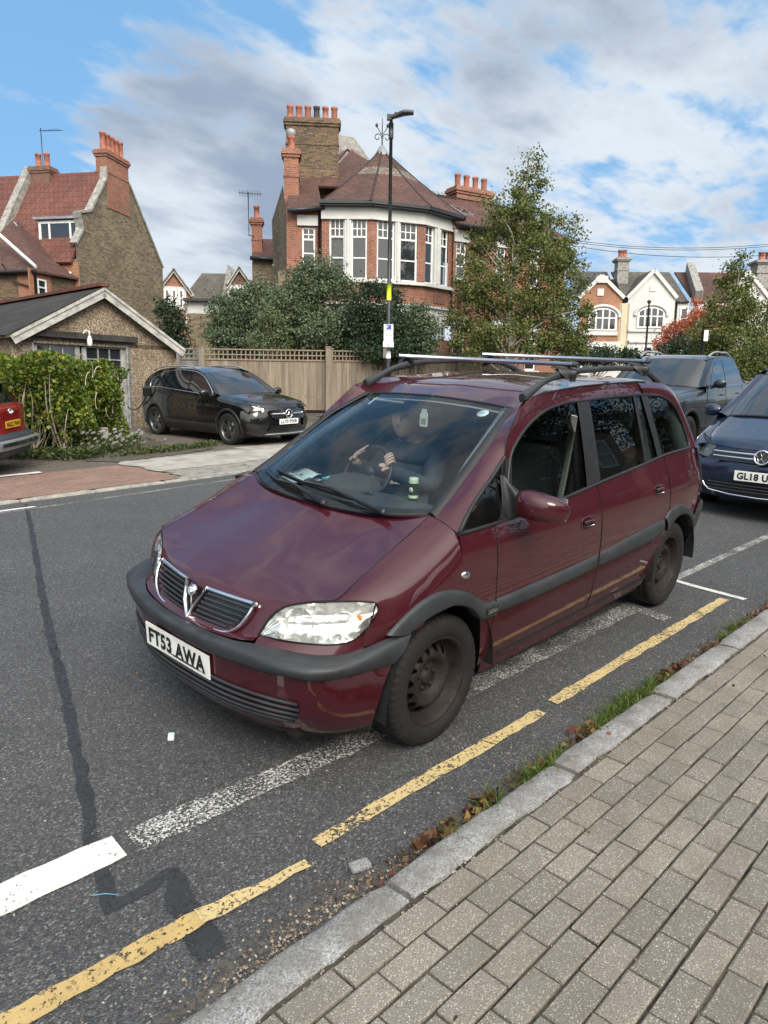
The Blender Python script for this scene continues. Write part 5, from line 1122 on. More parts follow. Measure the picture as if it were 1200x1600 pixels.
b.build('badge', M['chrome'], gg, uv=False)
b = MB()
for s in (1, -1):
    b.grid(mp([[(.80, s*.50, .56), (.72, s*.66, .57), (.60, s*.80, .60)], [(.815, s*.47, .48), (.73, s*.66, .48), (.61, s*.81, .50)], [(.80, s*.50, .41), (.73, s*.65, .40), (.61, s*.79, .41)]], 10, 3)+np.array([.012, 0, 0]))
b.grid(mp([[(.865-.1*abs(y), y, .40) for y in np.linspace(-.45, .45, 7)], [(.865-.1*abs(y), y, .31) for y in np.linspace(-.52, .52, 7)]], 12, 3)+np.array([.012, 0, 0])); b.build('intake', M['gloss_black'], nbg, uv=False)
b = MB(); b.tube([(.875-.12*abs(y)**1.2, y, .275) for y in np.linspace(-.6, .6, 20)], .011, 6); b.build('chrome_strip', M['chrome'], nbg, uv=False)
number_plate(nbg, 'LL70 PXR', (.902, .0, .525), (0, 1, 0), (0, 0, 1))
b = MB()   # charging flap at the rear wing and the cable hanging to the garage wall
b.box((-2.95, -.93, 1.0), (.22, .03, .20), 0, bev=.02, rz=.5); b.build('charge_flap', M['gloss_black'], gla, uv=False)

# ---------------- dark blue people carrier behind the maroon car
Wv = [(-3.9, .7), (-3.7, .82), (-3.3, .90), (-2.6, .945), (-1.2, .95), (0, .945), (.35, .925), (.6, .87), (.8, .76)]
lowv = [(.15, -.08), (.3, -.03), (.5, -.005), (.65, 0), (.80, -.006), (.95, -.03), (1.1, -.06)]
MPV = dict(W=Wv, belt=[(-3.9, 1.10), (-2, 1.08), (-.8, 1.06), (.6, 1.0)], low=lowv, tumble=.28, tum2=.07, arch=((0, .375), (-2.92, .375)), rad=.335, rim=.22, sill=.26, xj=.40, xt=-3.75, tail=-3.9,
  roofline=[(-3.75, 1.1), (-3.6, 1.4), (-3.4, 1.6), (-3.0, 1.66), (-2.2, 1.69), (-1.5, 1.675), (-1.15, 1.60), (-.9, 1.46), (-.5, 1.24), (-.15, 1.09)],
  B=[[(.86, 0, .80), (.76, 0, .86), (.5, 0, .945), (.2, 0, 1.03), (0, 0, 1.09), (-.06, 0, 1.11)], [(.82, .35, .80), (.73, .35, .86), (.47, .36, .945), (.18, .37, 1.027), (-.02, .38, 1.085), (-.09, .38, 1.107)], [(.72, .62, .815), (.66, .63, .86), (.42, .64, .935), (.14, .66, 1.01), (-.06, .68, 1.065), (-.14, .68, 1.088)], [(.66, .64, .82), (.58, .69, .85), (.36, .745, .915), (.10, .775, .985), (-.10, .79, 1.035), (-.20, .785, 1.065)]],
  lamp=[[(.745, .555, .80), (.66, .655, .845), (.54, .745, .885), (.40, .82, .905)], [(.785, .56, .73), (.71, .67, .745), (.60, .78, .785), (.45, .875, .84)], [(.795, .56, .665), (.72, .69, .665), (.62, .80, .685), (.50, .875, .745)]],
  N=[[(.86, 0, .80), (.82, .35, .80), (.745, .555, .80), (.765, .62, .68), (.62, .79, .665), (.40, .905, .70)], [(.90, 0, .70), (.87, .35, .70), (.80, .55, .66), (.765, .68, .63), (.64, .825, .62), (.40, .92, .63)], [(.945, 0, .60), (.915, .35, .60), (.845, .58, .59), (.775, .73, .58), (.65, .855, .57), (.40, .935, .57)], [(.955, 0, .45), (.925, .35, .45), (.85, .6, .45), (.775, .75, .45), (.64, .86, .45), (.40, .93, .45)], [(.94, 0, .33), (.91, .35, .33), (.84, .58, .33), (.755, .73, .33), (.62, .83, .33), (.40, .905, .33)], [(.84, 0, .22), (.82, .35, .22), (.75, .55, .22), (.67, .68, .22), (.55, .78, .22), (.38, .85, .22)]],
  ws=[[(-.05, 0, 1.115), (-.08, .38, 1.11), (-.14, .65, 1.095), (-.22, .765, 1.075)], [(-.55, 0, 1.40), (-.57, .36, 1.39), (-.61, .60, 1.375), (-.66, .70, 1.35)], [(-1.05, 0, 1.625), (-1.06, .33, 1.618), (-1.08, .55, 1.605), (-1.11, .635, 1.59)]],
  roof=[[(-1.05, 0, 1.628), (-1.6, 0, 1.72), (-2.4, 0, 1.735), (-3.2, 0, 1.70), (-3.5, 0, 1.65)], [(-1.06, .33, 1.62), (-1.6, .35, 1.713), (-2.4, .36, 1.728), (-3.2, .35, 1.69), (-3.48, .33, 1.64)], [(-1.09, .58, 1.60), (-1.6, .61, 1.69), (-2.4, .62, 1.70), (-3.2, .6, 1.66), (-3.45, .56, 1.60)], [(-1.11, .65, 1.59), (-1.6, .70, 1.67), (-2.4, .71, 1.68), (-3.2, .68, 1.64), (-3.42, .64, 1.58)]],
  doors=[(-.42, -1.35), (-1.35, -2.4)], glass=[([(-.55, 1.22), (-.85, 1.40), (-1.1, 1.53), (-1.32, 1.60)], [(-.55, 1.09), (-.85, 1.10), (-1.1, 1.10), (-1.33, 1.10)], 0), ([(-1.42, 1.61), (-1.9, 1.63), (-2.35, 1.62)], [(-1.42, 1.10), (-1.9, 1.10), (-2.38, 1.11)], 1), ([(-2.5, 1.62), (-3.0, 1.60), (-3.4, 1.52)], [(-2.5, 1.11), (-3.0, 1.12), (-3.55, 1.14)], None)],
  handles=[(-1.18, .96, 0), (-1.6, .97, 1)], mirror=(-.50, 1.08), rails=[(-1.2, .66, 1.64), (-1.6, .68, 1.72), (-2.4, .69, 1.735), (-3.2, .66, 1.69)], railmat=M['black_plastic'],
  tailrows=[([[(-3.50, 0, 1.65), (-3.48, .35, 1.63), (-3.42, .64, 1.58)], [(-3.85, 0, 1.1), (-3.83, .4, 1.1), (-3.75, .78, 1.1)]], M['car_glass'], 'rear_window'), ([[(-3.85, 0, 1.1), (-3.83, .4, 1.1), (-3.75, .78, 1.1)], [(-3.92, 0, .7), (-3.9, .5, .7), (-3.75, .82, .7)], [(-3.85, 0, .3), (-3.8, .5, .3), (-3.7, .78, .3)]], M['paint_navy'], 'tailgate')])
vw = thing('parked_people_carrier', 'dark blue people carrier with twin chrome grille bars, parked behind the maroon car', 'car', matrix=ground_matrix(-7.02, .50, R(0), .0))
sdv, nbv, pdv = gen_car(vw, MPV, M['paint_navy'])
def vx(y): return -.26*abs(y)**2.0
b = MB(); b.grid(np.array([[(.895+(.80-z)*.35+vx(y), y, z) for y in np.linspace(-.55, .55, 30)] for z in (.785, .74, .695, .66)])); gg = b.build('grille', M['gloss_black'], nbv, uv=False)
b = MB()
for z in (.755, .705): b.grid(np.array([[(.912+(.80-z)*.35+vx(y)+o, y, z+dz) for y in np.linspace(-.54, .54, 30)] for o, dz in ((-.01, .012), (.004, .008), (.004, -.006), (-.01, -.010))]))
b.build('grille_bar', M['chrome'], gg, uv=False)
bd = MB(); bd.lathe([(.066, .004), (.070, .012), (.078, .014), (.084, .008), (.085, -.004)], 36, 'z'); bk = MB(); bk.lathe([(.068, .004), (.001, .006)], 36, 'z'); bk.m = [1]*len(bk.f); bd.merge(bk)
for P_ in ([(-.030, .062), (0, .006), (.030, .062)], [(-.062, .030), (-.026, -.060), (0, -.006), (.026, -.060), (.062, .030)]): bd.tube([(x, y, .010) for x, y in P_], .0085, 6)
put(bd, frame((.965, 0, .735), (0, 1, 0), (-.30, 0, 1))).build('badge', [M['chrome'], M['lettering']], gg, uv=False)
b = MB(); b.grid(np.array([[(.962+vx(y)*.9, y, z) for y in np.linspace(-.60+.4*(.44-z), .60-.4*(.44-z), 24)] for z in (.435, .39, .345, .30)])); it = b.build('intake', M['gloss_black'], nbv, uv=False)
b = MB()
for z in (.41, .375, .34): b.tube([(.968+vx(y)*.9, y, z) for y in np.linspace(-.56, .56, 20)], .006, 6)
b.build('slat', M['trim'], it, uv=False)
b = MB(); pt = [(-.66, .455), (-.60, .36), (-.54, .315), (-.3, .292), (0, .285), (.3, .292), (.54, .315), (.60, .36), (.66, .455)]; b.tube([(.972+vx(y)*.9, y, z) for y, z in pt], .009, 6); b.build('chrome_strip', M['chrome'], it, uv=False)
number_plate(nbv, 'GL18 UXC', (.972, 0, .515), (0, 1, 0), (0, 0, 1))

# ---------------- grey double cab pickup
Wp = [(-4.4, .90), (-2.6, .925), (0, .935), (.4, .92), (.65, .86), (.8, .78)]
lowp = [(.3, -.08), (.5, -.02), (.8, 0), (1.0, 0), (1.15, -.02), (1.3, -.04)]
rowp = [(.82, 1.08), (.87, .95), (.90, .80), (.93, .62), (.92, .45)]
PK = dict(W=Wp, belt=[(-4.4, 1.27), (-2.6, 1.27), (-.7, 1.22), (.6, 1.16)], low=lowp, tumble=.25, tum2=.10, arch=((0, .47), (-3.25, .47)), rad=.39, rim=.24, sill=.42, xj=.50, xt=-4.3, tail=-4.4, twin=False,
  roofline=[(-4.3, 1.29), (-2.95, 1.29), (-2.78, 1.32), (-2.62, 1.60), (-2.5, 1.74), (-2.2, 1.795), (-1.7, 1.81), (-1.4, 1.775), (-1.15, 1.65), (-.9, 1.44), (-.66, 1.26)],
  B=[[(.78, 0, 1.10), (.65, 0, 1.15), (.3, 0, 1.20), (0, 0, 1.23), (-.3, 0, 1.255), (-.50, 0, 1.27)], [(.76, .35, 1.10), (.63, .35, 1.15), (.28, .36, 1.20), (-.02, .37, 1.23), (-.32, .38, 1.255), (-.52, .38, 1.27)], [(.70, .60, 1.09), (.58, .61, 1.135), (.24, .64, 1.185), (-.05, .66, 1.215), (-.36, .68, 1.24), (-.58, .68, 1.252)], [(.62, .70, 1.07), (.50, .74, 1.10), (.22, .775, 1.15), (-.05, .79, 1.18), (-.36, .80, 1.205), (-.66, .79, 1.225)]],
  lamp=[[(.74, .60, 1.07), (.66, .70, 1.07), (.55, .80, 1.07), (.42, .86, 1.06)], [(.80, .60, .97), (.72, .72, .97), (.60, .83, .97), (.45, .90, .98)], [(.83, .60, .88), (.74, .74, .88), (.62, .85, .88), (.48, .90, .90)]],
  N=[[(.79, 0, 1.09), (.77, .35, 1.09), (.71, .60, 1.08), (.70, .72, .87), (.60, .86, .87), (.50, .915, .90)], [(.85, 0, .9), (.84, .35, .9), (.78, .6, .86), (.72, .75, .82), (.62, .87, .80), (.50, .92, .80)], [(.90, 0, .7), (.88, .35, .7), (.82, .6, .7), (.76, .76, .7), (.65, .87, .7), (.50, .925, .7)], [(.88, 0, .45), (.86, .35, .45), (.80, .6, .45), (.72, .74, .45), (.62, .83, .45), (.48, .88, .45)]],
  ws=[[(-.50, 0, 1.275), (-.52, .38, 1.27), (-.58, .65, 1.258), (-.67, .765, 1.24)], [(-.88, 0, 1.53), (-.90, .36, 1.525), (-.94, .60, 1.51), (-.99, .70, 1.49)], [(-1.27, 0, 1.755), (-1.28, .34, 1.75), (-1.30, .56, 1.74), (-1.34, .64, 1.725)]],
  roof=[[(-1.27, 0, 1.757), (-1.6, 0, 1.815), (-2.0, 0, 1.83), (-2.4, 0, 1.81), (-2.62, 0, 1.76)], [(-1.28, .34, 1.752), (-1.6, .35, 1.81), (-2.0, .36, 1.825), (-2.4, .35, 1.805), (-2.62, .34, 1.755)], [(-1.31, .59, 1.738), (-1.6, .62, 1.795), (-2.0, .63, 1.81), (-2.4, .62, 1.79), (-2.60, .60, 1.74)], [(-1.34, .65, 1.725), (-1.6, .70, 1.785), (-2.0, .71, 1.80), (-2.4, .70, 1.775), (-2.58, .68, 1.72)]],
  doors=[(-.72, -1.72), (-1.72, -2.72)], glass=[([(-.98, 1.40), (-1.15, 1.56), (-1.35, 1.69), (-1.66, 1.735)], [(-.90, 1.265), (-1.15, 1.268), (-1.40, 1.27), (-1.68, 1.275)], 0), ([(-1.76, 1.74), (-2.1, 1.735), (-2.42, 1.70), (-2.54, 1.60)], [(-1.76, 1.275), (-2.1, 1.28), (-2.45, 1.285), (-2.66, 1.29)], 1)],
  glass_trim=[(-.85, 1.25), (-1.7, 1.262), (-2.68, 1.275)], handles=[(-1.52, 1.10, 0), (-2.5, 1.11, 1)], mirror=(-.92, 1.27), arch_trim=M['black_plastic'], rails=[(-1.35, .64, 1.78), (-1.55, .66, 1.86), (-2.0, .67, 1.875), (-2.35, .66, 1.86), (-2.55, .64, 1.79)], rail_r=.020,
  tailrows=[([[(-2.62, 0, 1.76), (-2.61, .35, 1.755), (-2.58, .68, 1.72)], [(-2.76, 0, 1.28), (-2.76, .4, 1.28), (-2.76, .76, 1.30)]], M['car_glass'], 'rear_window'), ([[(-2.76, 0, 1.28), (-2.76, .4, 1.28), (-2.76, .80, 1.28)], [(-4.38, 0, 1.27), (-4.38, .5, 1.27), (-4.38, .84, 1.27)]], M['black_plastic'], 'bed_cover'), ([[(-4.38, 0, 1.27), (-4.38, .5, 1.27), (-4.36, .86, 1.27)], [(-4.40, 0, .8), (-4.40, .5, .8), (-4.38, .88, .8)], [(-4.38, 0, .45), (-4.38, .5, .45), (-4.36, .86, .45)]], M['paint_grey'], 'tailgate')])
pk = thing('pickup_truck', 'dark grey double cab pickup truck with roof rails on the road beyond the maroon car', 'pickup', matrix=ground_matrix(-10.3, -2.75, R(0), 0))
sdp, nbp, pdp = gen_car(pk, PK, M['paint_grey'])
b = MB(); b.grid(mp([[(.875-.12*abs(y)**2, y, 1.05) for y in np.linspace(-.55, .55, 9)], [(.925-.12*abs(y)**2, y, .80) for y in np.linspace(-.55, .55, 9)]], 12, 3)); b.build('grille', M['gloss_black'], nbp, uv=False)
for s in (1, -1):
    b = MB(); b.grid(mp([[(-2.50, s*.70, 1.80), (-2.85, s*.74, 1.45), (-3.15, s*.80, 1.30)], [(-2.62, s*.70, 1.80), (-3.0, s*.74, 1.42), (-3.3, s*.80, 1.30)]], 10, 2)); b.build('sports_bar', M['black_plastic'], pk, uv=False)

# ---------------- red crossover, its tail just inside the left edge of the view
RED = dict(SUV)
RED['tailrows'] = [([[(-3.30, 0, 1.475), (-3.28, .35, 1.46), (-3.25, .60, 1.39)], [(-3.40, 0, 1.30), (-3.38, .4, 1.29), (-3.34, .68, 1.22)], [(-3.50, 0, 1.12), (-3.48, .45, 1.12), (-3.44, .70, 1.10)]], M['car_glass'], 'rear_window'),
  ([[(-3.50, 0, 1.12), (-3.48, .45, 1.12), (-3.44, .72, 1.10)], [(-3.60, 0, 1.05), (-3.58, .45, 1.05), (-3.48, .78, 1.04)], [(-3.60, 0, .80), (-3.58, .5, .80), (-3.46, .82, .80)], [(-3.62, 0, .66), (-3.60, .5, .66), (-3.46, .84, .66)]], M['paint_red'], 'tailgate'),
  ([[(-3.63, 0, .67), (-3.61, .5, .67), (-3.46, .86, .67)], [(-3.72, 0, .60), (-3.68, .55, .60), (-3.45, .90, .60)], [(-3.72, 0, .50), (-3.68, .55, .50), (-3.45, .90, .50)], [(-3.68, 0, .35), (-3.64, .5, .35), (-3.42, .86, .35)], [(-3.5, 0, .25), (-3.46, .5, .25), (-3.36, .80, .25)]], M['trim'], 'rear_bumper')]
red = thing('parked_crossover', 'bright red crossover parked beside the hedge, cut off by the left edge', 'car', matrix=Matrix.Identity(4))
sdr, nbr, pdr = gen_car(red, RED, M['paint_red'])
b = MB(); b.grid(mp([[(-3.735+.08*abs(y)**2, y, .585) for y in np.linspace(-.72, .72, 9)], [(-3.755+.08*abs(y)**2, y, .53) for y in np.linspace(-.80, .80, 9)], [(-3.735+.08*abs(y)**2, y, .43) for y in np.linspace(-.74, .74, 9)]], 24, 4)); rp = b.build('skid_plate', M['silver_trim'], red, uv=False)
b = MB(); b.grid(mp([[(-3.765+.08*abs(y)**2, y, .545) for y in np.linspace(-.62, .62, 9)], [(-3.765+.08*abs(y)**2, y, .485) for y in np.linspace(-.66, .66, 9)]], 24, 3)); b.build('skid_slot', M['gloss_black'], rp, uv=False)
number_plate(red, 'NA22 PHN', (-3.625, 0, .80), (0, -1, 0), (0, 0, 1), 'plate_yellow')
bd = MB(); bd.tube([(.075*math.cos(t), .045*math.sin(t), 0) for t in np.linspace(0, 2*math.pi, 25)], .008, 6, cap=False); bd.tube([(-.028, -.036, 0), (-.020, .036, 0)], .009, 6); bd.tube([(.020, -.036, 0), (.028, .036, 0)], .009, 6); bd.tube([(-.024, 0, 0), (.024, .0, 0)], .008, 6)
put(bd, frame((-3.605, 0, 1.00), (0, -1, 0), (.0, 0, 1))).build('badge', M['chrome'], red, uv=False)
b = MB(); b.grid(mp([[(-3.22, y, 1.46-.25*(abs(y)/.6)**3*.3) for y in np.linspace(-.58, .58, 7)], [(-3.46, y, 1.44-.25*(abs(y)/.6)**3*.3) for y in np.linspace(-.55, .55, 7)], [(-3.45, y, 1.415-.25*(abs(y)/.6)**3*.3) for y in np.linspace(-.55, .55, 7)]], 12, 2)); b.build('spoiler', M['gloss_black'], red, uv=False)
for s in (1, -1):
    b = MB(); b.grid(mp([[(-3.47, s*.855, .96), (-3.50, s*.80, .955), (-3.545, s*.66, .95)], [(-3.475, s*.862, .86), (-3.51, s*.80, .86), (-3.56, s*.66, .86)]], 8, 3)); b.build('tail_lamp', M['tail_red'], red, uv=False)
pr = G(22, 665, .72); hd = R(-43); fx_ = np.array([math.cos(hd), math.sin(hd)]); o_ = pr[:2]+fx_*3.62*.9
red.matrix_world = ground_matrix(o_[0], o_[1], hd, .03) @ Matrix.Scale(.9, 4)

# ---------------- silver car far up the road
sil = thing('distant_car', 'silver car far up the road, just showing past the pickup bed', 'car', matrix=ground_matrix(-20.5, -1.1, R(0), 0))
gen_car(sil, SUV, M['paint_silver'])

# ================================================================== BUILDINGS
RH = np.array([RT[0], RT[1], 0]); RH /= np.linalg.norm(RH); FH = np.array([FW[0], FW[1], 0]); FH /= np.linalg.norm(FH)
class Loc:
    """local frame of a building: x along the facade (to the right in view), y inward, z up, origin on the ground"""
    def __init__(s, px, d, lat, dep, zg=None, py=560):
        o = D(px, py, d); e = lat*RH+dep*FH; e /= np.linalg.norm(e); s.e = e; s.n = np.cross([0, 0, 1], e)
        s.o = np.array([o[0], o[1], GA*o[0]+GB*o[1] if zg is None else zg]); s.M = Matrix.Identity(4)
        for i in range(3): s.M[i][0] = s.e[i]; s.M[i][1] = s.n[i]; s.M[i][2] = (0, 0, 1)[i]; s.M[i][3] = s.o[i]
    def p(s, px, py, y=0.0, x=None):
        if x is None: w = onplane(px, py, s.o+s.n*y, s.n)
        else: w = onplane(px, py, s.o+s.e*x, s.e)
        d = w-s.o; return (float(d@s.e), float(d@s.n), float(d[2]))
    def root(s, name, label, cat, group=None): s.r = thing(name, label, cat, matrix=s.M, group=group); return s.r
def wallz(b, x0, x1, z0, z1, holes, y=0.0, mi=0, rev=.10):
    xs = sorted({x0, x1, *[h[0] for h in holes], *[h[1] for h in holes]}); zs = sorted({z0, z1, *[h[2] for h in holes], *[h[3] for h in holes]})
    for i in range(len(xs)-1):
        for j in range(len(zs)-1):
            cx, cz = (xs[i]+xs[i+1])/2, (zs[j]+zs[j+1])/2
            if any(h[0] < cx < h[1] and h[2] < cz < h[3] for h in holes): continue
            b.add([(xs[i], y, zs[j]), (xs[i+1], y, zs[j]), (xs[i+1], y, zs[j+1]), (xs[i], y, zs[j+1])], [(0, 1, 2, 3)], mi)
    for h in holes:
        a_, c, e, f = h
        for q in ([(a_, y, e), (a_, y, f), (a_, y+rev, f), (a_, y+rev, e)], [(c, y, f), (c, y, e), (c, y+rev, e), (c, y+rev, f)], [(a_, y, f), (c, y, f), (c, y+rev, f), (a_, y+rev, f)], [(c, y, e), (a_, y, e), (a_, y+rev, e), (c, y+rev, e)]): b.add(q, [(0, 1, 2, 3)], mi)
def window(parent, T, w, h, style='sash', frame_m=None, fr=.06, curtain=None):
    """window in its own frame: T maps (x right, y in, z up) with the origin at the lower left of the opening"""
    fm = frame_m or M['paint_white']; b = MB(); dpt = .06
    def bx(x0, x1, z0, z1, y0=0, y1=dpt): b.box(((x0+x1)/2, (y0+y1)/2, (z0+z1)/2), (x1-x0, y1-y0, z1-z0))
    bx(0, fr, 0, h); bx(w-fr, w, 0, h); bx(fr, w-fr, h-fr, h); bx(fr, w-fr, 0, fr*1.2)
    if style == 'sash':
        zt = h*.70; bx(fr, w-fr, zt-.02, zt+.04, .005, dpt-.005); bx(fr, w-fr, h*.36-.02, h*.36+.025, .01, dpt-.005)
        n = 3 if w > .5 else 2
        for k in range(1, n): x = fr+(w-2*fr)*k/n; bx(x-.016, x+.016, zt+.04, h-fr, .012, .045)
        zz_ = (zt+h-fr)/2; bx(fr, w-fr, zz_-.014, zz_+.014, .014, .043)
    elif style == 'grid2x3':
        for k in (1, 2): x = fr+(w-2*fr)*k/3; bx(x-.016, x+.016, fr, h-fr, .012, .045)
        bx(fr, w-fr, h/2-.016, h/2+.016, .014, .043)
    elif style == 'triple':
        for k in (.27, .80): x = w*k; bx(x-.04, x+.04, fr, h-fr, .006, .05)
    elif style == 'split': bx(w/2-.03, w/2+.03, fr, h-fr, .006, .05); bx(fr, w/2-.03, h*.62, h*.62+.03, .01, .045); bx(w/2+.03, w-fr, h*.62, h*.62+.03, .01, .045)
    elif style == 'half': bx(fr, w-fr, h/2-.025, h/2+.025, .006, .05)
    fo = put(b, T).build('window', fm, parent)
    g = MB(); g.add([(fr*.5, dpt*.6, fr*.5), (w-fr*.5, dpt*.6, fr*.5), (w-fr*.5, dpt*.6, h-fr*.5), (fr*.5, dpt*.6, h-fr*.5)], [(0, 1, 2, 3)]); put(g, T).build('pane', M['window_glass'] if not curtain else M['pane_clear'], fo, uv=False)
    if curtain:
        g = MB(); n = 24; g.grid(np.array([[(fr+(w-2*fr)*k/n, .12+.02*math.sin(k*1.9), z) for k in range(n+1)] for z in (0, h)])); put(g, T).build('curtain', M['curtain'], fo, uv=False)
    return fo
M['pane_clear'] = glassmat('pane_clear', (.55, .58, .58), 1.5, 1.3)
def slab(b, pts, th=.07, mi=0):
    """roof slope: polygon with thickness below"""
    P_ = [np.array(p, float) for p in pts]; n = np.cross(P_[1]-P_[0], P_[2]-P_[0]); n /= np.linalg.norm(n); n = n if n[2] > 0 else -n; k = len(P_)
    b.add([tuple(p) for p in P_]+[tuple(p-n*th) for p in P_], [tuple(range(k)), tuple(reversed(range(k, 2*k)))]+[(i, k+i, k+(i+1) % k, (i+1) % k) for i in range(k)], mi)
def pot_mb(h, r=.13):
    b = MB(); b.lathe([(r*1.0, 0), (r*1.02, .05), (r*.86, .07), (r*.80, h-.10), (r*.95, h-.08), (r*.97, h), (r*.75, h), (r*.72, h-.15)], 14, 'z'); return b
def pots(parent, pts, h, r=.13, dark=()):
    for i, p in enumerate(pts): put(pot_mb(h, r), Matrix.Translation(p)).build('chimney_pot', M['terracotta_dark'] if i in dark else M['terracotta'], parent, uv=False)
def stack(parent, x0, x1, y0, y1, z0, z1, m, corbel=.05):
    b = MB(); b.box(((x0+x1)/2, (y0+y1)/2, (z0+z1-.30)/2), (x1-x0, y1-y0, z1-z0-.30))
    for k, (dz, o, t) in enumerate(((-.30, corbel, .10), (-.20, corbel*1.9, .12), (-.08, corbel, .08))): b.box(((x0+x1)/2, (y0+y1)/2, z1+dz+t/2), (x1-x0+2*o, y1-y0+2*o, t-.002))
    b.box(((x0+x1)/2, (y0+y1)/2, z1-.95), (x1-x0+corbel, y1-y0+corbel, .08)); return b.build('chimney', m, parent)
def bar(b, p, q, w, h, mi=0):
    """rectangular bar from p to q, w wide (horizontal), h tall"""
    p = np.array(p, float); q = np.array(q, float); t = q-p; t /= np.linalg.norm(t); s_ = np.cross(t, [0, 0, 1]); s_ /= (np.linalg.norm(s_)+1e-9); u = np.cross(s_, t)
    vs = [tuple(c+s_*w/2*a_+u*h/2*e) for c in (p, q) for a_, e in ((-1, -1), (1, -1), (1, 1), (-1, 1))]
    b.add(vs, [(0, 1, 2, 3), (7, 6, 5, 4), (0, 4, 5, 1), (1, 5, 6, 2), (2, 6, 7, 3), (3, 7, 4, 0)], mi)
TR = lambda x, y, z: Matrix.Translation((x, y, z))

# ---------------- pebbledash garage
def pebble():
    m_, t, b = newmat('pebbledash'); c_ = t.nodes.new('ShaderNodeTexCoord'); v = t.nodes.new('ShaderNodeTexVoronoi'); v.inputs['Scale'].default_value = 52; t.links.new(c_.outputs['Object'], v.inputs[0]); sp = t.nodes.new('ShaderNodeSeparateColor'); t.links.new(v.outputs['Color'], sp.inputs[0])
    c = nramp(t, sp.outputs[0], [(0, (.085, .06, .035)), (.35, (.17, .125, .078)), (.7, (.26, .20, .135)), (1, (.42, .36, .27))]); c = nmix(t, 1.0, c, nramp(t, nnoise(t, 1.6, 5, .6), [(.3, (.72,)*3), (.7, (1.12,)*3)]), 'MULTIPLY')
    t.links.new(c, b.inputs['Base Color']); b.inputs['Roughness'].default_value = .85; nbump(t, b, nmath(t, 'SUBTRACT', 1.0, v.outputs['Distance']), .9, .012); return m_
M['pebbledash'] = pebble(); M['old_wood'] = basic('old_wood', (.028, .025, .022), .85, vary=.35, scale=5, bump=.6, bscale=30); M['barge'] = basic('barge', (.36, .35, .32), .75, vary=.2, scale=6, bump=.3)
gw = G(205, 672); L = Loc(205, 16.68, .66, .75); L.o[2] = gw[2]-.25; L.M[2][3] = L.o[2]
gar = L.root('garage', 'pebbledash garage with grey bargeboards and dark roof at the end of the drive', 'garage')
xl, xr = L.p(21, 600)[0], L.p(275, 600)[0]; pk_ = L.p(156, 458); le = L.p(21, 527); re = L.p(275, 548); zb = 0.0
dx0, dx1 = L.p(52, 560)[0], L.p(200, 560)[0]; dz1 = L.p(125, 533)[2]
b = MB(); wallz(b, xl, xr, zb, min(le[2], re[2]), [(dx0, dx1, zb, dz1)], rev=.16); zc_ = min(le[2], re[2])
b.add([(xl, 0, zc_), (xr, 0, zc_), (xr, 0, re[2]), (pk_[0], 0, pk_[2]), (xl, 0, le[2])], [(0, 1, 2, 3, 4)])
b.add([(xl, 0, zb), (xl, 6.2, zb), (xl, 6.2, le[2]), (xl, 0, le[2])], [(0, 1, 2, 3)]); b.add([(xr, 0, zb), (xr, 6.2, zb), (xr, 6.2, re[2]), (xr, 0, re[2])], [(0, 1, 2, 3)]); b.build('wall', M['pebbledash'], gar)
b = MB(); pt_ = (pk_[0], pk_[2]+.13)
sl = (le[2]-pk_[2])/(le[0]-pk_[0]); sr = (re[2]-pk_[2])/(re[0]-pk_[0]); ox = .18
slab(b, [(pt_[0], -.22, pt_[1]), (pt_[0], 6.4, pt_[1]), (xl-ox, 6.4, le[2]+.13-sl*ox), (xl-ox, -.22, le[2]+.13-sl*ox)], .05); slab(b, [(pt_[0], -.22, pt_[1]+.003), (pt_[0], 6.4, pt_[1]+.003), (xr+.05, 6.4, re[2]+.13+sr*.05), (xr+.05, -.22, re[2]+.13+sr*.05)], .05)
rf = b.build('roof', M['asbestos'], gar); b = MB(); bar(b, (pt_[0], -.24, pt_[1]+.03), (pt_[0], 6.42, pt_[1]+.03), .24, .07); b.build('ridge_tiles', M['tile_pan'], rf)
b = MB()
for (q, s_) in ((le, -1), (re, 1)):
    e_ = np.array([q[0]+s_*.10, q[2]+(sl if s_ < 0 else sr)*s_*.10]); p0_ = np.array([pk_[0], pk_[2]])
    for off, y0, hh in ((0.0, -.20, .20), (.075, -.225, .06)):
        bar(b, (p0_[0], y0, p0_[1]+off+.0), (e_[0], y0, e_[1]+off), .03, hh)
b.build('bargeboard', M['barge'], gar)
b = MB(); a_ = L.p(40, 519.5); c_ = L.p(211, 532.5); bar(b, (a_[0], -.06, (a_[2]+c_[2])/2+.02), (c_[0], -.06, (a_[2]+c_[2])/2), .14, .13); b.build('lintel', M['old_wood'], gar)
wd = (dx1-dx0)/2
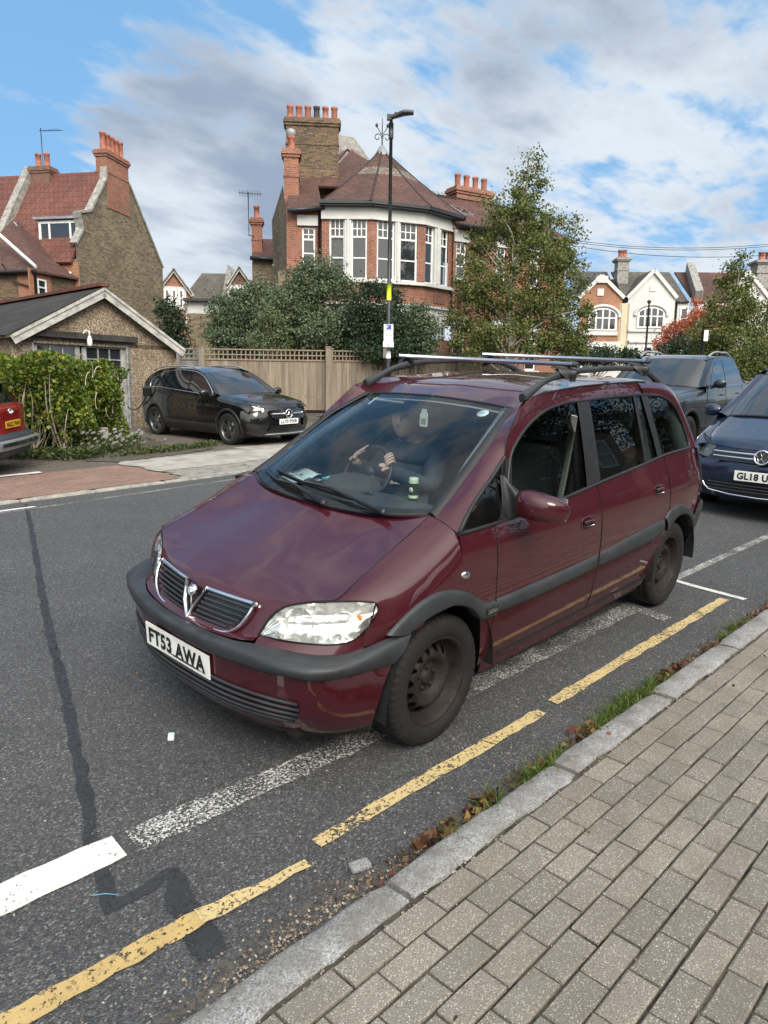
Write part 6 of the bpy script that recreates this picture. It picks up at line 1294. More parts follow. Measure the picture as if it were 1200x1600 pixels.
for k in (0, 1):
    x0 = dx0+k*wd; b = MB(); zt_ = dz1-.06; zm = dz1-.62
    for (a_, c, e, f) in ((x0+.03, x0+.13, zb, zt_), (x0+wd-.13, x0+wd-.02, zb, zt_), (x0+.13, x0+wd-.13, zt_-.07, zt_), (x0+.13, x0+wd-.13, zm-.10, zm), (x0+.13, x0+wd-.13, zb, zb+.2)): b.box(((a_+c)/2, .11, (e+f)/2), (c-a_, .045, f-e))
    n = 7
    for q in range(n): xa = x0+.13+(wd-.26)*q/n; b.box((xa+(wd-.26)/n/2, .118, (zb+.2+zm-.10)/2), ((wd-.26)/n-.008, .02, zm-.30))
    for q in (1, 2): xa = x0+.13+(wd-.26)*q/3; b.box((xa, .11, (zm+zt_-.07)/2), (.025, .04, zt_-.07-zm))
    b.box((x0+wd/2, .112, (zm+zt_-.07)/2), (wd-.26, .036, .025)); dr = b.build('door', M['paint_grey_wood'], gar)
    g = MB(); g.box((x0+wd/2, .12, (zm+zt_-.07)/2), (wd-.27, .006, zt_-.08-zm)); g.build('pane', M['window_glass'], dr, uv=False)
b = MB()
for x0 in (dx0-.02, dx1+.02): b.box((x0, .06, (zb+dz1)/2), (.09, .12, dz1-zb))
b.box(((dx0+dx1)/2, .06, dz1+.0), (dx1-dx0+.12, .12, .10)); b.build('door_frame', M['paint_grey_wood'], gar)
lp = L.p(140, 532, -.12); b = MB(); b.tube([(lp[0]-.14, 0, lp[2]+.11), (lp[0]-.14, -.12, lp[2]+.14), (lp[0]-.07, -.12, lp[2]+.22), (lp[0], -.12, lp[2]+.20), (lp[0], -.12, lp[2]+.10)], .016, 8); b.lathe([(.001, -.13), (.04, -.125), (.055, -.08), (.055, .03), (.04, .07), (.03, .10)], 14, 'z', c=(lp[0], -.12, lp[2])); b.build('wall_lamp', M['white'], gar, uv=False)

# ---------------- tall yellow brick house, gable end on, far left
L = Loc(165, 33, .19, .98); H1 = L.root('brick_house', 'tall yellow brick house with blank gable wall, red tiled roof and five chimney pots', 'house')
P = lambda px, py, y=0.0: L.p(px, py, y)
out = [(118, 382), (129, 360), (123, 333), (141, 331), (165, 281), (166, 262), (201, 289), (254, 420)]
pts = [P(*q) for q in out]; z0 = -.5; pts = [(pts[0][0], 0, z0)]+pts+[(pts[-1][0], 0, z0)]
b = MB(); b.poly3(pts); xe = pts[1][0]; xb_ = pts[-1][0]
yL = 9.0; b.add([(xe, 0, z0), (xe, yL, z0), (xe, yL, pts[1][2]-.6), (xe, 0, pts[1][2]-.6)], [(0, 1, 2, 3)]); b.add([(xb_, 0, z0), (xb_, yL, z0), (xb_, yL, pts[-2][2]), (xb_, 0, pts[-2][2])], [(0, 1, 2, 3)]); b.build('wall', M['brick_yellow'], H1)
rg = P(157, 268, .35); zr_ = rg[2]; xr_ = rg[0]; ez = P(110, 408, 0)[2]
b = MB(); xq = xe-.25; slab(b, [(xr_, .12, zr_), (xr_, yL, zr_), (xq, yL, ez), (xq, .12, ez)], .12); slab(b, [(xr_, .12, zr_+.004), (xr_, yL, zr_+.004), (xb_+.1, yL, pts[-2][2]+.1), (xb_+.1, .12, pts[-2][2]+.1)], .12); b.build('roof', M['tile_pan'], H1)
b = MB(); cp = pts[1:-1]
for k in (0, 1, 2, 3, 4, 6): 
    if k+1 < len(cp): bar(b, (cp[k][0], .10, cp[k][2]+.05), (cp[k+1][0], .10, cp[k+1][2]+.05), .34, .10)
b.build('coping', M['stone_grey'], H1)
sx0, sx1 = P(167, 290)[0], P(200.5, 290)[0]; zt_ = P(167, 234)[2]; st_ = stack(H1, sx0, sx1, -.03, .50, zr_-1.6, zt_, M['brick_red'], .05)
pots(st_, [(sx0+.2+(sx1-sx0-.4)*k/4, .22, zt_) for k in range(5)], .78, .15)
# window under the eaves and the dormer, both looking towards the road
def facing(px0, py0, px1, py1, x): a_ = L.p(px0, py1, x=x); c = L.p(px1, py0, x=x); return a_, c
def towin(x, ya, zlo): M_ = Matrix.Identity(4); M_[0][0] = 0; M_[1][0] = -1; M_[0][1] = 1; M_[1][1] = 0; M_[0][3] = x; M_[1][3] = ya; M_[2][3] = zlo; return M_
a_, c_ = facing(92, 425, 112, 458, xe-.03); b = MB(); b.box((xe-.02, (a_[1]+c_[1])/2, (a_[2]+c_[2])/2+.1), (.05, abs(a_[1]-c_[1])+.7, c_[2]-a_[2]+.6)); b.build('brick_surround', M['brick_orange'], H1)
window(H1, towin(xe-.11, a_[1], a_[2]), abs(a_[1]-c_[1]), c_[2]-a_[2], 'half')
xd = xe+.55; a_, c_ = facing(63, 344, 122, 382, xd); w_ = abs(a_[1]-c_[1]); h_ = c_[2]-a_[2]
b = MB(); b.box((xd+1.1, (a_[1]+c_[1])/2, (a_[2]+c_[2])/2+.02), (2.1, w_+.1, h_+.06)); b.box((xd+1.0, (a_[1]+c_[1])/2, c_[2]+.10), (2.4, w_+.35, .10)); dm = b.build('dormer', M['lead'], H1); window(dm, towin(xd-.05, a_[1], a_[2]), w_, h_, 'triple', fr=.11)
# party parapet, small stack with two pots, aerial
yp = L.p(48, 275, x=xr_)[1]; b = MB()
for x0, z0_, x1, z1_ in ((xr_, zr_+.22, xq, ez+.25),): bar(b, (x0, yp, z0_), (x1, yp, z1_), .35, .42)
b.build('parapet', M['stone_grey'], H1)
ys_ = L.p(68, 270, x=xr_)[1]; st2 = stack(H1, xr_-.3, xr_+.3, ys_-.5, ys_+.5, zr_-.6, zr_+.28, M['brick_red_dark'], .04); pots(st2, [(xr_, ys_+.22, zr_+.28), (xr_, ys_-.22, zr_+.28)], .62, .15)
b = MB(); b.tube([(xr_, ys_, zr_+.2), (xr_, ys_, zr_+2.0)], .02, 6); b.tube([(xr_, ys_+.1, zr_+1.9), (xr_, ys_-1.1, zr_+1.85)], .014, 5)
for k in range(8): y_ = ys_-.1-.12*k; b.tube([(xr_-.16, y_, zr_+1.88), (xr_+.16, y_, zr_+1.88)], .008, 4)
tag(b.build('aerial', M['black_metal'], H1, uv=False))
# lower wing reaching to the left edge
xw_ = xe-2.6; a_ = L.p(55, 424, x=xw_); c_ = L.p(-60, 406, x=xw_); zE = a_[2]; yR, yF = a_[1], c_[1]
holes_ = []; b = MB(); b.add([(xw_, yR, -.5), (xw_, yF, -.5), (xw_, yF, zE), (xw_, yR, zE)], [(0, 1, 2, 3)]); b.add([(xw_, yR, -.5), (xe, yR, -.5), (xe, yR, zE), (xw_, yR, zE)], [(0, 1, 2, 3)]); wg = b.build('wall', M['brick_brown'], H1)
t_ = L.p(20, 343, x=xe+.6); b = MB(); slab(b, [(xw_-.2, yR-.2, zE), (xw_-.2, yF, zE), (xe+.8, yF, zE+2.9), (xe+.8, t_[1], zE+2.9), (xe-.05, yR-.2, zE+.12)], .10); wr = b.build('roof', M['tile_brown'], H1)
b = MB(); b.tube([L.p(-4, 364, x=xw_+1.2), L.p(56, 417, x=xw_-.1)], .07, 6); b.build('flashing', M['paint_white'], wr, uv=False); b = MB(); b.tube([L.p(22, 347, x=xe+.5), L.p(70, 411, x=xe-.2)], .035, 6); b.build('flashing', M['barge'], wr, uv=False)
b = MB(); b.tube([(xw_-.26, yR-.2, zE-.04), (xw_-.26, yF, zE-.04)], .07, 6); dp = L.p(54, 430, x=xw_-.15); b.tube([(xw_-.12, dp[1], zE-.1), (xw_-.12, dp[1], -.4)], .06, 6); b.tube([L.p(3, 412, x=xw_-.12), L.p(22, 440, x=xw_-.12), (xw_-.12, dp[1], L.p(54, 452, x=xw_)[2])], .03, 5); b.build('gutter', M['gutter'], H1, uv=False)
a_, c_ = L.p(58, 461, yR-.03), L.p(70, 438, yR-.03); window(H1, TR(a_[0], yR-.10, a_[2]), max(.4, c_[0]-a_[0]), c_[2]-a_[2], 'half'); b = MB(); b.box(((a_[0]+c_[0])/2, yR-.01, (a_[2]+c_[2])/2+.1), (abs(c_[0]-a_[0])+.8, .05, c_[2]-a_[2]+.5)); b.build('brick_surround', M['brick_orange'], H1)
for (x0, y0, x1, y1, st) in ((38, 438, 46, 462, None),):
    a_, c_ = facing(x0, y0, x1, y1, xw_-.04); b = MB(); b.box((xw_-.02, (a_[1]+c_[1])/2, (a_[2]+c_[2])/2+.05), (.05, abs(a_[1]-c_[1])+.5, c_[2]-a_[2]+.5)); b.build('brick_surround', M['brick_orange'], H1)
    if st: window(H1, towin(xw_-.12, a_[1], a_[2]), abs(a_[1]-c_[1]), c_[2]-a_[2], st)
a_ = L.p(83, 420, x=xe-.15); b = MB(); b.tube([a_, (a_[0], a_[1]-.3, a_[2]-.5), (a_[0], a_[1]-.3, a_[2]-1.2)], .13, 8); b.build('soil_pipe', M['barge'], H1, uv=False)

# ---------------- red brick house with the turret bay
L = Loc(503, 26.4, 1, .09); H2 = L.root('turret_house', 'red brick corner house with white trimmed turret bay and steep conical tiled roof', 'house')
V = [(503, .2), (580.5, 0), (662, .55), (710, 1.75)]; zz2 = {k: L.p(580.5, v)[2] for k, v in dict(gut=318, fas=322, wt=341, wb=437, sb=442, gb=473, gt=500, base=640).items()}
BV = [L.p(px, 400, y) for px, y in V]; BV = [(x, y) for x, y, z in BV]
fracs = [[(.15, .465), (.59, .91)], [(.10, .43), (.53, .87)], [(.05, .31), (.51, .78)]]
brk = MB(); wht = MB()
def seg(k, f): (x0, y0), (x1, y1) = BV[k], BV[k+1]; return (x0+(x1-x0)*f, y0+(y1-y0)*f)
for k in range(3):
    (x0, y0), (x1, y1) = BV[k], BV[k+1]; ln = math.hypot(x1-x0, y1-y0); ux, uy = (x1-x0)/ln, (y1-y0)/ln
    FM = Matrix.Identity(4); FM[0][0] = ux; FM[1][0] = uy; FM[0][1] = -uy; FM[1][1] = ux; FM[0][3] = x0; FM[1][3] = y0
    (f0, f1), (f2, f3) = fracs[k]; b = MB()
    wallz(b, 0, ln, -.6, zz2['gb']-1.2, []); wallz(b, 0, f0*ln, zz2['sb'], zz2['wt'], []); wallz(b, f3*ln, ln, zz2['sb'], zz2['wt'], []); wallz(b, 0, ln, zz2['gb'], zz2['sb'], [])
    brk.merge(put(b, FM)); b = MB()
    b.box((ln/2, .02, (zz2['fas']+zz2['wt'])/2), (ln+.04, .12, zz2['fas']-zz2['wt'])); b.box((ln/2, -.03, (zz2['wb']+zz2['sb'])/2), (ln+.08, .26, abs(zz2['wb']-zz2['sb']))); b.box((ln/2, -.03, zz2['wt']-.02), (ln+.02, .14, .06))
    b.box(((f1+f2)/2*ln, .02, (zz2['wb']+zz2['wt'])/2), ((f2-f1)*ln, .16, zz2['wt']-zz2['wb'])); b.box(((f1+f2)/2*ln, -.075, (zz2['wb']+zz2['wt'])/2), ((f2-f1)*ln*.35, .04, zz2['wt']-zz2['wb']-.1))
    b.box((ln/2, .02, (zz2['gb']+zz2['gt'])/2), (ln+.04, .14, zz2['gb']-zz2['gt'])); b.box((ln/2, -.04, zz2['gb']-.03), (ln+.1, .2, .08)); wht.merge(put(b, FM))
    for j, (a_, c) in enumerate(((f0, f1), (f2, f3))):
        window(H2, FM @ TR(a_*ln, .05, zz2['wb']), (c-a_)*ln, zz2['wt']-zz2['wb'], 'sash', curtain=(k == 0 and j == 0) or (k == 2 and j == 1))
        window(H2, FM @ TR(a_*ln, .05, zz2['gt']-2.3), (c-a_)*ln, 2.25, 'sash')
    b = MB(); b.box((ln*.5, -.015, (zz2['gb']+zz2['sb'])/2), (ln*.34, .04, (zz2['sb']-zz2['gb'])*.55)); put(b, FM).build('terracotta_panel', M['brick_red_dark'], H2)
    g = MB(); g.box((ln/2, -.33, zz2['gut']-.02), (ln+.16, .12, .12)); g.box((ln/2, -.16, zz2['gut']-.10), (ln+.08, .30, .06)); put(g, FM).build('gutter', M['gutter'], H2)
brk.build('wall', M['brick_red'], H2); wht.build('white_trim', M['stucco_band'] if False else M['render_white'], H2)
# turret roof
ap = L.p(597, 232, 3.1); EV = []
for k, (x, y) in enumerate(BV):
    cx, cy = ap[0], ap[1]; d_ = math.hypot(x-cx, y-cy); EV.append((x+(x-cx)/d_*.42, y+(y-cy)/d_*.42))
EV = [(EV[0][0]+.22, EV[0][1]+.1)]+EV[1:]+[(EV[3][0]+.4, EV[3][1]+2.2), (EV[3][0]-.6, EV[3][1]+4.4), (EV[0][0]+.9, EV[0][1]+5.6), (EV[0][0]+.25, EV[0][1]+2.6)]
rows = []; zg_ = zz2['gut']
for t in (0, .12, .3, .55, .68, .85, 1.0):
    h = zg_+(ap[2]-zg_)*(t-.16*t*(1-t)); rows.append([(x*(1-t)+ap[0]*t, y*(1-t)+ap[1]*t, h) for x, y in EV])
b = MB(); rw = np.array(rows); b.grid(rw, 0, False, close=True); b.m = [1 if (i//len(EV)) == 3 else 0 for i in range(len(b.f))]
M['tile_band'] = tiles('tile_band', (.23, .20, .17), (.15, .11, .09)); tr1 = b.build('turret_roof', [M['tile_brown'], M['tile_band']], H2)
b = MB()
for k in range(len(EV)): b.tube([tuple(r_[k]) for r_ in rw], .035, 5)
b.build('hip_tiles', M['tile_brown'], tr1, uv=False)
b = MB(); b.lathe([(.001, .12), (.10, .08), (.30, -.25), (.32, -.32)], 12, 'z', c=ap); b.build('lead_cap', M['lead'], tr1, uv=False)
b = MB(); b.tube([ap, (ap[0], ap[1], ap[2]+1.12)], [.035, .012], 6)
for s_ in (1, -1):
    for sc, zc0 in ((.16, .40),): b.tube([(ap[0]+s_*(.02+sc*(1-math.cos(t)*(1-t/9))), ap[1], ap[2]+zc0+sc*math.sin(t)*(1-t/9)) for t in np.linspace(-.3, 6.5, 26)], .018, 5)
    b.tube([(ap[0], ap[1], ap[2]+.5), (ap[0]+s_*.10, ap[1], ap[2]+.62), (ap[0]+s_*.22, ap[1], ap[2]+.82)], .016, 5); b.lathe([(.001, .10), (.06, .03), (.05, -.04), (.001, -.08)], 6, 'z', c=(ap[0]+s_*.22, ap[1], ap[2]+.84))
b.build('finial', M['black_metal'], tr1, uv=False)
# left part of the house
a_ = L.p(448, 400, .5); c_ = (BV[0][0], BV[0][1]+.3); zgl = L.p(475, 324, .5)[2]; b = MB(); wx0, wx1 = L.p(472, 380, .5)[0], L.p(492.5, 380, .5)[0]; wz0, wz1 = L.p(480, 418, .5)[2], L.p(480, 355, .5)[2]
wallz(b, a_[0], c_[0], -.6, zgl, [(wx0, wx1, wz0, wz1)], y=.5); b.add([(c_[0], .5, -.6), (c_[0], BV[0][1], -.6), (c_[0], BV[0][1], zz2['fas']), (c_[0], .5, zz2['fas'])], [(0, 1, 2, 3)]); b.build('wall', M['brick_red'], H2)
window(H2, TR(wx0, .56, wz0), wx1-wx0, wz1-wz0, 'sash'); b = MB(); b.box(((wx0+wx1)/2, .46, L.p(480, 345, .5)[2]), (wx1-wx0+.35, .1, .36)); b.box(((wx0+wx1)/2, .42, wz0-.05), (wx1-wx0+.2, .2, .08)); b.build('white_trim', M['render_white'], H2)
far_ = L.p(431, 400, 5.0); pk1 = L.p(456, 290, 2.4); b = MB(); b.add([(a_[0], .5, -.6), (far_[0], 5.0, -.6), (far_[0]-.15, 5.0, L.p(428, 345, 5.0)[2]), (pk1[0]-.35, 2.4, pk1[2]), (a_[0], .5, zgl)], [(0, 1, 2, 3, 4)])
bx0 = a_[0]; b.box((bx0-.16, .95, (zgl-2.2-.6)/2), (.34, .5, zgl-1.6)); b.box((bx0-.28, 2.0, (zgl-3-.6)/2), (.30, .5, zgl-2.4)); b.build('wall', M['brick_yellow'], H2)
b = MB(); e0 = L.p(449, 326, .15); e1 = L.p(503, 322, .15); m1 = L.p(497, 290, 2.2); ap2 = L.p(543, 232, 5.6); l2 = L.p(468, 283, 4.2); k1 = L.p(451, 291, 2.2)
for tri in ([e0, e1, m1, k1], [k1, m1, ap2, l2], [m1, (m1[0]+2.2, 2.2, m1[2]), (ap2[0]+.2, 5.6, ap2[2])], [ap2, L.p(575, 250, 5.8), (m1[0]+2.4, 2.3, m1[2])]): slab(b, tri, .08)
b.build('roof', M['tile_brown'], H2)
b = MB(); q_ = [L.p(*q, 6.4) for q in ((528, 212), (553, 216), (577, 250), (560, 262), (528, 262))]; b.prism([(q[0], q[2]) for q in q_], 6.3, 8.0); b.build('rear_gable', M['stone_grey'], H2)
b = MB(); b.tube([(e0[0], .12, e0[2]-.06), (e1[0]+.1, .12, e1[2]-.06)], .07, 6); dpx = L.p(499, 400, .35)[0]; b.tube([(dpx, .40, zgl), (dpx, .40, -.5)], .05, 6); b.build('gutter', M['gutter'], H2, uv=False)
# stacks
s0, s1 = L.p(447, 230, 2.9)[0], L.p(529, 230, 2.9)[0]; zt_ = L.p(490, 184, 2.9)[2]; sA = stack(H2, s0, s1, 2.9, 3.6, zt_-3.2, zt_, M['brick_brown'], .05); pots(sA, [(s0+.16+(s1-s0-.32)*k/5, 3.2, zt_) for k in range(6)], .50, .14, dark=(3,))
s0, s1 = L.p(443.5, 260, 1.3)[0], L.p(466.5, 260, 1.3)[0]; zt_ = L.p(455, 232, 1.3)[2]; sB = stack(H2, s0, s1, 1.3, 1.9, 3.0, zt_, M['brick_red'], .05); pots(sB, [((s0+s1)/2, 1.6, zt_)], .5, .16)
b = MB(); b.lathe([(.15, 0), (.19, .10), (.16, .24), (.001, .30)], 14, 'z', c=((s0+s1)/2, 1.6, zt_+.5)); b.build('cowl', M['lead'], sB, uv=False)

# ---------------- house joined on its right, half behind the birch
L2 = Loc(704, 28.3, .87, .49); H3 = L2.root('brick_terrace_house', 'red brick house with a rooflight, directly right of the turret bay behind the birch', 'house')
xR_ = L2.p(884, 400)[0]; zE = L2.p(712, 352)[2]; zr3 = L2.p(700, 304, 2.6)[2]
wins = []; b = MB(); hs_ = []
for (x0, y0, x1, y1) in ((712, 380, 729, 436), (706, 513, 727, 575)): p_, q_ = L2.p(x0, y1), L2.p(x1, y0); hs_.append((p_[0], q_[0], p_[2], q_[2]))
hs_ += [(h[0]+5.2*k, h[1]+5.2*k, h[2], h[3]) for h in hs_ for k in (.38, .72)]
wallz(b, 0, xR_, -.6, zE, hs_); b.add([(xR_, 0, -.6), (xR_, 7, -.6), (xR_, 7, zE), (xR_, 3.0, zr3), (xR_, 0, zE)], [(0, 1, 2, 3, 4)]); b.build('wall', M['brick_red'], H3)
for h in hs_: window(H3, TR(h[0], .06, h[2]), h[1]-h[0], h[3]-h[2], 'sash')
b = MB()
for h in hs_: b.box(((h[0]+h[1])/2, -.02, h[3]+.22), (h[1]-h[0]+.25, .08, .42)); b.box(((h[0]+h[1])/2, -.05, h[2]-.05), (h[1]-h[0]+.2, .16, .08))
b.build('white_trim', M['render_white'], H3)
b = MB(); slab(b, [(.15, -.35, zE), (xR_+.1, -.35, zE), (xR_-.5, 3.0, zr3), (-1.8, 3.0, zr3)], .1); slab(b, [(-1.6, 6.6, zE), (xR_+.1, 6.6, zE), (xR_-.5, 3.0, zr3-.004), (-1.6, 3.0, zr3-.004)], .1); r3 = b.build('roof', M['tile_red'], H3)
b = MB(); 
for k in range(int((xR_+1.0)/.22)): b.lathe([(.085, -.02), (.085, .02)], 8, 'y', c=(-1.5+k*.22, 3.0, zr3+.08))
bar(b, (-1.6, 3.0, zr3), (xR_-.5, 3.0, zr3), .2, .08); b.build('ridge_tiles', M['tile_pan'], r3, uv=False)
b = MB(); b.tube([(-.1, -.42, zE-.06), (xR_+.1, -.42, zE-.06)], .075, 6); b.build('gutter', M['gutter'], H3, uv=False)
sl3 = (zr3-zE)/3.35
for (px, py) in ((721, 331), (778, 332)):
    q = L2.p(px, py, 1.2); M_ = frame((q[0], 1.2, zE+sl3*1.55+.03), (1, 0, 0), (0, 1, sl3)); g = MB(); g.box((0, 0, 0), (.62, 1.0, .10)); sk = put(g, M_).build('rooflight', M['lead'], r3); g = MB(); g.box((0, 0, .055), (.50, .86, .01)); put(g, M_).build('pane', M['window_glass'], sk, uv=False)
s0, s1 = L2.p(708, 300, 3.2)[0], L2.p(762, 300, 3.2)[0]; zt_ = L2.p(730, 296, 3.2)[2]; sC = stack(H3, s0, s1, 2.9, 3.6, zr3-.6, zt_, M['brick_red'], .06); pots(sC, [(s0+.22+(s1-s0-.44)*k/3, 3.2, zt_) for k in range(4)], .55, .15)

# ---------------- small brick house with one chimney behind the shrubs
L = Loc(396, 33, 1, .12); H4 = L.root('brick_annex', 'narrow yellow brick annex with red roof and one chimney, behind the shrubs', 'house')
x0, x1 = L.p(395, 420)[0], L.p(436, 420)[0]; zE = L.p(410, 404)[2]; zr4 = L.p(410, 373, 1.6)[2]
b = MB(); b.box(((x0+x1)/2, 2, zE/2-.3), (x1-x0, 4, zE+.6)); b.build('wall', M['brick_yellow'], H4); b = MB(); slab(b, [(x0-.05, -.2, zE), (x1, -.2, zE), (x1, 1.6, zr4), (x0+.1, 1.6, zr4)], .1); slab(b, [(x0-.05, 4, zE), (x1, 4, zE), (x1, 1.6, zr4-.003), (x0+.1, 1.6, zr4-.003)], .1); b.build('roof', M['tile_red'], H4)
b = MB(); b.tube([(x0-.1, -.27, zE-.04), (x1, -.27, zE-.04)], .09, 6); b.build('gutter', M['gutter'], H4, uv=False)
s0, s1 = L.p(393, 360, .3)[0], L.p(409, 360, .3)[0]; zt_ = L.p(400, 340, .3)[2]; sD = stack(H4, s0, s1, .3, .8, zE-1.2, zt_, M['brick_red'], .05); pots(sD, [((s0+s1)/2, .55, zt_)], .55, .15)
q = L.p(389, 368, -.3); b = MB(); zt2 = L.p(389, 300, -.3)[2]; b.tube([q, (q[0], q[1], zt2)], .022, 6); b.tube([(q[0]-.42, q[1], zt2-.05), (q[0]+.6, q[1]-.1, zt2-.10)], .016, 5); b.tube([q, (s0+.1, .3, q[2]+.1)], .02, 5)
for k in range(9): xx = q[0]-.36+.11*k; b.tube([(xx, q[1]-.02, zt2-.20), (xx, q[1]-.02, zt2+.08)], .008, 4)
b.build('aerial', M['black_metal'], H4, uv=False)

# ---------------- houses far behind on the left
def farhouse(L, name, label, pk, lo, ro, base, wm, rm, win, wlab=None, ridge_to=None):
    Hh = L.root(name, label, 'house'); p_, l_, r_ = L.p(*pk), L.p(*lo), L.p(*ro); b = MB(); b.poly3([(l_[0], 0, -.6), (r_[0], 0, -.6), r_, p_, l_]); b.add([(r_[0], 0, -.6), (r_[0], 6, -.6), (r_[0], 6, r_[2]), r_], [(0, 1, 2, 3)]); b.build('wall', wm, Hh)
    b = MB(); up = (0, 0, .08); f = lambda q, y: (q[0], y, q[2]+.08)
    slab(b, [f(p_, -.25), f(p_, 6), f(r_, 6), f(r_, -.25)], .1); slab(b, [f(p_, -.25), f(p_, 6), f(l_, 6), f(l_, -.25)], .1); b.build('roof', rm, Hh)
    b = MB(); bar(b, (p_[0], -.2, p_[2]), (l_[0], -.2, l_[2]), .08, .22); bar(b, (p_[0], -.2, p_[2]), (r_[0], -.2, r_[2]), .08, .22); b.build('bargeboard', M['barge'], Hh)
    for (x0, y0, x1, y1, n) in win:
        a_, c = L.p(x0, y1), L.p(x1, y0); w = (c[0]-a_[0])/n; b = MB(); b.box(((a_[0]+c[0])/2, -.04, (a_[2]+c[2])/2), (c[0]-a_[0]+.2, .1, c[2]-a_[2]+.25)); b.build('white_trim', M['render_white'], Hh)
        for k in range(n): window(Hh, TR(a_[0]+w*k+.06, -.13, a_[2]+.05), w-.12, c[2]-a_[2]-.1, 'half', fr=.09)
    return Hh
farhouse(Loc(275, 45, 1, .35), 'far_gable_house', 'distant gabled house with grey slates and white triple window, right of the tall gable wall', (271, 422), (250, 449), (301, 463), 560, M['brick_orange'], M['slate'], [(256, 452, 288, 480, 3)])
L = Loc(340, 47, 1, .1); HH = farhouse(L, 'far_gable_house', 'distant brown gabled house, mostly hidden by shrubs left of the annex chimney', (374, 419), (354, 450), (398, 452), 560, M['brick_red_dark'], M['slate'], [(358, 449, 394, 468, 3)])
L = Loc(325, 50, 1, .0); HH = L.root('far_slate_house', 'distant low house with brown tiled roof between two gables', 'house')
a_, c_ = L.p(285, 468), L.p(362, 468); zr_ = L.p(320, 427, 2.5)[2]; b = MB(); b.box(((a_[0]+c_[0])/2, 3, a_[2]/2-.3), (c_[0]-a_[0], 6, a_[2]+.6)); b.build('wall', M['brick_red_dark'], HH); b = MB(); slab(b, [(a_[0], -.2, a_[2]), (c_[0], -.2, c_[2]), (c_[0]-.4, 2.5, zr_), (a_[0]+.8, 2.5, zr_)], .1); b.build('roof', M['slate_brown'], HH)
b = MB(); q = [L.p(*k_, -.3) for k_ in ((346, 470), (357, 414), (363, 426), (352, 470))]; b.prism([(k_[0], k_[2]) for k_ in q], -.5, 3.0); b.build('parapet', M['stone_grey'], HH)
L = Loc(293, 34, 1, .1); HH = L.root('white_outhouse', 'small flat roofed outbuilding with white upper wall and yellow brick base behind the fence', 'outbuilding')
a_, c_ = L.p(293, 495), L.p(345, 472); m_ = L.p(296, 490)[2]; b = MB(); b.box(((a_[0]+c_[0])/2, 1.5, (c_[2]+m_)/2), (c_[0]-a_[0], 3, c_[2]-m_)); b.build('upper_wall', M['render_white'], HH); b = MB(); b.box(((a_[0]+c_[0])/2+.1, 1.45, m_/2-.3), (c_[0]-a_[0], 3.2, m_+.6)); b.build('wall', M['brick_yellow'], HH); b = MB(); b.box(((a_[0]+c_[0])/2, 1.4, c_[2]+.06), (c_[0]-a_[0]+.3, 3.4, .12)); b.build('roof', M['gutter'], HH)
q = L.p(291.5, 510, -.2); b = MB(); b.tube([(q[0], -.2, 0), (q[0], -.2, q[2])], .07, 8); b.tube([(q[0], -.2, q[2]), (q[0], -.2, c_[2])], .05, 8); b.build('drainpipe', M['barge'], HH, uv=False)

# ---------------- terrace across the far end of the street
L = Loc(905, 54, 1, -.03); zr5 = L.p(1000, 425, 4.5)[2]; zE5 = L.p(1060, 471)[2]
def arched(parent, x0, x1, z0, z1, n=4, m=None):
    w = x1-x0; cx = (x0+x1)/2; r = w/2; zs = z1-r*.62; N = 14
    arc = [(cx+r*math.cos(R(180-180*k/N)), zs+r*.62*math.sin(R(180*k/N))) for k in range(N+1)]
    b = MB(); b.prism([(x0, z0)]+arc+[(x1, z0)], -.40, -.28); fo = b.build('window', M['paint_white'], parent)
    g = MB(); k2 = .90
    for i in range(n):
        a_ = x0+.10+(w-.2)*i/n+.06; c = x0+.10+(w-.2)*(i+1)/n-.06
        def top(x): return zs+.62*r*math.sqrt(max(0, 1-((x-cx)/r)**2))*.93-.06
        g.prism([(a_, z0+.12), (c, z0+.12), (c, zs-.1), (a_, zs-.1)], -.425, -.41)
        g.prism([(a_, zs), (c, zs), (c, max(zs+.1, top(c))), ((a_+c)/2, max(zs+.15, top((a_+c)/2))), (a_, max(zs+.1, top(a_)))], -.425, -.41)
    g.build('pane', M['window_glass'], fo, uv=False)
    h = MB(); h.tube([(x, -.38, z) for x, z in [(cx+(r+.16)*math.cos(R(180-180*k/N)), zs+(r+.16)*.66*math.sin(R(180*k/N))) for k in range(N+1)]], .13, 6); h.build('arch_moulding', m or M['render_white'], fo, uv=False); return fo
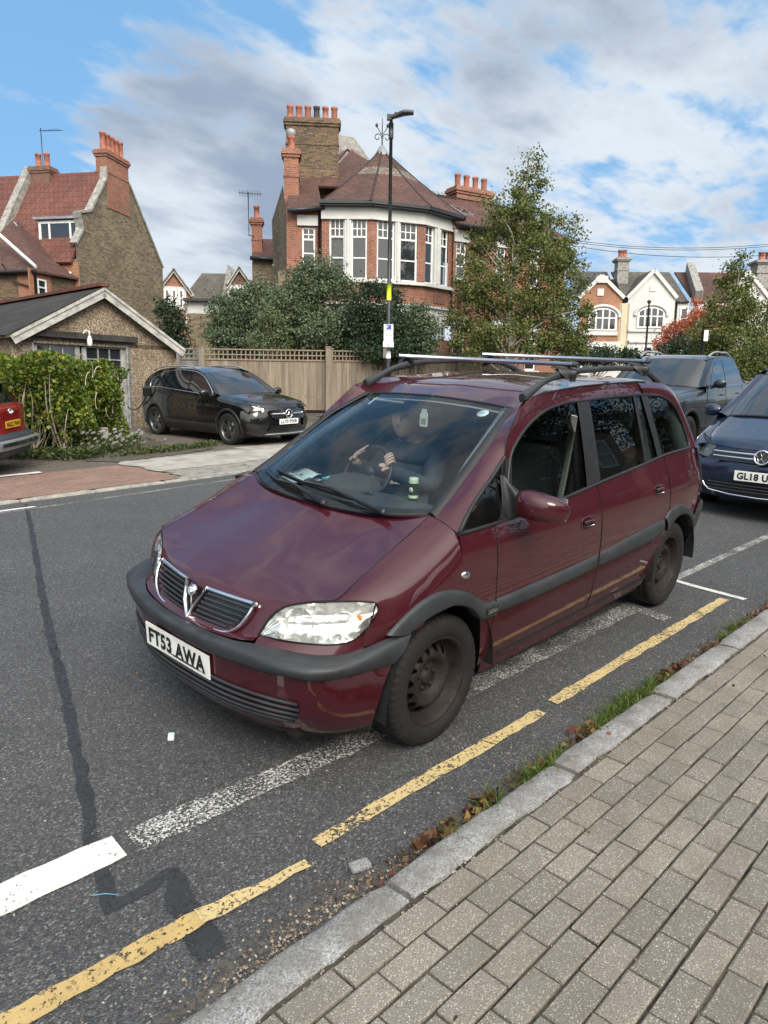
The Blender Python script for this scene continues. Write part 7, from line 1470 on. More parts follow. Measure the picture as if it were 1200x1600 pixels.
def gablehouse(name, label, x0, x1, pk, wm, rm, ex, gl, grp, depth=9.0):
    T_ = Loc(905, 54, 1, -.03); Hh = T_.root(name, label, 'house', grp); p_ = L.p(*pk); l_, r_ = L.p(x0, 466), L.p(x1, 466); xR2 = L.p(ex, 466)[0]
    b = MB(); b.poly3([(l_[0], -.3, -1), (r_[0], -.3, -1), (r_[0], -.3, r_[2]), (p_[0], -.3, p_[2]), (l_[0], -.3, l_[2])]); b.add([(r_[0], -.3, -1), (r_[0], .0, -1), (r_[0], 0, r_[2]), (r_[0], -.3, r_[2])], [(0, 1, 2, 3)])
    if xR2 > r_[0]+.1: b.add([(r_[0], 0, -1), (xR2, 0, -1), (xR2, 0, zE5), (r_[0], 0, zE5)], [(0, 1, 2, 3)])
    b.build('wall', wm, Hh)
    b = MB(); slab(b, [(l_[0]-.1, -.05, zE5), (xR2, -.05, zE5), (xR2, 4.5, zr5), (l_[0]-.1, 4.5, zr5)], .12); slab(b, [(p_[0], -.45, p_[2]+.12), (p_[0], 4.6, p_[2]+.12), (r_[0]+.1, 2, r_[2]+.1), (r_[0]+.1, -.45, r_[2]+.1)], .1); slab(b, [(p_[0], -.45, p_[2]+.123), (p_[0], 4.6, p_[2]+.123), (l_[0]-.1, 2, l_[2]+.1), (l_[0]-.1, -.45, l_[2]+.1)], .1); b.build('roof', rm, Hh)
    b = MB(); bar(b, (p_[0], -.4, p_[2]+.02), (l_[0]-.1, -.4, l_[2]-.02), .12, .26); bar(b, (p_[0], -.4, p_[2]+.02), (r_[0]+.1, -.4, r_[2]-.02), .12, .26); b.build('bargeboard', M['render_white'], Hh)
    b = MB(); b.tube([(r_[0], -.12, zE5-.05), (xR2, -.12, zE5-.05)], .09, 6); b.tube([(r_[0]+.2, -.1, zE5-.1), (r_[0]+.2, -.1, -.8)], .07, 6); b.build('gutter', M['gutter'], Hh, uv=False)
    return Hh, l_, r_, p_
GR = 'terrace houses at the end of the street'
Hh, l_, r_, p_ = gablehouse('terrace_house', 'brown brick gabled terrace house with white arched window, left end of the far terrace', 905, 971, (938, 432), M['brick_orange'], M['slate'], 971, None, GR)
arched(Hh, L.p(917, 500)[0], L.p(962, 500)[0], L.p(940, 517)[2], L.p(940, 482)[2])
b = MB(); q0, q1 = L.p(931, 463), L.p(942, 452); b.box(((q0[0]+q1[0])/2, -.34, (q0[2]+q1[2])/2), (q1[0]-q0[0], .08, q1[2]-q0[2])); a_, c_ = L.p(903, 521), L.p(963, 516); b.box(((a_[0]+c_[0])/2, -.36, a_[2]), (c_[0]-a_[0], .16, .3)); a_, c_ = L.p(903, 562), L.p(964, 535); b.box(((a_[0]+c_[0])/2, -.55, (a_[2]+c_[2])/2-1.2), (c_[0]-a_[0], .5, c_[2]-a_[2]+2.4)); q = L.p(938, 440); b.box((q[0], -.42, q[2]+.1), (.9, .1, .5)); b.build('white_trim', M['render_white'], Hh)
for x0, x1 in ((906, 916), (919, 937), (941, 951)): a_, c_ = L.p(x0, 562), L.p(x1, 541); window(Hh, TR(a_[0], -.88, a_[2]), c_[0]-a_[0], c_[2]-a_[2], 'grid2x3', fr=.1)
b = MB(); b.box(((L.p(965, 500)[0]+L.p(981, 500)[0])/2, .1, zE5/2-.6), (L.p(981, 500)[0]-L.p(966, 500)[0], .8, zE5+.8)); b.build('pier', M['render_cream'], Hh)
s0, s1 = L.p(962, 420, 3.2)[0], L.p(979, 420, 3.2)[0]; zt_ = L.p(970, 404, 3.2)[2]; sE = stack(Hh, s0, s1, 2.6, 3.6, zE5, zt_, M['stone_grey'], .1); pots(sE, [(s0+.3, 3.1, zt_), (s1-.3, 3.1, zt_)], .6, .24)
for px in (915, 955): q = L.p(px, 441, 2.6); g = MB(); g.box((0, 0, 0), (.9, .6, .08)); put(g, frame((q[0], 2.6, zE5+(zr5-zE5)*.6+.1), (1, 0, 0), (0, 4.5, zr5-zE5))).build('rooflight', M['window_glass'], Hh, uv=False)
Hh, l_, r_, p_ = gablehouse('terrace_house', 'white rendered gabled terrace house with wide arched upper window', 980, 1053, (1020, 424), M['render_white'], M['slate_brown'], 1076, None, GR)
arched(Hh, L.p(993, 500)[0], L.p(1036, 500)[0], L.p(1010, 513)[2], L.p(1010, 480)[2])
b = MB()
for py in (517, 534): a_, c_ = L.p(979, py), L.p(1052, py); b.box(((a_[0]+c_[0])/2, -.36, a_[2]), (c_[0]-a_[0], .18, .16))
q0, q1 = L.p(1013, 456), L.p(1023, 447); b.box(((q0[0]+q1[0])/2, -.33, (q0[2]+q1[2])/2), (q1[0]-q0[0], .06, q1[2]-q0[2])); b.build('moulding', M['render_white'], Hh)
for x0, x1 in ((985, 997), (1000, 1018), (1022, 1034)): a_, c_ = L.p(x0, 566), L.p(x1, 541); window(Hh, TR(a_[0], -.38, a_[2]), c_[0]-a_[0], c_[2]-a_[2], 'half', fr=.12, curtain=(x0 != 1000))
a_, c_ = L.p(1060, 515), L.p(1076, 480); window(Hh, TR(a_[0], -.05, a_[2]), c_[0]-a_[0], c_[2]-a_[2], 'half', fr=.12)
b = MB(); bar(b, (L.p(1078, 471)[0]+.4, -.6, zE5+.3), (L.p(1072, 415, 4.5)[0]+.3, 4.5, zr5+.4), .55, .8); b.build('party_wall', M['stone_grey'], Hh)
Hh, l_, r_, p_ = gablehouse('terrace_house', 'white terrace house under a pinkish brown tiled roof, behind the red leaved tree', 1140, 1196, (1165, 425), M['render_white'], M['tile_pan'], 1230, None, GR)
T_ = L; a_, c_ = L.p(1084, 471), L.p(1142, 471); b = MB(); b.add([(a_[0], .02, -1), (c_[0], .02, -1), (c_[0], .02, zE5), (a_[0], .02, zE5)], [(0, 1, 2, 3)]); b.build('wall', M['render_white'], Hh); b = MB(); slab(b, [(a_[0], -.04, zE5+.01), (c_[0], -.04, zE5+.01), (c_[0], 4.5, zr5+.01), (a_[0], 4.5, zr5+.01)], .12); b.build('roof', M['tile_brown'], Hh)
for x0, x1 in ((1100, 1116), (1120, 1134)): a_, c_ = L.p(x0, 515), L.p(x1, 480); window(Hh, TR(a_[0], -.04, a_[2]), c_[0]-a_[0], c_[2]-a_[2], 'half', fr=.12)
s0, s1 = L.p(1177, 430, 2.6)[0], L.p(1206, 430, 2.6)[0]; zt_ = L.p(1185, 408, 2.6)[2]; sF = stack(Hh, s0, s1, 2.0, 3.2, zE5, zt_, M['stone_grey'], .12); pots(sF, [(s0+.5, 2.6, zt_), (s1-.4, 2.6, zt_)], .65, .26)
# overhead wires
b = MB()
for (y0, y1, dd) in ((376, 378, 44), (373, 375, 44.4), (381, 393, 42)): A_, B_ = D(880, y0, dd), D(1260, y1, dd-3); b.tube([A_*(1-t)+B_*t-np.array([0, 0, .5*4*t*(1-t)]) for t in np.linspace(0, 1, 16)], .016, 4)
tag(b.build('overhead_cable', M['black_metal'], uv=False), 'thin overhead telephone wires strung above the far terrace', 'cable')

# ---------------- close boarded fence with trellis top
def woodmat(name, c1, c2, c3):
    m_, t, b = newmat(name); c_ = t.nodes.new('ShaderNodeTexCoord'); mp_ = t.nodes.new('ShaderNodeMapping'); mp_.inputs[3].default_value = (9, 9, .8); t.links.new(c_.outputs['Object'], mp_.inputs[0]); g = t.nodes.new('ShaderNodeNewGeometry')
    f = nnoise(t, 1.4, 6, .65, vec=mp_.outputs[0]); c = nramp(t, f, [(.25, c1), (.5, c2), (.75, c3)]); c = nmix(t, 1.0, c, nramp(t, g.outputs['Random Per Island'], [(0, (.78,)*3), (1, (1.15,)*3)]), 'MULTIPLY')
    t.links.new(c, b.inputs['Base Color']); b.inputs['Roughness'].default_value = .85; nbump(t, b, f, .4, .01); return m_
M['fence_wood'] = woodmat('fence_wood', (.12, .095, .072), (.205, .165, .122), (.27, .225, .17)); M['fence_grey'] = woodmat('fence_grey', (.09, .085, .08), (.15, .14, .13), (.21, .20, .18))
def fence(name, label, A_, B_, h, m, posts=3.0, trel=.32):
    A_ = np.array(A_[:2]); B_ = np.array(B_[:2]); ln = np.linalg.norm(B_-A_); u = (B_-A_)/ln; ang = math.atan2(u[1], u[0]); z = lambda t: gz(*(A_+u*t)); f = thing(name, label, 'fence', (A_[0], A_[1], z(0)), (0, 0, ang)); dz = (z(ln)-z(0))/ln
    n = max(1, round(ln/posts)); 
    for k in range(n+1): 
        x = ln*k/n; b = MB(); b.box((x, -.02, dz*x+(h+.06)/2-.1), (.11, .11, h+.26)); b.box((x, -.02, dz*x+h+.07), (.14, .14, .03)); b.build('post', m, f)
    for k in range(n):
        x0, x1 = ln*k/n+.055, ln*(k+1)/n-.055; b = MB(); x = x0; i = 0
        while x < x1-.02:
            w = min(.098, x1-x); b.box((x+w/2, .012+.006*(i % 2), dz*(x+w/2)+(h-trel)/2+.04), (w-.004, .014, h-trel-.06), rz=.03); x += w; i += 1
        b.box(((x0+x1)/2, .04, dz*(x0+x1)/2+.5), (x1-x0, .06, .07)); b.build('boards', m, f)
        b = MB(); zc = lambda x: dz*x+h-trel
        bar(b, (x0, -.005, zc(x0)+.01), (x1, -.005, zc(x1)+.01), .04, .045); bar(b, (x0, -.005, zc(x0)+trel), (x1, -.005, zc(x1)+trel), .04, .04); bar(b, (x0, -.008, zc(x0)+trel*.5), (x1, -.008, zc(x1)+trel*.5), .02, .032)
        m_ = int((x1-x0)/.135)
        for q in range(1, m_): xx = x0+(x1-x0)*q/m_; b.box((xx, .008, zc(xx)+trel/2), (.034, .018, trel))
        b.build('trellis', m, f)
    return f
def gnd(px, d): q = D(px, 560, d); return (q[0], q[1])
fence('garden_fence', 'brown close boarded garden fence with trellis top behind the black SUV', gnd(318, 22.1), gnd(511, 22.5), 1.93, M['fence_wood'], 3.0)
fence('garden_fence', 'weathered garden fence with trellis top running right, away from the taller post', gnd(516, 22.5), gnd(800, 27.5), 1.93, M['fence_wood'], 2.4)
fence('garden_gate', 'grey wooden gate with trellis top between garage wall and fence', gnd(279, 22.0), gnd(313, 22.1), 1.93, M['fence_grey'], 9)
q = gnd(513.5, 22.35); b = MB(); b.box((0, 0, 1.0), (.16, .16, 2.15)); b.box((0, 0, 2.09), (.19, .19, .04)); o = b.build('fence_post', M['fence_wood']); o.location = (q[0], q[1], gz(*q)-.05); o.rotation_euler = (0, 0, R(43)); tag(o, 'thick square timber post at the corner where the two fences meet', 'post')

# ---------------- street lamp with its parking sign
q = gnd(606.5, 20.8); zt_ = D(611, 206, 20.8)[2]; g0 = gz(*q); H_ = zt_-g0
lm = thing('street_lamp', 'tall black street lamp with yellow band, standing before the turret house', 'street lamp', (q[0], q[1], g0))
lam = math.atan2(RH[1], RH[0])
b = MB(); b.tube([(0, 0, -.1), (0, 0, 1.3)], .085, 14); b.tube([(0, 0, 1.3), (0, 0, 1.36)], [.085, .06], 14); b.tube([(0, 0, 1.36), (0, 0, H_-.05)], [.062, .045], 14); b.tube([(0, 0, H_-.55), (0, 0, H_-.15)], .07, 12); b.build('pole', M['black_metal'], lm, uv=False)
b = MB(); P_ = [(-.08, .0, H_-.02), (.10, 0, H_+.03), (.35, 0, H_+.11), (.62, 0, H_+.12)]
b.grid(mp([[(x, -w, z) for (x, y, z), w in zip(P_, (.06, .08, .13, .05))], [(x, -w*.8, z+.055) for (x, y, z), w in zip(P_, (.06, .08, .13, .05))], [(x, w*.8, z+.055) for (x, y, z), w in zip(P_, (.06, .08, .13, .05))], [(x, w, z) for (x, y, z), w in zip(P_, (.06, .08, .13, .05))], [(x, w*.7, z-.05) for (x, y, z), w in zip(P_, (.06, .08, .13, .03))], [(x, -w*.7, z-.05) for (x, y, z), w in zip(P_, (.06, .08, .13, .03))], [(x, -w, z) for (x, y, z), w in zip(P_, (.06, .08, .13, .05))]], 12, 3)); b.box((-.06, 0, H_), (.12, .12, .14)); b.lathe([(.035, 0), (.03, .05), (.001, .06)], 10, 'z', c=(.12, 0, H_+.08))
hd_ = put(b, Matrix.Rotation(lam, 4, 'Z')).build('lamp_head', M['black_metal'], lm, uv=False)
zl = lambda py: D(606, py, 20.8)[2]-g0
M['hi_yellow'] = basic('hi_yellow', (.62, .80, .02), .5, vary=.04); b = MB(); b.tube([(0, 0, zl(471)), (0, 0, zl(447))], .066, 14); b.build('reflective_band', M['hi_yellow'], lm, uv=False)
M['sign_white'] = basic('sign_white', (.70, .72, .72), .4, vary=.04); M['sign_blue'] = basic('sign_blue', (.02, .06, .30), .4, vary=0)
def flatsign(w, h): b = MB(); b.box((0, 0, 0), (w, .012, h), 0, bev=.004); return b
FC = frame((0, 0, 0), tuple(RH), (0, 0, 1))   # x to the right in view, y up, z towards the viewer
def signface(parent, cz, w, h, items):
    b = MB(); b.box((0, 0, 0), (w, h, .012), 0, bev=.003); M_ = Matrix.Translation((-FH[0]*.075, -FH[1]*.075, cz)) @ FC; so_ = put(b, M_).build('sign_plate', M['sign_white'], parent, uv=False)
    b = MB()
    for (txt, x, y, tw, th, mi) in items:
        if txt is None: t = MB(); t.add([(-tw/2, -th/2, 0), (tw/2, -th/2, 0), (tw/2, th/2, 0), (-tw/2, th/2, 0)], [(0, 1, 2, 3)]); zo = .0075
        else: t = text_mb(txt, tw, th, bold=.01, depth=0); zo = .0085
        t.v = [(p[0]+x, p[1]+y, zo) for p in t.v]; t.m = [mi]*len(t.f); b.merge(t)
    put(b, M_).build('sign_lettering', [M['lettering'], M['sign_blue'], M['white']], so_, uv=False)
signface(lm, zl(521.5), .275, .50, [(None, 0, .17, .16, .13, 1), ('P', -.035, .17, .06, .09, 2), ('Permit holders', 0, .075, .20, .032, 0), ('or pay here', 0, .030, .17, .030, 0), ('Mon - Fri', 0, -.02, .16, .030, 0), ('10 am - 12 noon', 0, -.065, .22, .032, 0), ('Max stay', 0, -.12, .14, .028, 0), ('2 hours', 0, -.165, .12, .028, 0), ('No return within 2 hours', 0, -.21, .22, .022, 0)])
signface(lm, zl(538.5), .31, .16, [('Pay by phone', 0, .035, .22, .032, 0), ('Location', 0, -.01, .15, .028, 0), ('8242', 0, -.048, .10, .026, 0)])
b = MB(); b.tube([(0, 0, zl(560)), (0, 0, zl(549))], .075, 12); b.build('sticker', M['sign_white'], lm, uv=False)
b = MB(); b.box((-.10*RH[0], -.10*RH[1], zl(552)), (.10, .10, .28), 0, rz=lam, bev=.01); b.build('junction_box', M['fence_grey'], lm, uv=False)
# far lamp and far sign post
q = gnd(1008, 44); g0 = gz(*q); zt_ = D(1017, 474, 44)[2]-g0; fl = thing('street_lamp', 'slim dark lamp column far off, in front of the white gabled house', 'street lamp', (q[0], q[1], g0)); b = MB(); b.tube([(0, 0, 0), (0, 0, zt_)], [.09, .05], 8); b.build('pole', M['black_metal'], fl, uv=False); b = MB(); b.lathe([(.001, .15), (.12, .08), (.13, 0), (.06, -.1)], 10, 'z', c=(0, 0, zt_)); b.build('lamp_head', M['black_metal'], fl, uv=False)
q = gnd(1096, 27); g0 = gz(*q); zt_ = D(1099, 516, 27)[2]-g0; fp = thing('sign_post', 'black post with small white sign in front of the right hand birch', 'sign post', (q[0], q[1], g0)); b = MB(); b.tube([(0, 0, 0), (0, 0, zt_)], .075, 8); b.build('pole', M['black_metal'], fp, uv=False); b = MB(); b.box((0, 0, 0), (.16, .40, .02)); put(b, Matrix.Translation((-FH[0]*.09+RH[0]*.06, -FH[1]*.09+RH[1]*.06, zt_-.22)) @ FC).build('sign_plate', M['sign_white'], fp, uv=False)

# ================================================================== PLANTS
def leafmesh(name, centers, sizes, mat, parent=None, aspect=.6, droop=.0, kind=None, fold=.25):
    """one small folded leaf per centre, random orientation"""
    c = np.asarray(centers, float); n = len(c); s = np.broadcast_to(np.asarray(sizes, float), (n,))
    a_ = rng.normal(size=(n, 3)); a_[:, 2] -= droop; a_ /= np.linalg.norm(a_, axis=1)[:, None]
    t = rng.normal(size=(n, 3)); b_ = np.cross(a_, t); b_ /= (np.linalg.norm(b_, axis=1)[:, None]+1e-9); w = np.cross(a_, b_)
    L_ = s[:, None]; v = np.empty((n, 4, 3)); v[:, 0] = c-a_*L_*.5; v[:, 1] = c+b_*L_*aspect*.5+w*L_*fold*.3; v[:, 2] = c+a_*L_*.5; v[:, 3] = c-b_*L_*aspect*.5+w*L_*fold*.3
    me = bpy.data.meshes.new(name); me.vertices.add(4*n); me.vertices.foreach_set('co', v.ravel()); me.loops.add(4*n); me.loops.foreach_set('vertex_index', np.arange(4*n)); me.polygons.add(n); me.polygons.foreach_set('loop_start', np.arange(n)*4)
    me.update(calc_edges=True); me.materials.append(mat); o = bpy.data.objects.new(name, me); COL.objects.link(o)
    if parent is not None: o.parent = parent
    if kind: o['kind'] = kind
    return o
def inell(n, c, r, shell=.0):
    p = rng.normal(size=(n, 3)); p /= np.linalg.norm(p, axis=1)[:, None]; q = rng.random(n)**(1/3.)
    if shell: q = shell+(1-shell)*q
    return np.array(c)+p*q[:, None]*np.array(r)
def tree(name, label, cat, base, H, lobes, nclump, per, csize, leaf, mat, trunk, barkm, limbs=14, group=None, trunk_r=.10, shell=.25):
    """lobes: (cx, cy, cz, rx, ry, rz) local, in metres"""
    T = thing(name, label, cat, base, group=group); vol = np.array([l[3]*l[4]*l[5] for l in lobes]); vol = vol**.8/np.sum(vol**.8); cl = []
    for l, v in zip(lobes, vol): cl.append(inell(max(2, int(nclump*v)), l[:3], l[3:], shell))
    cl = np.vstack(cl); pts = []
    for c in cl:
        k = int(per*rng.uniform(.45, 1.5)); pts.append(c+rng.normal(size=(k, 3))*csize*rng.uniform(.6, 1.35)*np.array([1, 1, .8]))
    pts = np.vstack(pts); leafmesh('crown', pts, leaf*rng.uniform(.6, 1.35, len(pts)), mat, T)
    b = MB(); tp = cr_spline(trunk, 16); b.tube(tp, list(np.linspace(trunk_r, trunk_r*.25, 17)), 8)
    idx = rng.choice(len(cl), min(limbs, len(cl)), replace=False)
    for i in idx:
        c = cl[i]; k = min(15, max(2, int(16*min(.95, max(.12, (c[2]-.25*np.linalg.norm(c[:2]-tp[8][:2])-.6)/max(1, H)))))); s_ = tp[k]; mid = (s_+c)/2+np.array([0, 0, .12*np.linalg.norm(c-s_)])+rng.normal(size=3)*.08
        b.tube(cr_spline([s_, mid, c], 8), list(np.linspace(trunk_r*.35, .008, 9)), 5)
    b.build('trunk', barkm, T, uv=False); return T
M['bark_birch'] = basic('bark_birch', (.30, .275, .235), .8, vary=.4, scale=7, bump=.3); M['bark'] = basic('bark', (.09, .07, .05), .9, vary=.3, scale=12, bump=.5)
M['leaf_birch'] = leafmat('leaf_birch', [(.055, .090, .022), (.09, .125, .032), (.13, .155, .042), (.19, .17, .045), (.06, .10, .025), (.11, .115, .035)])
M['leaf_olive'] = leafmat('leaf_olive', [(.065, .095, .045), (.10, .135, .072), (.15, .19, .115), (.045, .068, .035)], .15)
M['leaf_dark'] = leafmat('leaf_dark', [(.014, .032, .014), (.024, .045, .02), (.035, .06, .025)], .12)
M['leaf_pale'] = leafmat('leaf_pale', [(.12, .15, .075), (.17, .20, .10), (.09, .12, .05)], .25)
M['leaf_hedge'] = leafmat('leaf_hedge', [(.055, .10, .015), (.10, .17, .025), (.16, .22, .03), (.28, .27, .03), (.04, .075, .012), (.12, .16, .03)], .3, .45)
M['leaf_red'] = leafmat('leaf_red', [(.42, .09, .045), (.50, .15, .08), (.33, .06, .04), (.42, .20, .10)], .35)
def lobes_px(items, D0, base):
    """lobe centres and radii measured off the view at distance D0, given real thickness"""
    k = D0/1110.0; out = []
    for px, py, rx, ry, dd in items:
        w = D(px, py, D0+dd); out.append((w[0]-base[0], w[1]-base[1], w[2]-base[2], rx*k, max(rx*k*.9, .25), ry*k))
    return out
def base_at(px, d): q = D(px, 560, d); return (q[0], q[1], GA*q[0]+GB*q[1]-.05)
# big birch right of centre
d0 = 24.0; bs = base_at(800, d0); lb = lobes_px([(828, 262, 16, 22, 0), (826, 300, 30, 32, .2), (790, 330, 42, 30, -.2), (835, 352, 48, 34, .2), (772, 385, 48, 34, .4), (845, 405, 52, 40, -.4), (895, 365, 18, 26, .2), (888, 430, 30, 40, .0), (745, 430, 40, 34, -.3), (795, 460, 62, 42, 0), (735, 490, 42, 36, .3), (860, 490, 52, 44, .2), (900, 500, 26, 30, -.3), (800, 530, 75, 34, .0), (740, 540, 40, 26, -.3), (870, 545, 50, 28, .3)], d0, bs)
tb = [(0, 0, 0)]+[tuple(D(px, py, d0)-np.array(bs)) for px, py in ((798, 540), (797, 470), (800, 430), (812, 370), (822, 300), (826, 245))]
tree('birch_tree', 'tall birch with yellowing leaves and pale trunk right of the turret house', 'tree', bs, 8.8, lb, 500, 88, .155, .097, M['leaf_birch'], tb, M['bark_birch'], 46, trunk_r=.11)
d0 = 31.0; bs = base_at(1143, d0); lb = lobes_px([(1152, 412, 14, 18, 0), (1150, 445, 26, 26, .2), (1140, 480, 38, 30, 0), (1170, 500, 34, 30, .3), (1115, 520, 34, 28, -.3), (1150, 540, 55, 30, 0), (1190, 555, 34, 28, .4), (1115, 560, 34, 22, 0), (1165, 575, 50, 20, .2)], d0, bs)
tb = [(0, 0, 0)]+[tuple(D(px, py, d0)-np.array(bs)) for px, py in ((1143, 550), (1144, 500), (1147, 460), (1151, 410))]
tree('birch_tree', 'smaller birch with green and rusty leaves near the right edge', 'tree', bs, 6.5, lb, 340, 70, .19, .12, M['leaf_birch'], tb, M['bark_birch'], 30, trunk_r=.09)
d0 = 44.0; bs = base_at(1080, d0); lb = lobes_px([(1085, 480, 10, 16, 0), (1090, 508, 30, 22, .2), (1060, 522, 24, 18, 0), (1118, 500, 22, 22, -.3), (1040, 538, 18, 14, 0), (1100, 535, 36, 20, 0), (1130, 560, 20, 20, 0)], d0, bs)
tb = [(0, 0, 0), (.1, 0, 1.2), tuple(D(1085, 500, d0)-np.array(bs))]
tree('maple_tree', 'small tree with orange red autumn leaves before the white terrace', 'tree', bs, 4.5, lb, 190, 60, .22, .15, M['leaf_red'], tb, M['bark'], 22, trunk_r=.08)
def shrub(name, label, d0, px, items, n, per, cs, leaf, mat, group=None, cat='shrub'):
    bs = base_at(px, d0); lb = lobes_px(items, d0, bs); top = max(l[2] for l in lb); return tree(name, label, cat, bs, top, lb, n, per, cs, leaf, mat, [(0, 0, 0), (.05, .03, top*.4), (lb[0][0]*.6, lb[0][1]*.6, top*.9)], M['bark'], 22, group=group, trunk_r=.07, shell=.35)
SG = 'evergreen shrubs behind the fence'
shrub('evergreen_shrub', 'large rounded olive green shrub behind the fence, left of the street lamp', 24.2, 480, [(485, 440, 38, 34, 0), (460, 480, 48, 40, -.2), (520, 470, 42, 44, .2), (490, 520, 62, 34, 0), (430, 520, 34, 34, 0), (505, 425, 20, 18, 0), (550, 520, 34, 34, .2)], 420, 90, .17, .09, M['leaf_olive'], SG)
shrub('evergreen_shrub', 'grey green shrub nearest the garage end of the fence', 25.0, 370, [(365, 490, 36, 34, 0), (400, 475, 32, 32, .3), (355, 530, 32, 28, 0), (395, 530, 40, 28, 0), (420, 490, 24, 34, .3)], 260, 84, .16, .09, M['leaf_olive'], SG)
shrub('evergreen_shrub', 'dark green shrub directly behind the street lamp and its sign', 23.8, 600, [(590, 480, 42, 34, 0), (570, 520, 40, 36, .2), (620, 520, 44, 34, 0), (600, 545, 60, 22, 0)], 290, 90, .16, .09, M['leaf_dark'], SG)
shrub('evergreen_shrub', 'feathery dark shrub behind the fence just right of the street lamp', 24.0, 650, [(648, 505, 28, 32, 0), (640, 535, 38, 26, .2), (665, 530, 20, 28, 0)], 170, 80, .16, .09, M['leaf_olive'], SG)
shrub('pale_shrub', 'pale variegated shrub peeping over the fence between darker shrubs', 23.2, 425, [(425, 505, 24, 28, 0), (415, 535, 24, 20, 0), (440, 530, 20, 24, 0)], 90, 50, .13, .08, M['leaf_pale'])
shrub('dark_tree', 'dark evergreen tree between the tall gable wall and the garage roof', 31, 270, [(262, 490, 16, 20, 0), (275, 515, 20, 26, .2), (262, 535, 18, 22, 0), (280, 545, 14, 18, 0)], 90, 55, .2, .12, M['leaf_dark'], None, 'tree')
shrub('yew_bush', 'dark green rounded bush below the orange red tree', 39, 1070, [(1075, 540, 34, 22, 0), (1050, 552, 26, 14, 0), (1095, 552, 26, 16, 0)], 120, 60, .2, .12, M['leaf_dark'], None, 'bush')
shrub('garden_hedge', 'dark clipped hedge in front of the brown brick terrace house', 38, 930, [(920, 556, 40, 12, 0), (960, 556, 30, 12, 0), (900, 540, 24, 18, 0), (985, 560, 24, 12, 0)], 150, 60, .2, .12, M['leaf_dark'], None, 'hedge')
shrub('roadside_bush', 'brownish green bush at the right edge behind the pickup bed', 26, 1190, [(1185, 560, 30, 22, 0), (1150, 575, 30, 18, 0), (1215, 560, 30, 30, 0)], 110, 60, .17, .10, M['leaf_birch'], None, 'bush')

# climbing hedge between the two drives
HA = np.array([-2.72, -9.12]); HB = np.array([-4.32, -10.45]); hu = (HB-HA)/np.linalg.norm(HB-HA); hv = np.array([-hu[1], hu[0]]); hv = hv if hv[1] < 0 else -hv; HL = np.linalg.norm(HB-HA); HW = 1.35
bs = (HA[0], HA[1], gz(*HA)); hg = thing('hedge', 'bushy yellow green hedge with bare stems between the two drives', 'hedge', bs); top = D(120, 568, 12.8)[2]-bs[2]
def hp(u, v, z): q = np.outer(u, hu)+np.outer(v, hv); return np.column_stack([q, z-.035*u*0])
n = 27000; u = rng.uniform(-.05, HL, n); v = rng.uniform(0, HW, n); z = .08+(top-.08)*rng.random(n)**.85; sd_ = rng.integers(0, 5, n); dp_ = rng.random(n)**2*.34
v = np.where(sd_ < 2, dp_-.05, v); u = np.where(sd_ == 2, dp_-.05, np.where(sd_ == 3, HL-dp_, u)); z = np.where(sd_ == 4, top-dp_*.8, z)
lump = .10*np.sin(u*5.1+z*3.3)+.09*np.sin(u*2.3-z*4.7+1)+.07*np.sin(z*7+v*3+u*3); v = v+lump*.9*(sd_ < 2); z = z+.09*np.sin(u*4.6+1)*(z/top)**3+.06*np.sin(v*6+u*2)*(z/top)**3; u = u+lump*.8*((sd_ == 2) | (sd_ == 3))
low_ = np.clip((1.0-z)/1.0, 0, 1); u = u-.30*(z/top)*np.clip(1-u/1.0, 0, 1); keep = ~((u < .55+.3*rng.random(n)) & (rng.random(n) < low_*1.3)) & ~((rng.random(n) < low_*.35)) & (np.sin(u*9+z*5)*np.sin(z*8-u*4) > -.82)
P_ = hp(u, v, z)[keep]; leafmesh('foliage', P_, .062*rng.uniform(.5, 1.4, len(P_)), M['leaf_hedge'], hg, aspect=.85)
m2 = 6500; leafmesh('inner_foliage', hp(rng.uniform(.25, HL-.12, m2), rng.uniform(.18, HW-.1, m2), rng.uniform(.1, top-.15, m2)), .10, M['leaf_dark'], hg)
M['stem_pale'] = basic('stem_pale', (.36, .31, .24), .8, vary=.25, scale=9); b = MB()
for k in range(60):
    u0 = rng.uniform(.0, HL-.1)**1.0*(1 if k % 2 else .45); v0 = rng.uniform(.02, .9); L_ = rng.uniform(.7, 1.5); P0 = hp(np.array([u0]), np.array([v0]), np.array([0.]))[0]; dd = np.append(-hu*rng.uniform(0, .4)-hv*rng.uniform(-.1, .25), 1.0)
    b.tube([P0+dd*L_*t+np.array([.10*math.sin(t*4+k), .10*math.sin(t*5+2*k), 0]) for t in np.linspace(0, 1, 7)], list(np.linspace(.016, .005, 7)), 5)
for k in range(13):
    c = hp(np.array([rng.uniform(.1, HL-.3)]), np.array([-.09]), np.array([rng.uniform(.45, 1.5)]))[0]; a0 = rng.uniform(0, 6); uu = np.append(hu, 0)
    b.tube([c+uu*.20*math.cos(a0+t)+np.array([0, 0, .20*math.sin(a0+t)]) for t in np.linspace(0, 1.6, 8)], .008, 5)
b.build('stem', M['stem_pale'], hg, uv=False)
q = G(163, 702); o = MB().box((0, 0, .2), (.13, .13, .42), bev=.01).build('stub_post', M['concrete']); o.location = (q[0], q[1], gz(q[0], q[1])); tag(o, 'short pale concrete post stub at the foot of the hedge', 'post')
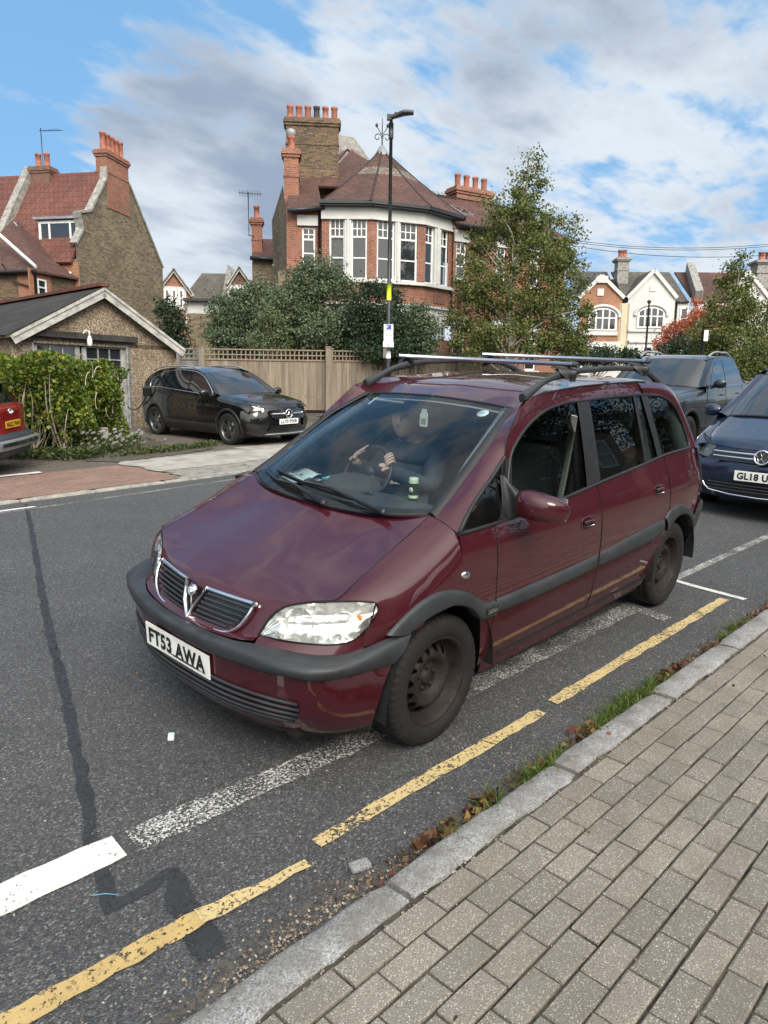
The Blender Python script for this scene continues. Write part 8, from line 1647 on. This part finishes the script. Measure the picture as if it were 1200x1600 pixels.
def scatter_leaves(name, poly_c, r, n, size, mat, label, cat, hh=.05, kind='stuff', droop=0):
    c = np.array(poly_c); i = rng.integers(0, len(c), n); p = c[i]+rng.normal(size=(n, 2))*np.array(r); z = np.array([gz(a_, e) for a_, e in p])+.05+rng.random(n)*hh
    o = leafmesh(name, np.column_stack([p, z]), size*rng.uniform(.5, 1.4, n), mat, kind=kind); tag(o, label, cat); return o
M['leaf_ground'] = leafmat('leaf_ground', [(.03, .055, .015), (.05, .08, .02), (.08, .09, .03)], .2)
lin = lambda a_, e, n: [(a_[0]+(e[0]-a_[0])*t, a_[1]+(e[1]-a_[1])*t) for t in np.linspace(0, 1, n)]
scatter_leaves('ground_cover', lin((-1.9, -10.0), (-2.7, -8.95), 10)+lin((-2.7, -8.95), (-4.2, -10.2), 12), (.16, .14), 2600, .07, M['leaf_ground'], 'low green weeds along the foot of the hedge', 'weeds', .16)
scatter_leaves('ground_cover', lin((-3.5, -8.75), (-5.3, -8.95), 14), (.16, .10), 900, .06, M['leaf_ground'], 'sparse weeds in the bed beside the drive', 'weeds', .09)
M['petal'] = basic('petal', (.78, .76, .78), .6, vary=.05); fl = thing('daisy_clump', 'clump of small white flowers in front of the hedge', 'flowers', (-3.45, -9.25, gz(-3.45, -9.25))); b = MB(); bst = MB()
for k in range(80):
    x_, y_, h_ = rng.normal()*.42, rng.normal()*.14, rng.uniform(.14, .46); bst.tube([(x_*.85, y_*.85, 0), (x_, y_, h_)], .004, 4)
    b.add([(x_+.035*math.cos(t)*(.45 if i % 2 else 1), y_+.03*math.sin(t)*(.45 if i % 2 else 1)-.012*math.cos(t), h_+.03*math.sin(t)*(.45 if i % 2 else 1)) for i, t in enumerate(np.linspace(0, 2*math.pi, 16, endpoint=False))], [tuple(range(16))])
b.build('blossom', M['petal'], fl, uv=False)['kind'] = 'stuff'; bst.build('stem', M['leaf_ground'], fl, uv=False)['kind'] = 'stuff'
pl = rng.normal(size=(500, 3))*np.array([.36, .14, .09])+np.array([0, 0, .15]); leafmesh('leaf', pl, .06, M['leaf_ground'], fl, kind='stuff')

# ================================================================== THE DRIVER AND THE THINGS ON THE DASHBOARD
ZM = Matrix.Translation(Q[:3]) @ Euler(Q[3:], 'XYZ').to_matrix().to_4x4()
def skinned(verts, edges, radii, levels=2):
    me = bpy.data.meshes.new('sk'); me.from_pydata(verts, edges, []); ob = bpy.data.objects.new('sk', me); COL.objects.link(ob)
    md = ob.modifiers.new('s', 'SKIN'); md.use_smooth_shade = True
    for i, r_ in enumerate(radii): me.skin_vertices[0].data[i].radius = (r_, r_) if not isinstance(r_, tuple) else r_
    me.skin_vertices[0].data[0].use_root = True
    ob.modifiers.new('u', 'SUBSURF').levels = levels
    dg = bpy.context.evaluated_depsgraph_get(); dg.update(); m2 = bpy.data.meshes.new_from_object(ob.evaluated_get(dg)); b = MB(); b.add([tuple(v.co) for v in m2.vertices], [tuple(p.vertices) for p in m2.polygons], 0, True)
    bpy.data.objects.remove(ob); bpy.data.meshes.remove(me); bpy.data.meshes.remove(m2); return b
M['skin'] = basic('skin', (.52, .34, .27), .55, vary=.06, scale=12); M['jacket'] = basic('jacket', (.055, .062, .075), .85, vary=.15, scale=14, bump=.3, bscale=40); M['cap'] = basic('cap', (.10, .095, .09), .9, vary=.1, bump=.3); M['hair'] = basic('hair', (.30, .29, .28), .8, vary=.2, scale=30)
def man():
    T = thing('person', 'person in dark jacket and cap driving the maroon car, hand on the wheel', 'person', matrix=ZM)
    yc = -.37
    # one continuous body: trunk, neck, arms
    V_ = [(-1.12, yc, .78), (-1.16, yc, .92), (-1.20, yc, 1.06), (-1.19, yc, 1.13), (-1.14, yc, 1.20), (-1.095, yc, 1.26),
          (-1.19, yc+.19, 1.10), (-1.06, yc+.26, .93), (-.80, yc+.13, 1.05), (-.765, yc+.12, 1.075),
          (-1.19, yc-.19, 1.10), (-1.05, yc-.25, .94), (-.80, yc-.15, 1.06), (-.765, yc-.14, 1.085),
          (-.95, yc+.10, .76), (-.62, yc+.13, .72), (-.95, yc-.10, .76), (-.62, yc-.13, .72)]
    E_ = [(0, 1), (1, 2), (2, 3), (3, 4), (4, 5), (3, 6), (6, 7), (7, 8), (8, 9), (3, 10), (10, 11), (11, 12), (12, 13), (0, 14), (14, 15), (0, 16), (16, 17)]
    body = skinned(V_, E_, [.15, .155, .16, .11, .058, .055, .065, .048, .032, .028, .065, .048, .032, .028, .07, .055, .07, .055])
    # head
    hc = np.array([-1.075, yc, 1.325]); g = []
    for i in range(25):
        th = math.pi*i/24; row = []
        for j in range(36):
            ph = 2*math.pi*j/36; x = math.sin(th)*math.cos(ph); y = math.sin(th)*math.sin(ph); z = math.cos(th); p = np.array([.098*x, .076*y, .122*z])
            if z < 0: p[1] *= 1+.24*z; p[0] += -.012*z*(-1 if x > 0 else 1)*0; p[0] *= 1+.08*z
            if x > .2:
                fr = max(0, 1-(y/.16)**2); p[0] += .040*fr*math.exp(-((z+.10)/.16)**2)+.014*fr*math.exp(-((z+.24)/.06)**2)        # nose
                for s in (1, -1): p[0] -= .020*math.exp(-((y-s*.36)/.15)**2-((z-.08)/.11)**2); p[0] += .007*math.exp(-((y-s*.36)/.2)**2-((z-.26)/.07)**2)
                p[0] += .008*math.exp(-(y/.30)**2-((z+.46)/.05)**2)-.018*math.exp(-(y/.32)**2-((z+.53)/.026)**2)+.007*math.exp(-(y/.26)**2-((z+.60)/.05)**2)+.010*math.exp(-(y/.28)**2-((z+.83)/.10)**2)
            row.append(hc+p)
        g.append(row)
    h = MB(); h.grid(np.array(g), 0, True, close=True)
    for s in (1, -1):
        e = MB(); e.lathe([(.001, .010), (.016, .008), (.024, .0), (.020, -.008)], 14, 'z'); h.merge(put(e, frame(hc+np.array([-.01, s*.074, -.005]), (1, 0, 0), (0, .2*s, 1)) ))
    Rt = Matrix.Translation(Vector(hc)) @ Euler((0, R(-8), R(20))).to_matrix().to_4x4() @ Matrix.Translation(-Vector(hc)); h = put(h, Rt); body.merge(h)
    # hands: palm, four fingers curled over the rim, thumb from the side of the palm
    wc = np.array([-.735, -.36, 1.015]); u_ = np.array([0, 1, 0.]); v_ = np.array([-.50, 0, .866])
    for ang, sgn, wr in ((R(128), -1, np.array(V_[13])), (R(40), 1, np.array(V_[9]))):
        rim = wc+.185*(math.cos(ang)*u_+math.sin(ang)*v_); tang = -math.sin(ang)*u_+math.cos(ang)*v_; tow = wr-rim; tow /= np.linalg.norm(tow); up_ = np.cross(tang, tow); up_ = up_ if up_[2] > 0 else -up_
        pal = rim+tow*.055+up_*.022
        hv_ = [tuple(wr), tuple(wr*.4+pal*.6), tuple(pal)]; body.merge(skinned(hv_, [(0, 1), (1, 2)], [(.025, .020), (.031, .018), (.033, .016)], 2))
        for k, (o, ln_) in enumerate(((-.030, .9), (-.010, 1.0), (.010, .95), (.029, .78))):
            b0 = pal-tow*.02+tang*o; f1 = rim+up_*.026+tang*o*1.05+tow*.006; f2 = rim-tow*.024*ln_+up_*.012+tang*o*1.05; f3 = rim-tow*.018-up_*.018*ln_+tang*o; body.merge(skinned([tuple(b0), tuple(f1), tuple(f2), tuple(f3)], [(0, 1), (1, 2), (2, 3)], [.0105, .0098, .009, .0075], 1))
        tb_ = pal+tang*(.034*sgn*-1 if sgn < 0 else -.034); body.merge(skinned([tuple(tb_+tow*.02), tuple(tb_*.5+(rim+tow*.02+up_*.012+tang*-.045)*.5), tuple(rim+tow*.016-up_*.006-tang*.045)], [(0, 1), (1, 2)], [.014, .011, .009], 1))
    bo = body.build('body', M['skin'], T, uv=False)
    jv = [tuple(np.array(v)) for v in V_[:5]+V_[6:9]+V_[10:13]]; j = skinned([jv[0], jv[1], jv[2], (-1.19, yc, 1.145), (-1.165, yc, 1.205), jv[5], jv[6], jv[7], jv[8], jv[9], jv[10]], [(0, 1), (1, 2), (2, 3), (3, 4), (3, 5), (5, 6), (6, 7), (3, 8), (8, 9), (9, 10)], [.165, .175, .185, .150, .082, .092, .066, .047, .092, .066, .047]); j.build('jacket', M['jacket'], T, uv=False)
    tr = skinned([V_[0], V_[14], V_[15], V_[16], V_[17]], [(0, 1), (1, 2), (0, 3), (3, 4)], [.180, .115, .09, .115, .09]); tr.build('trousers', M['jacket'], T, uv=False)
    c = MB(); gg = []
    for (r_, z) in ((1.06, .030), (1.09, .055), (1.02, .090), (.80, .118), (.45, .132), (.01, .136)): gg.append([hc+np.array([.098*r_*math.cos(t)-.006, .079*r_*math.sin(t), z]) for t in np.linspace(0, 2*math.pi, 28, endpoint=False)])
    c.grid(np.array(gg), 0, True, close=True); pk2 = [[hc+np.array([.095*math.cos(t)-.004, .078*math.sin(t), .042]) for t in np.linspace(-1.15, 1.15, 14)], [hc+np.array([.118*math.cos(t*.9)+.010, .080*math.sin(t), .052]) for t in np.linspace(-1.15, 1.15, 14)], [hc+np.array([.135*math.cos(t*.8)+.008, .074*math.sin(t), .048]) for t in np.linspace(-1.15, 1.15, 14)]]
    c.grid(np.array(pk2)); put(c, Rt).build('cap', M['cap'], T, uv=False)
    hr = MB(); gg = []
    for z, k in ((.045, 1.0), (.0, 1.04), (-.04, 1.0), (-.065, .9)): gg.append([hc+np.array([.101*k*math.cos(t)-.006, .079*k*math.sin(t), z]) for t in np.linspace(1.75, 2*math.pi-1.75, 18)])
    hr.grid(np.array(gg)); put(hr, Rt).build('hair', M['hair'], T, uv=False)
man()
M['teal_print'] = basic('teal_print', (.10, .42, .50), .5, vary=.1, scale=20); M['paper'] = basic('paper', (.62, .72, .72), .7, vary=.08); M['can_green'] = basic('can_green', (.025, .045, .035), .3, vary=.1, metal=.4); M['pale_green'] = basic('pale_green', (.55, .62, .42), .4, vary=.05)
def zthing(name, label, cat, loc=(0, 0, 0), rz=0.0): return thing(name, label, cat, matrix=ZM @ Matrix.Translation(loc) @ Matrix.Rotation(rz, 4, 'Z'))
t_ = zthing('drink_can', 'slim dark drink can standing on the dashboard of the maroon car', 'can', (-.548, .18, .972)); b = MB(); b.lathe([(.001, 0), (.022, 0), (.026, .008), (.0265, .118), (.023, .130), (.021, .128), (.001, .127)], 20, 'z'); b.build('can_body', M['can_green'], t_, uv=False)
b = MB(); b.lathe([(.0268, .100), (.0268, .120), (.0235, .1305), (.001, .1285)], 20, 'z'); b.build('can_top', M['pale_green'], t_, uv=False); b = MB(); b.lathe([(.001, .001), (.014, .001), (.0145, 0)], 16, 'z'); put(b, frame((.0268, .006, .065), (0, 1, 0), (0, 0, 1))).build('can_emblem', M['pale_green'], t_, uv=False)
b = MB(); b.lathe([(.0269, .018), (.0269, .034)], 20, 'z'); b.build('can_band', M['pale_green'], t_, uv=False)
b = MB(); b.box((0, 0, .008), (.145, .20, .014), 0, bev=.003); t_ = zthing('book', 'flat turquoise book lying on the dashboard before the driver', 'book', (-.56, -.40, .992), R(10)); b.build('cover', M['teal_print'], t_, uv=False)
b = MB(); b.box((-.01, .01, .0165), (.085, .13, .002)); b.build('picture', M['paper'], t_, uv=False); b = MB()
for k in range(3): b.box((.05-.012*k, 0, .0165), (.004, .15, .002))
b.build('print_line', M['paper'], t_, uv=False)
b = MB()
for k in range(6):
    c = np.array([rng.uniform(-.06, .06), rng.uniform(-.07, .07), .006+.006*k]); gx_ = [[c+np.array([x, y, .010*math.sin(x*40+k)+.008*math.sin(y*30+2*k)]) for x in np.linspace(-.06, .06, 7)] for y in np.linspace(-.085, .085, 7)]; b.grid(np.array(gx_))
o = b.build('crumpled_paper', [M['paper']], None, uv=False); o.matrix_world = ZM @ Matrix.Translation((-.36, -.575, 1.0)); tag(o, 'heap of pale crumpled papers in the far corner of the dashboard', 'paper')
b = MB(); b.tube([(-.06+.06*math.cos(t), -.02+.035*math.sin(t), .012+.02*math.sin(t)) for t in np.linspace(0, 5.6, 20)], .0035, 6); b.tube([(.045, -.02, .01), (.12, .02, .004), (.2, .10, .002)], .003, 5); o = b.build('charging_cable', M['black_plastic'], None, uv=False); o.matrix_world = ZM @ Matrix.Translation((-.47, -.56, 1.0)); tag(o, 'looped black cable lying beside the papers on the dashboard', 'cable')
b = MB(); b.grid(np.array([[(x, y, .012+.010*math.sin(30*x+20*y)) for x in np.linspace(-.02, .02, 4)] for y in np.linspace(-.04, .04, 6)])); o = b.build('receipt', M['paper'], None, uv=False); o.matrix_world = ZM @ Matrix.Translation((-.42, -.04, .985)); tag(o, 'curled white scrap of paper near the middle of the dashboard', 'paper')
t_ = zthing('air_freshener', 'white bottle shaped air freshener hanging under the rear view mirror', 'air freshener', (-.825, .0, 1.395)); outl = [(-.026, -.052), (.026, -.052), (.028, -.045), (.028, .018), (.018, .032), (.016, .050), (-.016, .050), (-.018, .032), (-.028, .018), (-.028, -.045)]
b = MB(); b.prism(outl, -.003, .003, plane='yz'); b.build('card', M['sign_white'], t_, uv=False); b = MB(); b.prism([(-.020, -.038), (.020, -.038), (.020, .0), (-.020, .0)], .0034, .0045, plane='yz'); b.build('card_label', M['pale_green'], t_, uv=False); b = MB(); b.tube([(0, 0, .05), (-.02, -.01, .075)], .0015, 4); b.build('string', M['black_plastic'], t_, uv=False)
b = MB()
for k in range(3): b.prism([(-.016, -.034+.010*k), (.016, -.034+.010*k), (.016, -.029+.010*k), (-.016, -.029+.010*k)], .0046, .005, plane='yz')
b.build('card_lettering', M['lettering'], t_, uv=False)
p_ = on_ws(.42, .90, -.006); nrm = Vector((.45, .1, .88)); b = MB(); b.lathe([(.001, .001), (.034, .001), (.034, -.001)], 24, 'z'); st = put(b, frame(p_, (0, 1, 0), (-.88, 0, .45))).build('sticker', M['sign_white'], wsg, uv=False, label='round pale sticker in the top corner'); b = MB(); b.box((0, .004, .0018), (.036, .006, .0006)); b.box((0, -.008, .0018), (.028, .005, .0006)); put(b, frame(p_, (0, 1, 0), (-.88, 0, .45))).build('sticker_lettering', M['teal_print'], st, uv=False)
p_ = on_ws(-.40, .90, -.006); b = MB(); b.box((0, 0, 0), (.014, .085, .001)); put(b, frame(p_, (0, 1, 0), (-.88, .0, .45))).build('toll_strip', M['sign_white'], wsg, uv=False)

# ================================================================== KERB SIDE LITTER AND WEEDS
M['grass_blade'] = leafmat('grass_blade', [(.07, .13, .02), (.11, .17, .03), (.16, .18, .05), (.05, .10, .02)], .3)
def grass(name, label, spots, n, h, spread=.05):
    v = []; f = []; 
    for (x, y) in spots:
        for k in range(n):
            a_ = rng.uniform(0, 2*math.pi); r_ = abs(rng.normal())*spread; bx_, by_ = x+r_*math.cos(a_)*1.3, y+r_*math.sin(a_); z = gz(bx_, by_)+.004; hh = h*rng.uniform(.4, 1.2); lean = rng.normal(size=2)*hh*.55; w = rng.uniform(.0015, .0032); wx, wy = -math.sin(a_)*w, math.cos(a_)*w; i = len(v)
            v += [(bx_-wx, by_-wy, z), (bx_+wx, by_+wy, z), (bx_+lean[0]*.45+wx*.8, by_+lean[1]*.45+wy*.8, z+hh*.65), (bx_+lean[0]*.45-wx*.8, by_+lean[1]*.45-wy*.8, z+hh*.65), (bx_+lean[0], by_+lean[1], z+hh*.85)]; f += [(i, i+1, i+2, i+3), (i+3, i+2, i+4)]
    b = MB(); b.add(v, f); o = b.build(name, M['grass_blade'], uv=False); tag(o, label, 'grass', kind='stuff'); return o
gut = lambda x, o=-.03: (x, KERB_Y(x)+o)
grass('grass', 'tufts of grass growing in the gutter along the kerb', [gut(x, -.02+rng.normal()*.015) for x in (-.05, -.12, -.22, -.30, -.62, -.68, -.74, -.80, -.86, -.95, -1.02, -1.08, -1.12, -1.2, -1.3, -1.42, -2.3, -2.5, -2.65, .18, .24, .48)], 95, .065, .035)
grass('grass', 'grass clumps in the paving joints behind the kerb', [gut(x, o) for x, o in ((-1.18, .05), (-1.22, .10), (-1.19, .15), (-1.26, .17), (-1.12, .19), (-.92, .20), (-1.0, .17), (-1.35, .16), (-1.5, .17), (.74, .17), (.33, .19), (-.30, .17), (-1.16, .0), (-1.2, .03))], 90, .040, .03)
sp_ = [(x, KERB_Y(x)+.148+rng.integers(0, 9)*.1) for x in rng.uniform(-1, 1.2, 16)]; grass('moss_tuft', 'tiny moss tufts in the joints of the near paving', sp_, 16, .012, .022)
M['leaf_dry'] = leafmat('leaf_dry', [(.10, .035, .02), (.14, .06, .028), (.07, .033, .02), (.24, .15, .05), (.05, .027, .017)], .1, .7)
def gutterleaves(n, xs, off, sp, size, mat, hh=.02):
    x = rng.choice(xs, n)+rng.normal(size=n)*sp[0]; y = np.array([KERB_Y(q) for q in x])+off+rng.normal(size=n)*sp[1]; z = np.array([gz(a_, e) for a_, e in zip(x, y)])+.010+rng.random(n)*hh; return np.column_stack([x, y, z]), size*rng.uniform(.4, 1.5, n)
P1, s1_ = gutterleaves(420, np.linspace(.9, -3.2, 30), -.03, (.10, .022), .022, None); P2, s2_ = gutterleaves(150, [.28, .22, .50, -.62, -1.45, -1.55], -.035, (.05, .02), .045, None, .03)
o = leafmesh('dead_leaves', np.vstack([P1, P2]), np.concatenate([s1_, s2_]), M['leaf_dry'], kind='stuff', aspect=.7, fold=.8); tag(o, 'brown and rust coloured dead leaves lying in the gutter', 'leaves')
xx = rng.uniform(-3.5, 1.6, 70); yy = rng.uniform(-2.5, 2.6, 70); o = leafmesh('fallen_leaf', np.column_stack([xx, yy, [gz(a_, e)+(.055 if e > KERB_Y(a_) else .006) for a_, e in zip(xx, yy)]]), .022*rng.uniform(.4, 1.4, 70), M['leaf_dry'], kind='stuff', droop=0); tag(o, 'odd fallen leaf fragments strewn over road and paving', 'leaves')
P3, s3_ = gutterleaves(260, np.linspace(1.35, .95, 9), -.05, (.07, .03), .020, None, .02)
def pebbles(name, label, P_, s_, mat):
    v = []; f = []; base = [(-1, -1, -.5), (1, -1, -.6), (1, 1, -.5), (-1, 1, -.6), (-.7, -.6, .55), (.6, -.7, .6), (.7, .6, .5), (-.6, .7, .6)]; fc = [(0, 1, 5, 4), (1, 2, 6, 5), (2, 3, 7, 6), (3, 0, 4, 7), (4, 5, 6, 7)]
    for p, s in zip(P_, s_):
        i = len(v); a_ = rng.uniform(0, 6.3); ca, sa = math.cos(a_), math.sin(a_); sx, sy, sz = s*rng.uniform(.35, .6), s*rng.uniform(.25, .45), s*rng.uniform(.2, .35)
        for q in base: x, y, z = q[0]*sx*rng.uniform(.8, 1.2), q[1]*sy*rng.uniform(.8, 1.2), (q[2]+.5)*sz; v.append((p[0]+x*ca-y*sa, p[1]+x*sa+y*ca, p[2]+z))
        f += [tuple(i+k for k in q) for q in fc]
    b = MB(); b.add(v, f, 0, True); o = b.build(name, mat, uv=False); tag(o, label, 'stones', kind='stuff')
def pebmat():
    m_, t, b = newmat('pebble'); g = t.nodes.new('ShaderNodeNewGeometry'); t.links.new(nramp(t, g.outputs['Random Per Island'], [(0, (.08, .06, .045)), (.3, (.19, .14, .09)), (.55, (.27, .22, .16)), (.75, (.14, .075, .05)), (1, (.40, .38, .33))]), b.inputs['Base Color']); b.inputs['Roughness'].default_value = .75; return m_
M['pebble'] = pebmat()
n = 480; x = np.clip(rng.normal(1.12, .26, n), .55, 2.0); y = np.array([KERB_Y(q) for q in x])-np.abs(rng.normal(0, .055, n))-.008; z = np.array([gz(a_, e) for a_, e in zip(x, y)])+.007; pebbles('gravel', 'loose gravel and grit washed against the kerb', np.column_stack([x, y, z]), rng.uniform(.003, .0125, n), M['pebble'])
n = 420; x = rng.uniform(-3, 1.9, n); y = np.array([KERB_Y(q) for q in x])-np.abs(rng.normal(0, .35, n)); z = np.array([gz(a_, e) for a_, e in zip(x, y)])+.001; pebbles('gravel', 'scattered small stones on the tarmac', np.column_stack([x, y, z]), rng.uniform(.004, .011, n), M['pebble'])
n = 420; x = rng.uniform(-2.2, 1.7, n); y = np.array([KERB_Y(q) for q in x])+.148+rng.integers(0, 14, n)*.1*np.where(rng.random(n) < .55, 0, 1)+rng.normal(0, .012, n); z = np.array([gz(a_, e) for a_, e in zip(x, y)])+PAVE_H-.004; pebbles('gravel', 'grit lying in the joints of the near paving', np.column_stack([x, y, z]), rng.uniform(.004, .012, n), M['pebble'])
for (px, py, s) in ((268, 1163, .05), (562, 1358, .075), (1090, 800, .10)):
    q = G(px, py); b = MB(); b.box((0, 0, .012), (s, s*.6, .02), 0, rz=px, bev=.008); o = b.build('litter', M['granite'] if px == 562 else M['paper'], uv=False); o.location = (q[0], q[1], gz(q[0], q[1])+.002); tag(o, {268: 'small white scrap on the tarmac left of the number plate', 562: 'pale stone chip against the kerb joint', 1090: 'flat white scrap on the road behind the maroon car'}[px], 'litter')
q = G(165, 1404); b = MB(); b.tube([(-.045, 0, .006), (0, .004, .008), (.045, -.003, .006)], .0015, 4); o = b.build('straw', basic('blue_plastic', (.12, .35, .55), .4, vary=0), uv=False); o.location = (q[0], q[1], gz(q[0], q[1])+.002); o.rotation_euler = (0, 0, 2.4); tag(o, 'thin blue plastic straw on the tar seam', 'straw')
# charging cable from the garage door to the black SUV
A_ = G(197, 655); A_ = np.array([-5.72, -12.9, gz(-5.72, -12.9)+.55]); wpt = gla.matrix_world @ Vector((-2.95, -.93, .96)); B_ = np.array(wpt); b = MB(); b.tube([A_*(1-t)+B_*t-np.array([0, 0, .18*4*t*(1-t)]) for t in np.linspace(0, 1, 16)], .014, 6); tag(b.build('charging_cable', M['black_plastic'], uv=False), 'thin black cable strung from the garage door to the black SUV', 'cable')

# ================================================================== THE VIEWER'S SIDE OF THE STREET (seen only as reflections)
for i, (x0, w, lab) in enumerate(((-16, 9, 'brick house opposite, at the back of the viewer, near end'), (-6, 9, 'brick house opposite with white window frames, behind the viewer'), (4, 9, 'brick house opposite beyond the estate board'), (-27, 9, 'brick house opposite, second from the street corner behind the viewer'), (-39, 10, 'brick house opposite, farthest up the street behind the viewer'))):
    T = thing('house_opposite', lab, 'house', (x0, 12.5, gz(x0, 12.5)), group=None); b = MB(); hs_ = [(1.0, 2.4, 1.0, 3.0), (5.2, 7.6, 1.0, 3.0), (1.0, 2.4, 4.2, 6.0), (5.2, 7.6, 4.2, 6.0), (3.3, 4.3, 0, 2.2)]
    wallz(b, 0, w, -.5, 6.8, hs_, rev=-.1); b.add([(0, 0, -.5), (0, -6, -.5), (0, -6, 6.8), (0, 0, 6.8)], [(0, 1, 2, 3)]); b = put(b, Matrix.Scale(-1, 4, (0, 1, 0))); b.v = [(p[0], p[1], p[2]) for p in b.v]; b.build('wall', M['brick_red_dark'], T)
    for h in hs_[:4]: window(T, TR(h[0], -.04, h[2]), h[1]-h[0], h[3]-h[2], 'half', fr=.1)
    b = MB(); b.box((3.8, .05, 1.1), (1.0, .06, 2.2)); b.build('door', M['black_plastic'], T); b = MB(); slab(b, [(-.2, -.4, 6.8), (w+.2, -.4, 6.8), (w+.2, 3.4, 9.6), (-.2, 3.4, 9.6)], .1); b.build('roof', M['slate'], T)
    b = MB(); b.box((w/2, -1.6+.0, .5), (w, .22, 1.0)); 
    g = leafmesh('front_hedge', np.column_stack([rng.uniform(x0, x0+w, 2600), 7.2+rng.normal(0, .25, 2600), np.array([gz(x0, 7.2)]*2600)+rng.uniform(.2, 1.9, 2600)]), .13, M['leaf_dark']); tag(g, ('clipped evergreen hedge', 'evergreen hedge beside the estate board', 'long evergreen hedge', 'loose evergreen hedge', 'tall evergreen hedge')[i]+' in front of the '+('first', 'middle', 'last', 'second', 'farthest')[i]+' house opposite', 'hedge')
T = thing('estate_board', 'dark estate agent board on a white post before the hedge opposite', 'sign', (-4.0, 6.4, gz(-4.0, 6.4))); b = MB(); b.box((0, 0, 1.3), (.08, .08, 2.6)); b.build('post', M['white'], T); b = MB(); b.box((0, -.06, 2.55), (1.3, .03, .75)); bd = b.build('board', M['gloss_black'], T)
t = text_mb('Dexters', .95, .24, bold=.02, depth=0); put(t, frame((0, -.079, 2.62), (1, 0, 0), (0, 0, 1))).build('lettering', M['white'], bd, uv=False)
bs = (-9.0, 6.0, gz(-9, 6)); tree('street_tree', 'leafy street tree on the pavement behind the viewer', 'tree', bs, 7, [(0, 0, 4.6, 1.8, 1.8, 1.7), (.8, .3, 3.8, 1.3, 1.3, 1.2), (-.9, -.2, 4.0, 1.2, 1.3, 1.2)], 190, 70, .22, .09, M['leaf_dark'], [(0, 0, 0), (.05, 0, 2), (0, .05, 4.8)], M['bark'], 18, trunk_r=.14)

for k_, (tx, ty, nm) in enumerate(((-17.5, 5.6, 'second leafy street tree on the near pavement, farther up'), (-25.0, 6.2, 'third leafy street tree on the near pavement, farthest up'))):
    bs = (tx, ty, gz(tx, ty)); tree('street_tree', nm, 'tree', bs, 7, [(0, 0, 4.2, 2.2, 2.2, 2.2), (.9, .3, 3.0, 1.6, 1.5, 1.3), (-1.0, -.2, 3.2, 1.5, 1.5, 1.3)], 170, 60, .25, .12, M['leaf_dark'], [(0, 0, 0), (.05, 0, 2), (0, .05, 4.8)], M['bark'], 18, trunk_r=.14)

# houses and planting round the corner to the left, outside the view: they darken what the parked cars reflect
H_ = [o for o in COL.objects if o.name.startswith('house_opposite') and o.parent is None]
for (x, y, lb) in ((8.5, -19.5, 'brick house beside the forecourt, out of view to the left'), (18.5, -19.5, 'second brick house out of view to the left')):
    c = copy_tree(H_[0]); c.location = (x, y, gz(x, y)); c.rotation_euler = (0, 0, math.pi); c['label'] = lb
for k_, (tx, ty) in enumerate(((1.6, -17.0), (6.5, -15.5))):
    bs = (tx, ty, gz(tx, ty)); tree('garden_tree', ('dense garden tree behind the red crossover, out of view', 'dense garden tree farther left, out of view')[k_], 'tree', bs, 6, [(0, 0, 3.4, 2.2, 2.0, 2.2), (.9, .3, 2.0, 1.8, 1.5, 1.4), (-1.0, -.2, 2.0, 1.5, 1.5, 1.4)], 170, 60, .25, .13, M['leaf_dark'], [(0, 0, 0), (.05, 0, 2), (0, .05, 4.0)], M['bark'], 12, trunk_r=.14)
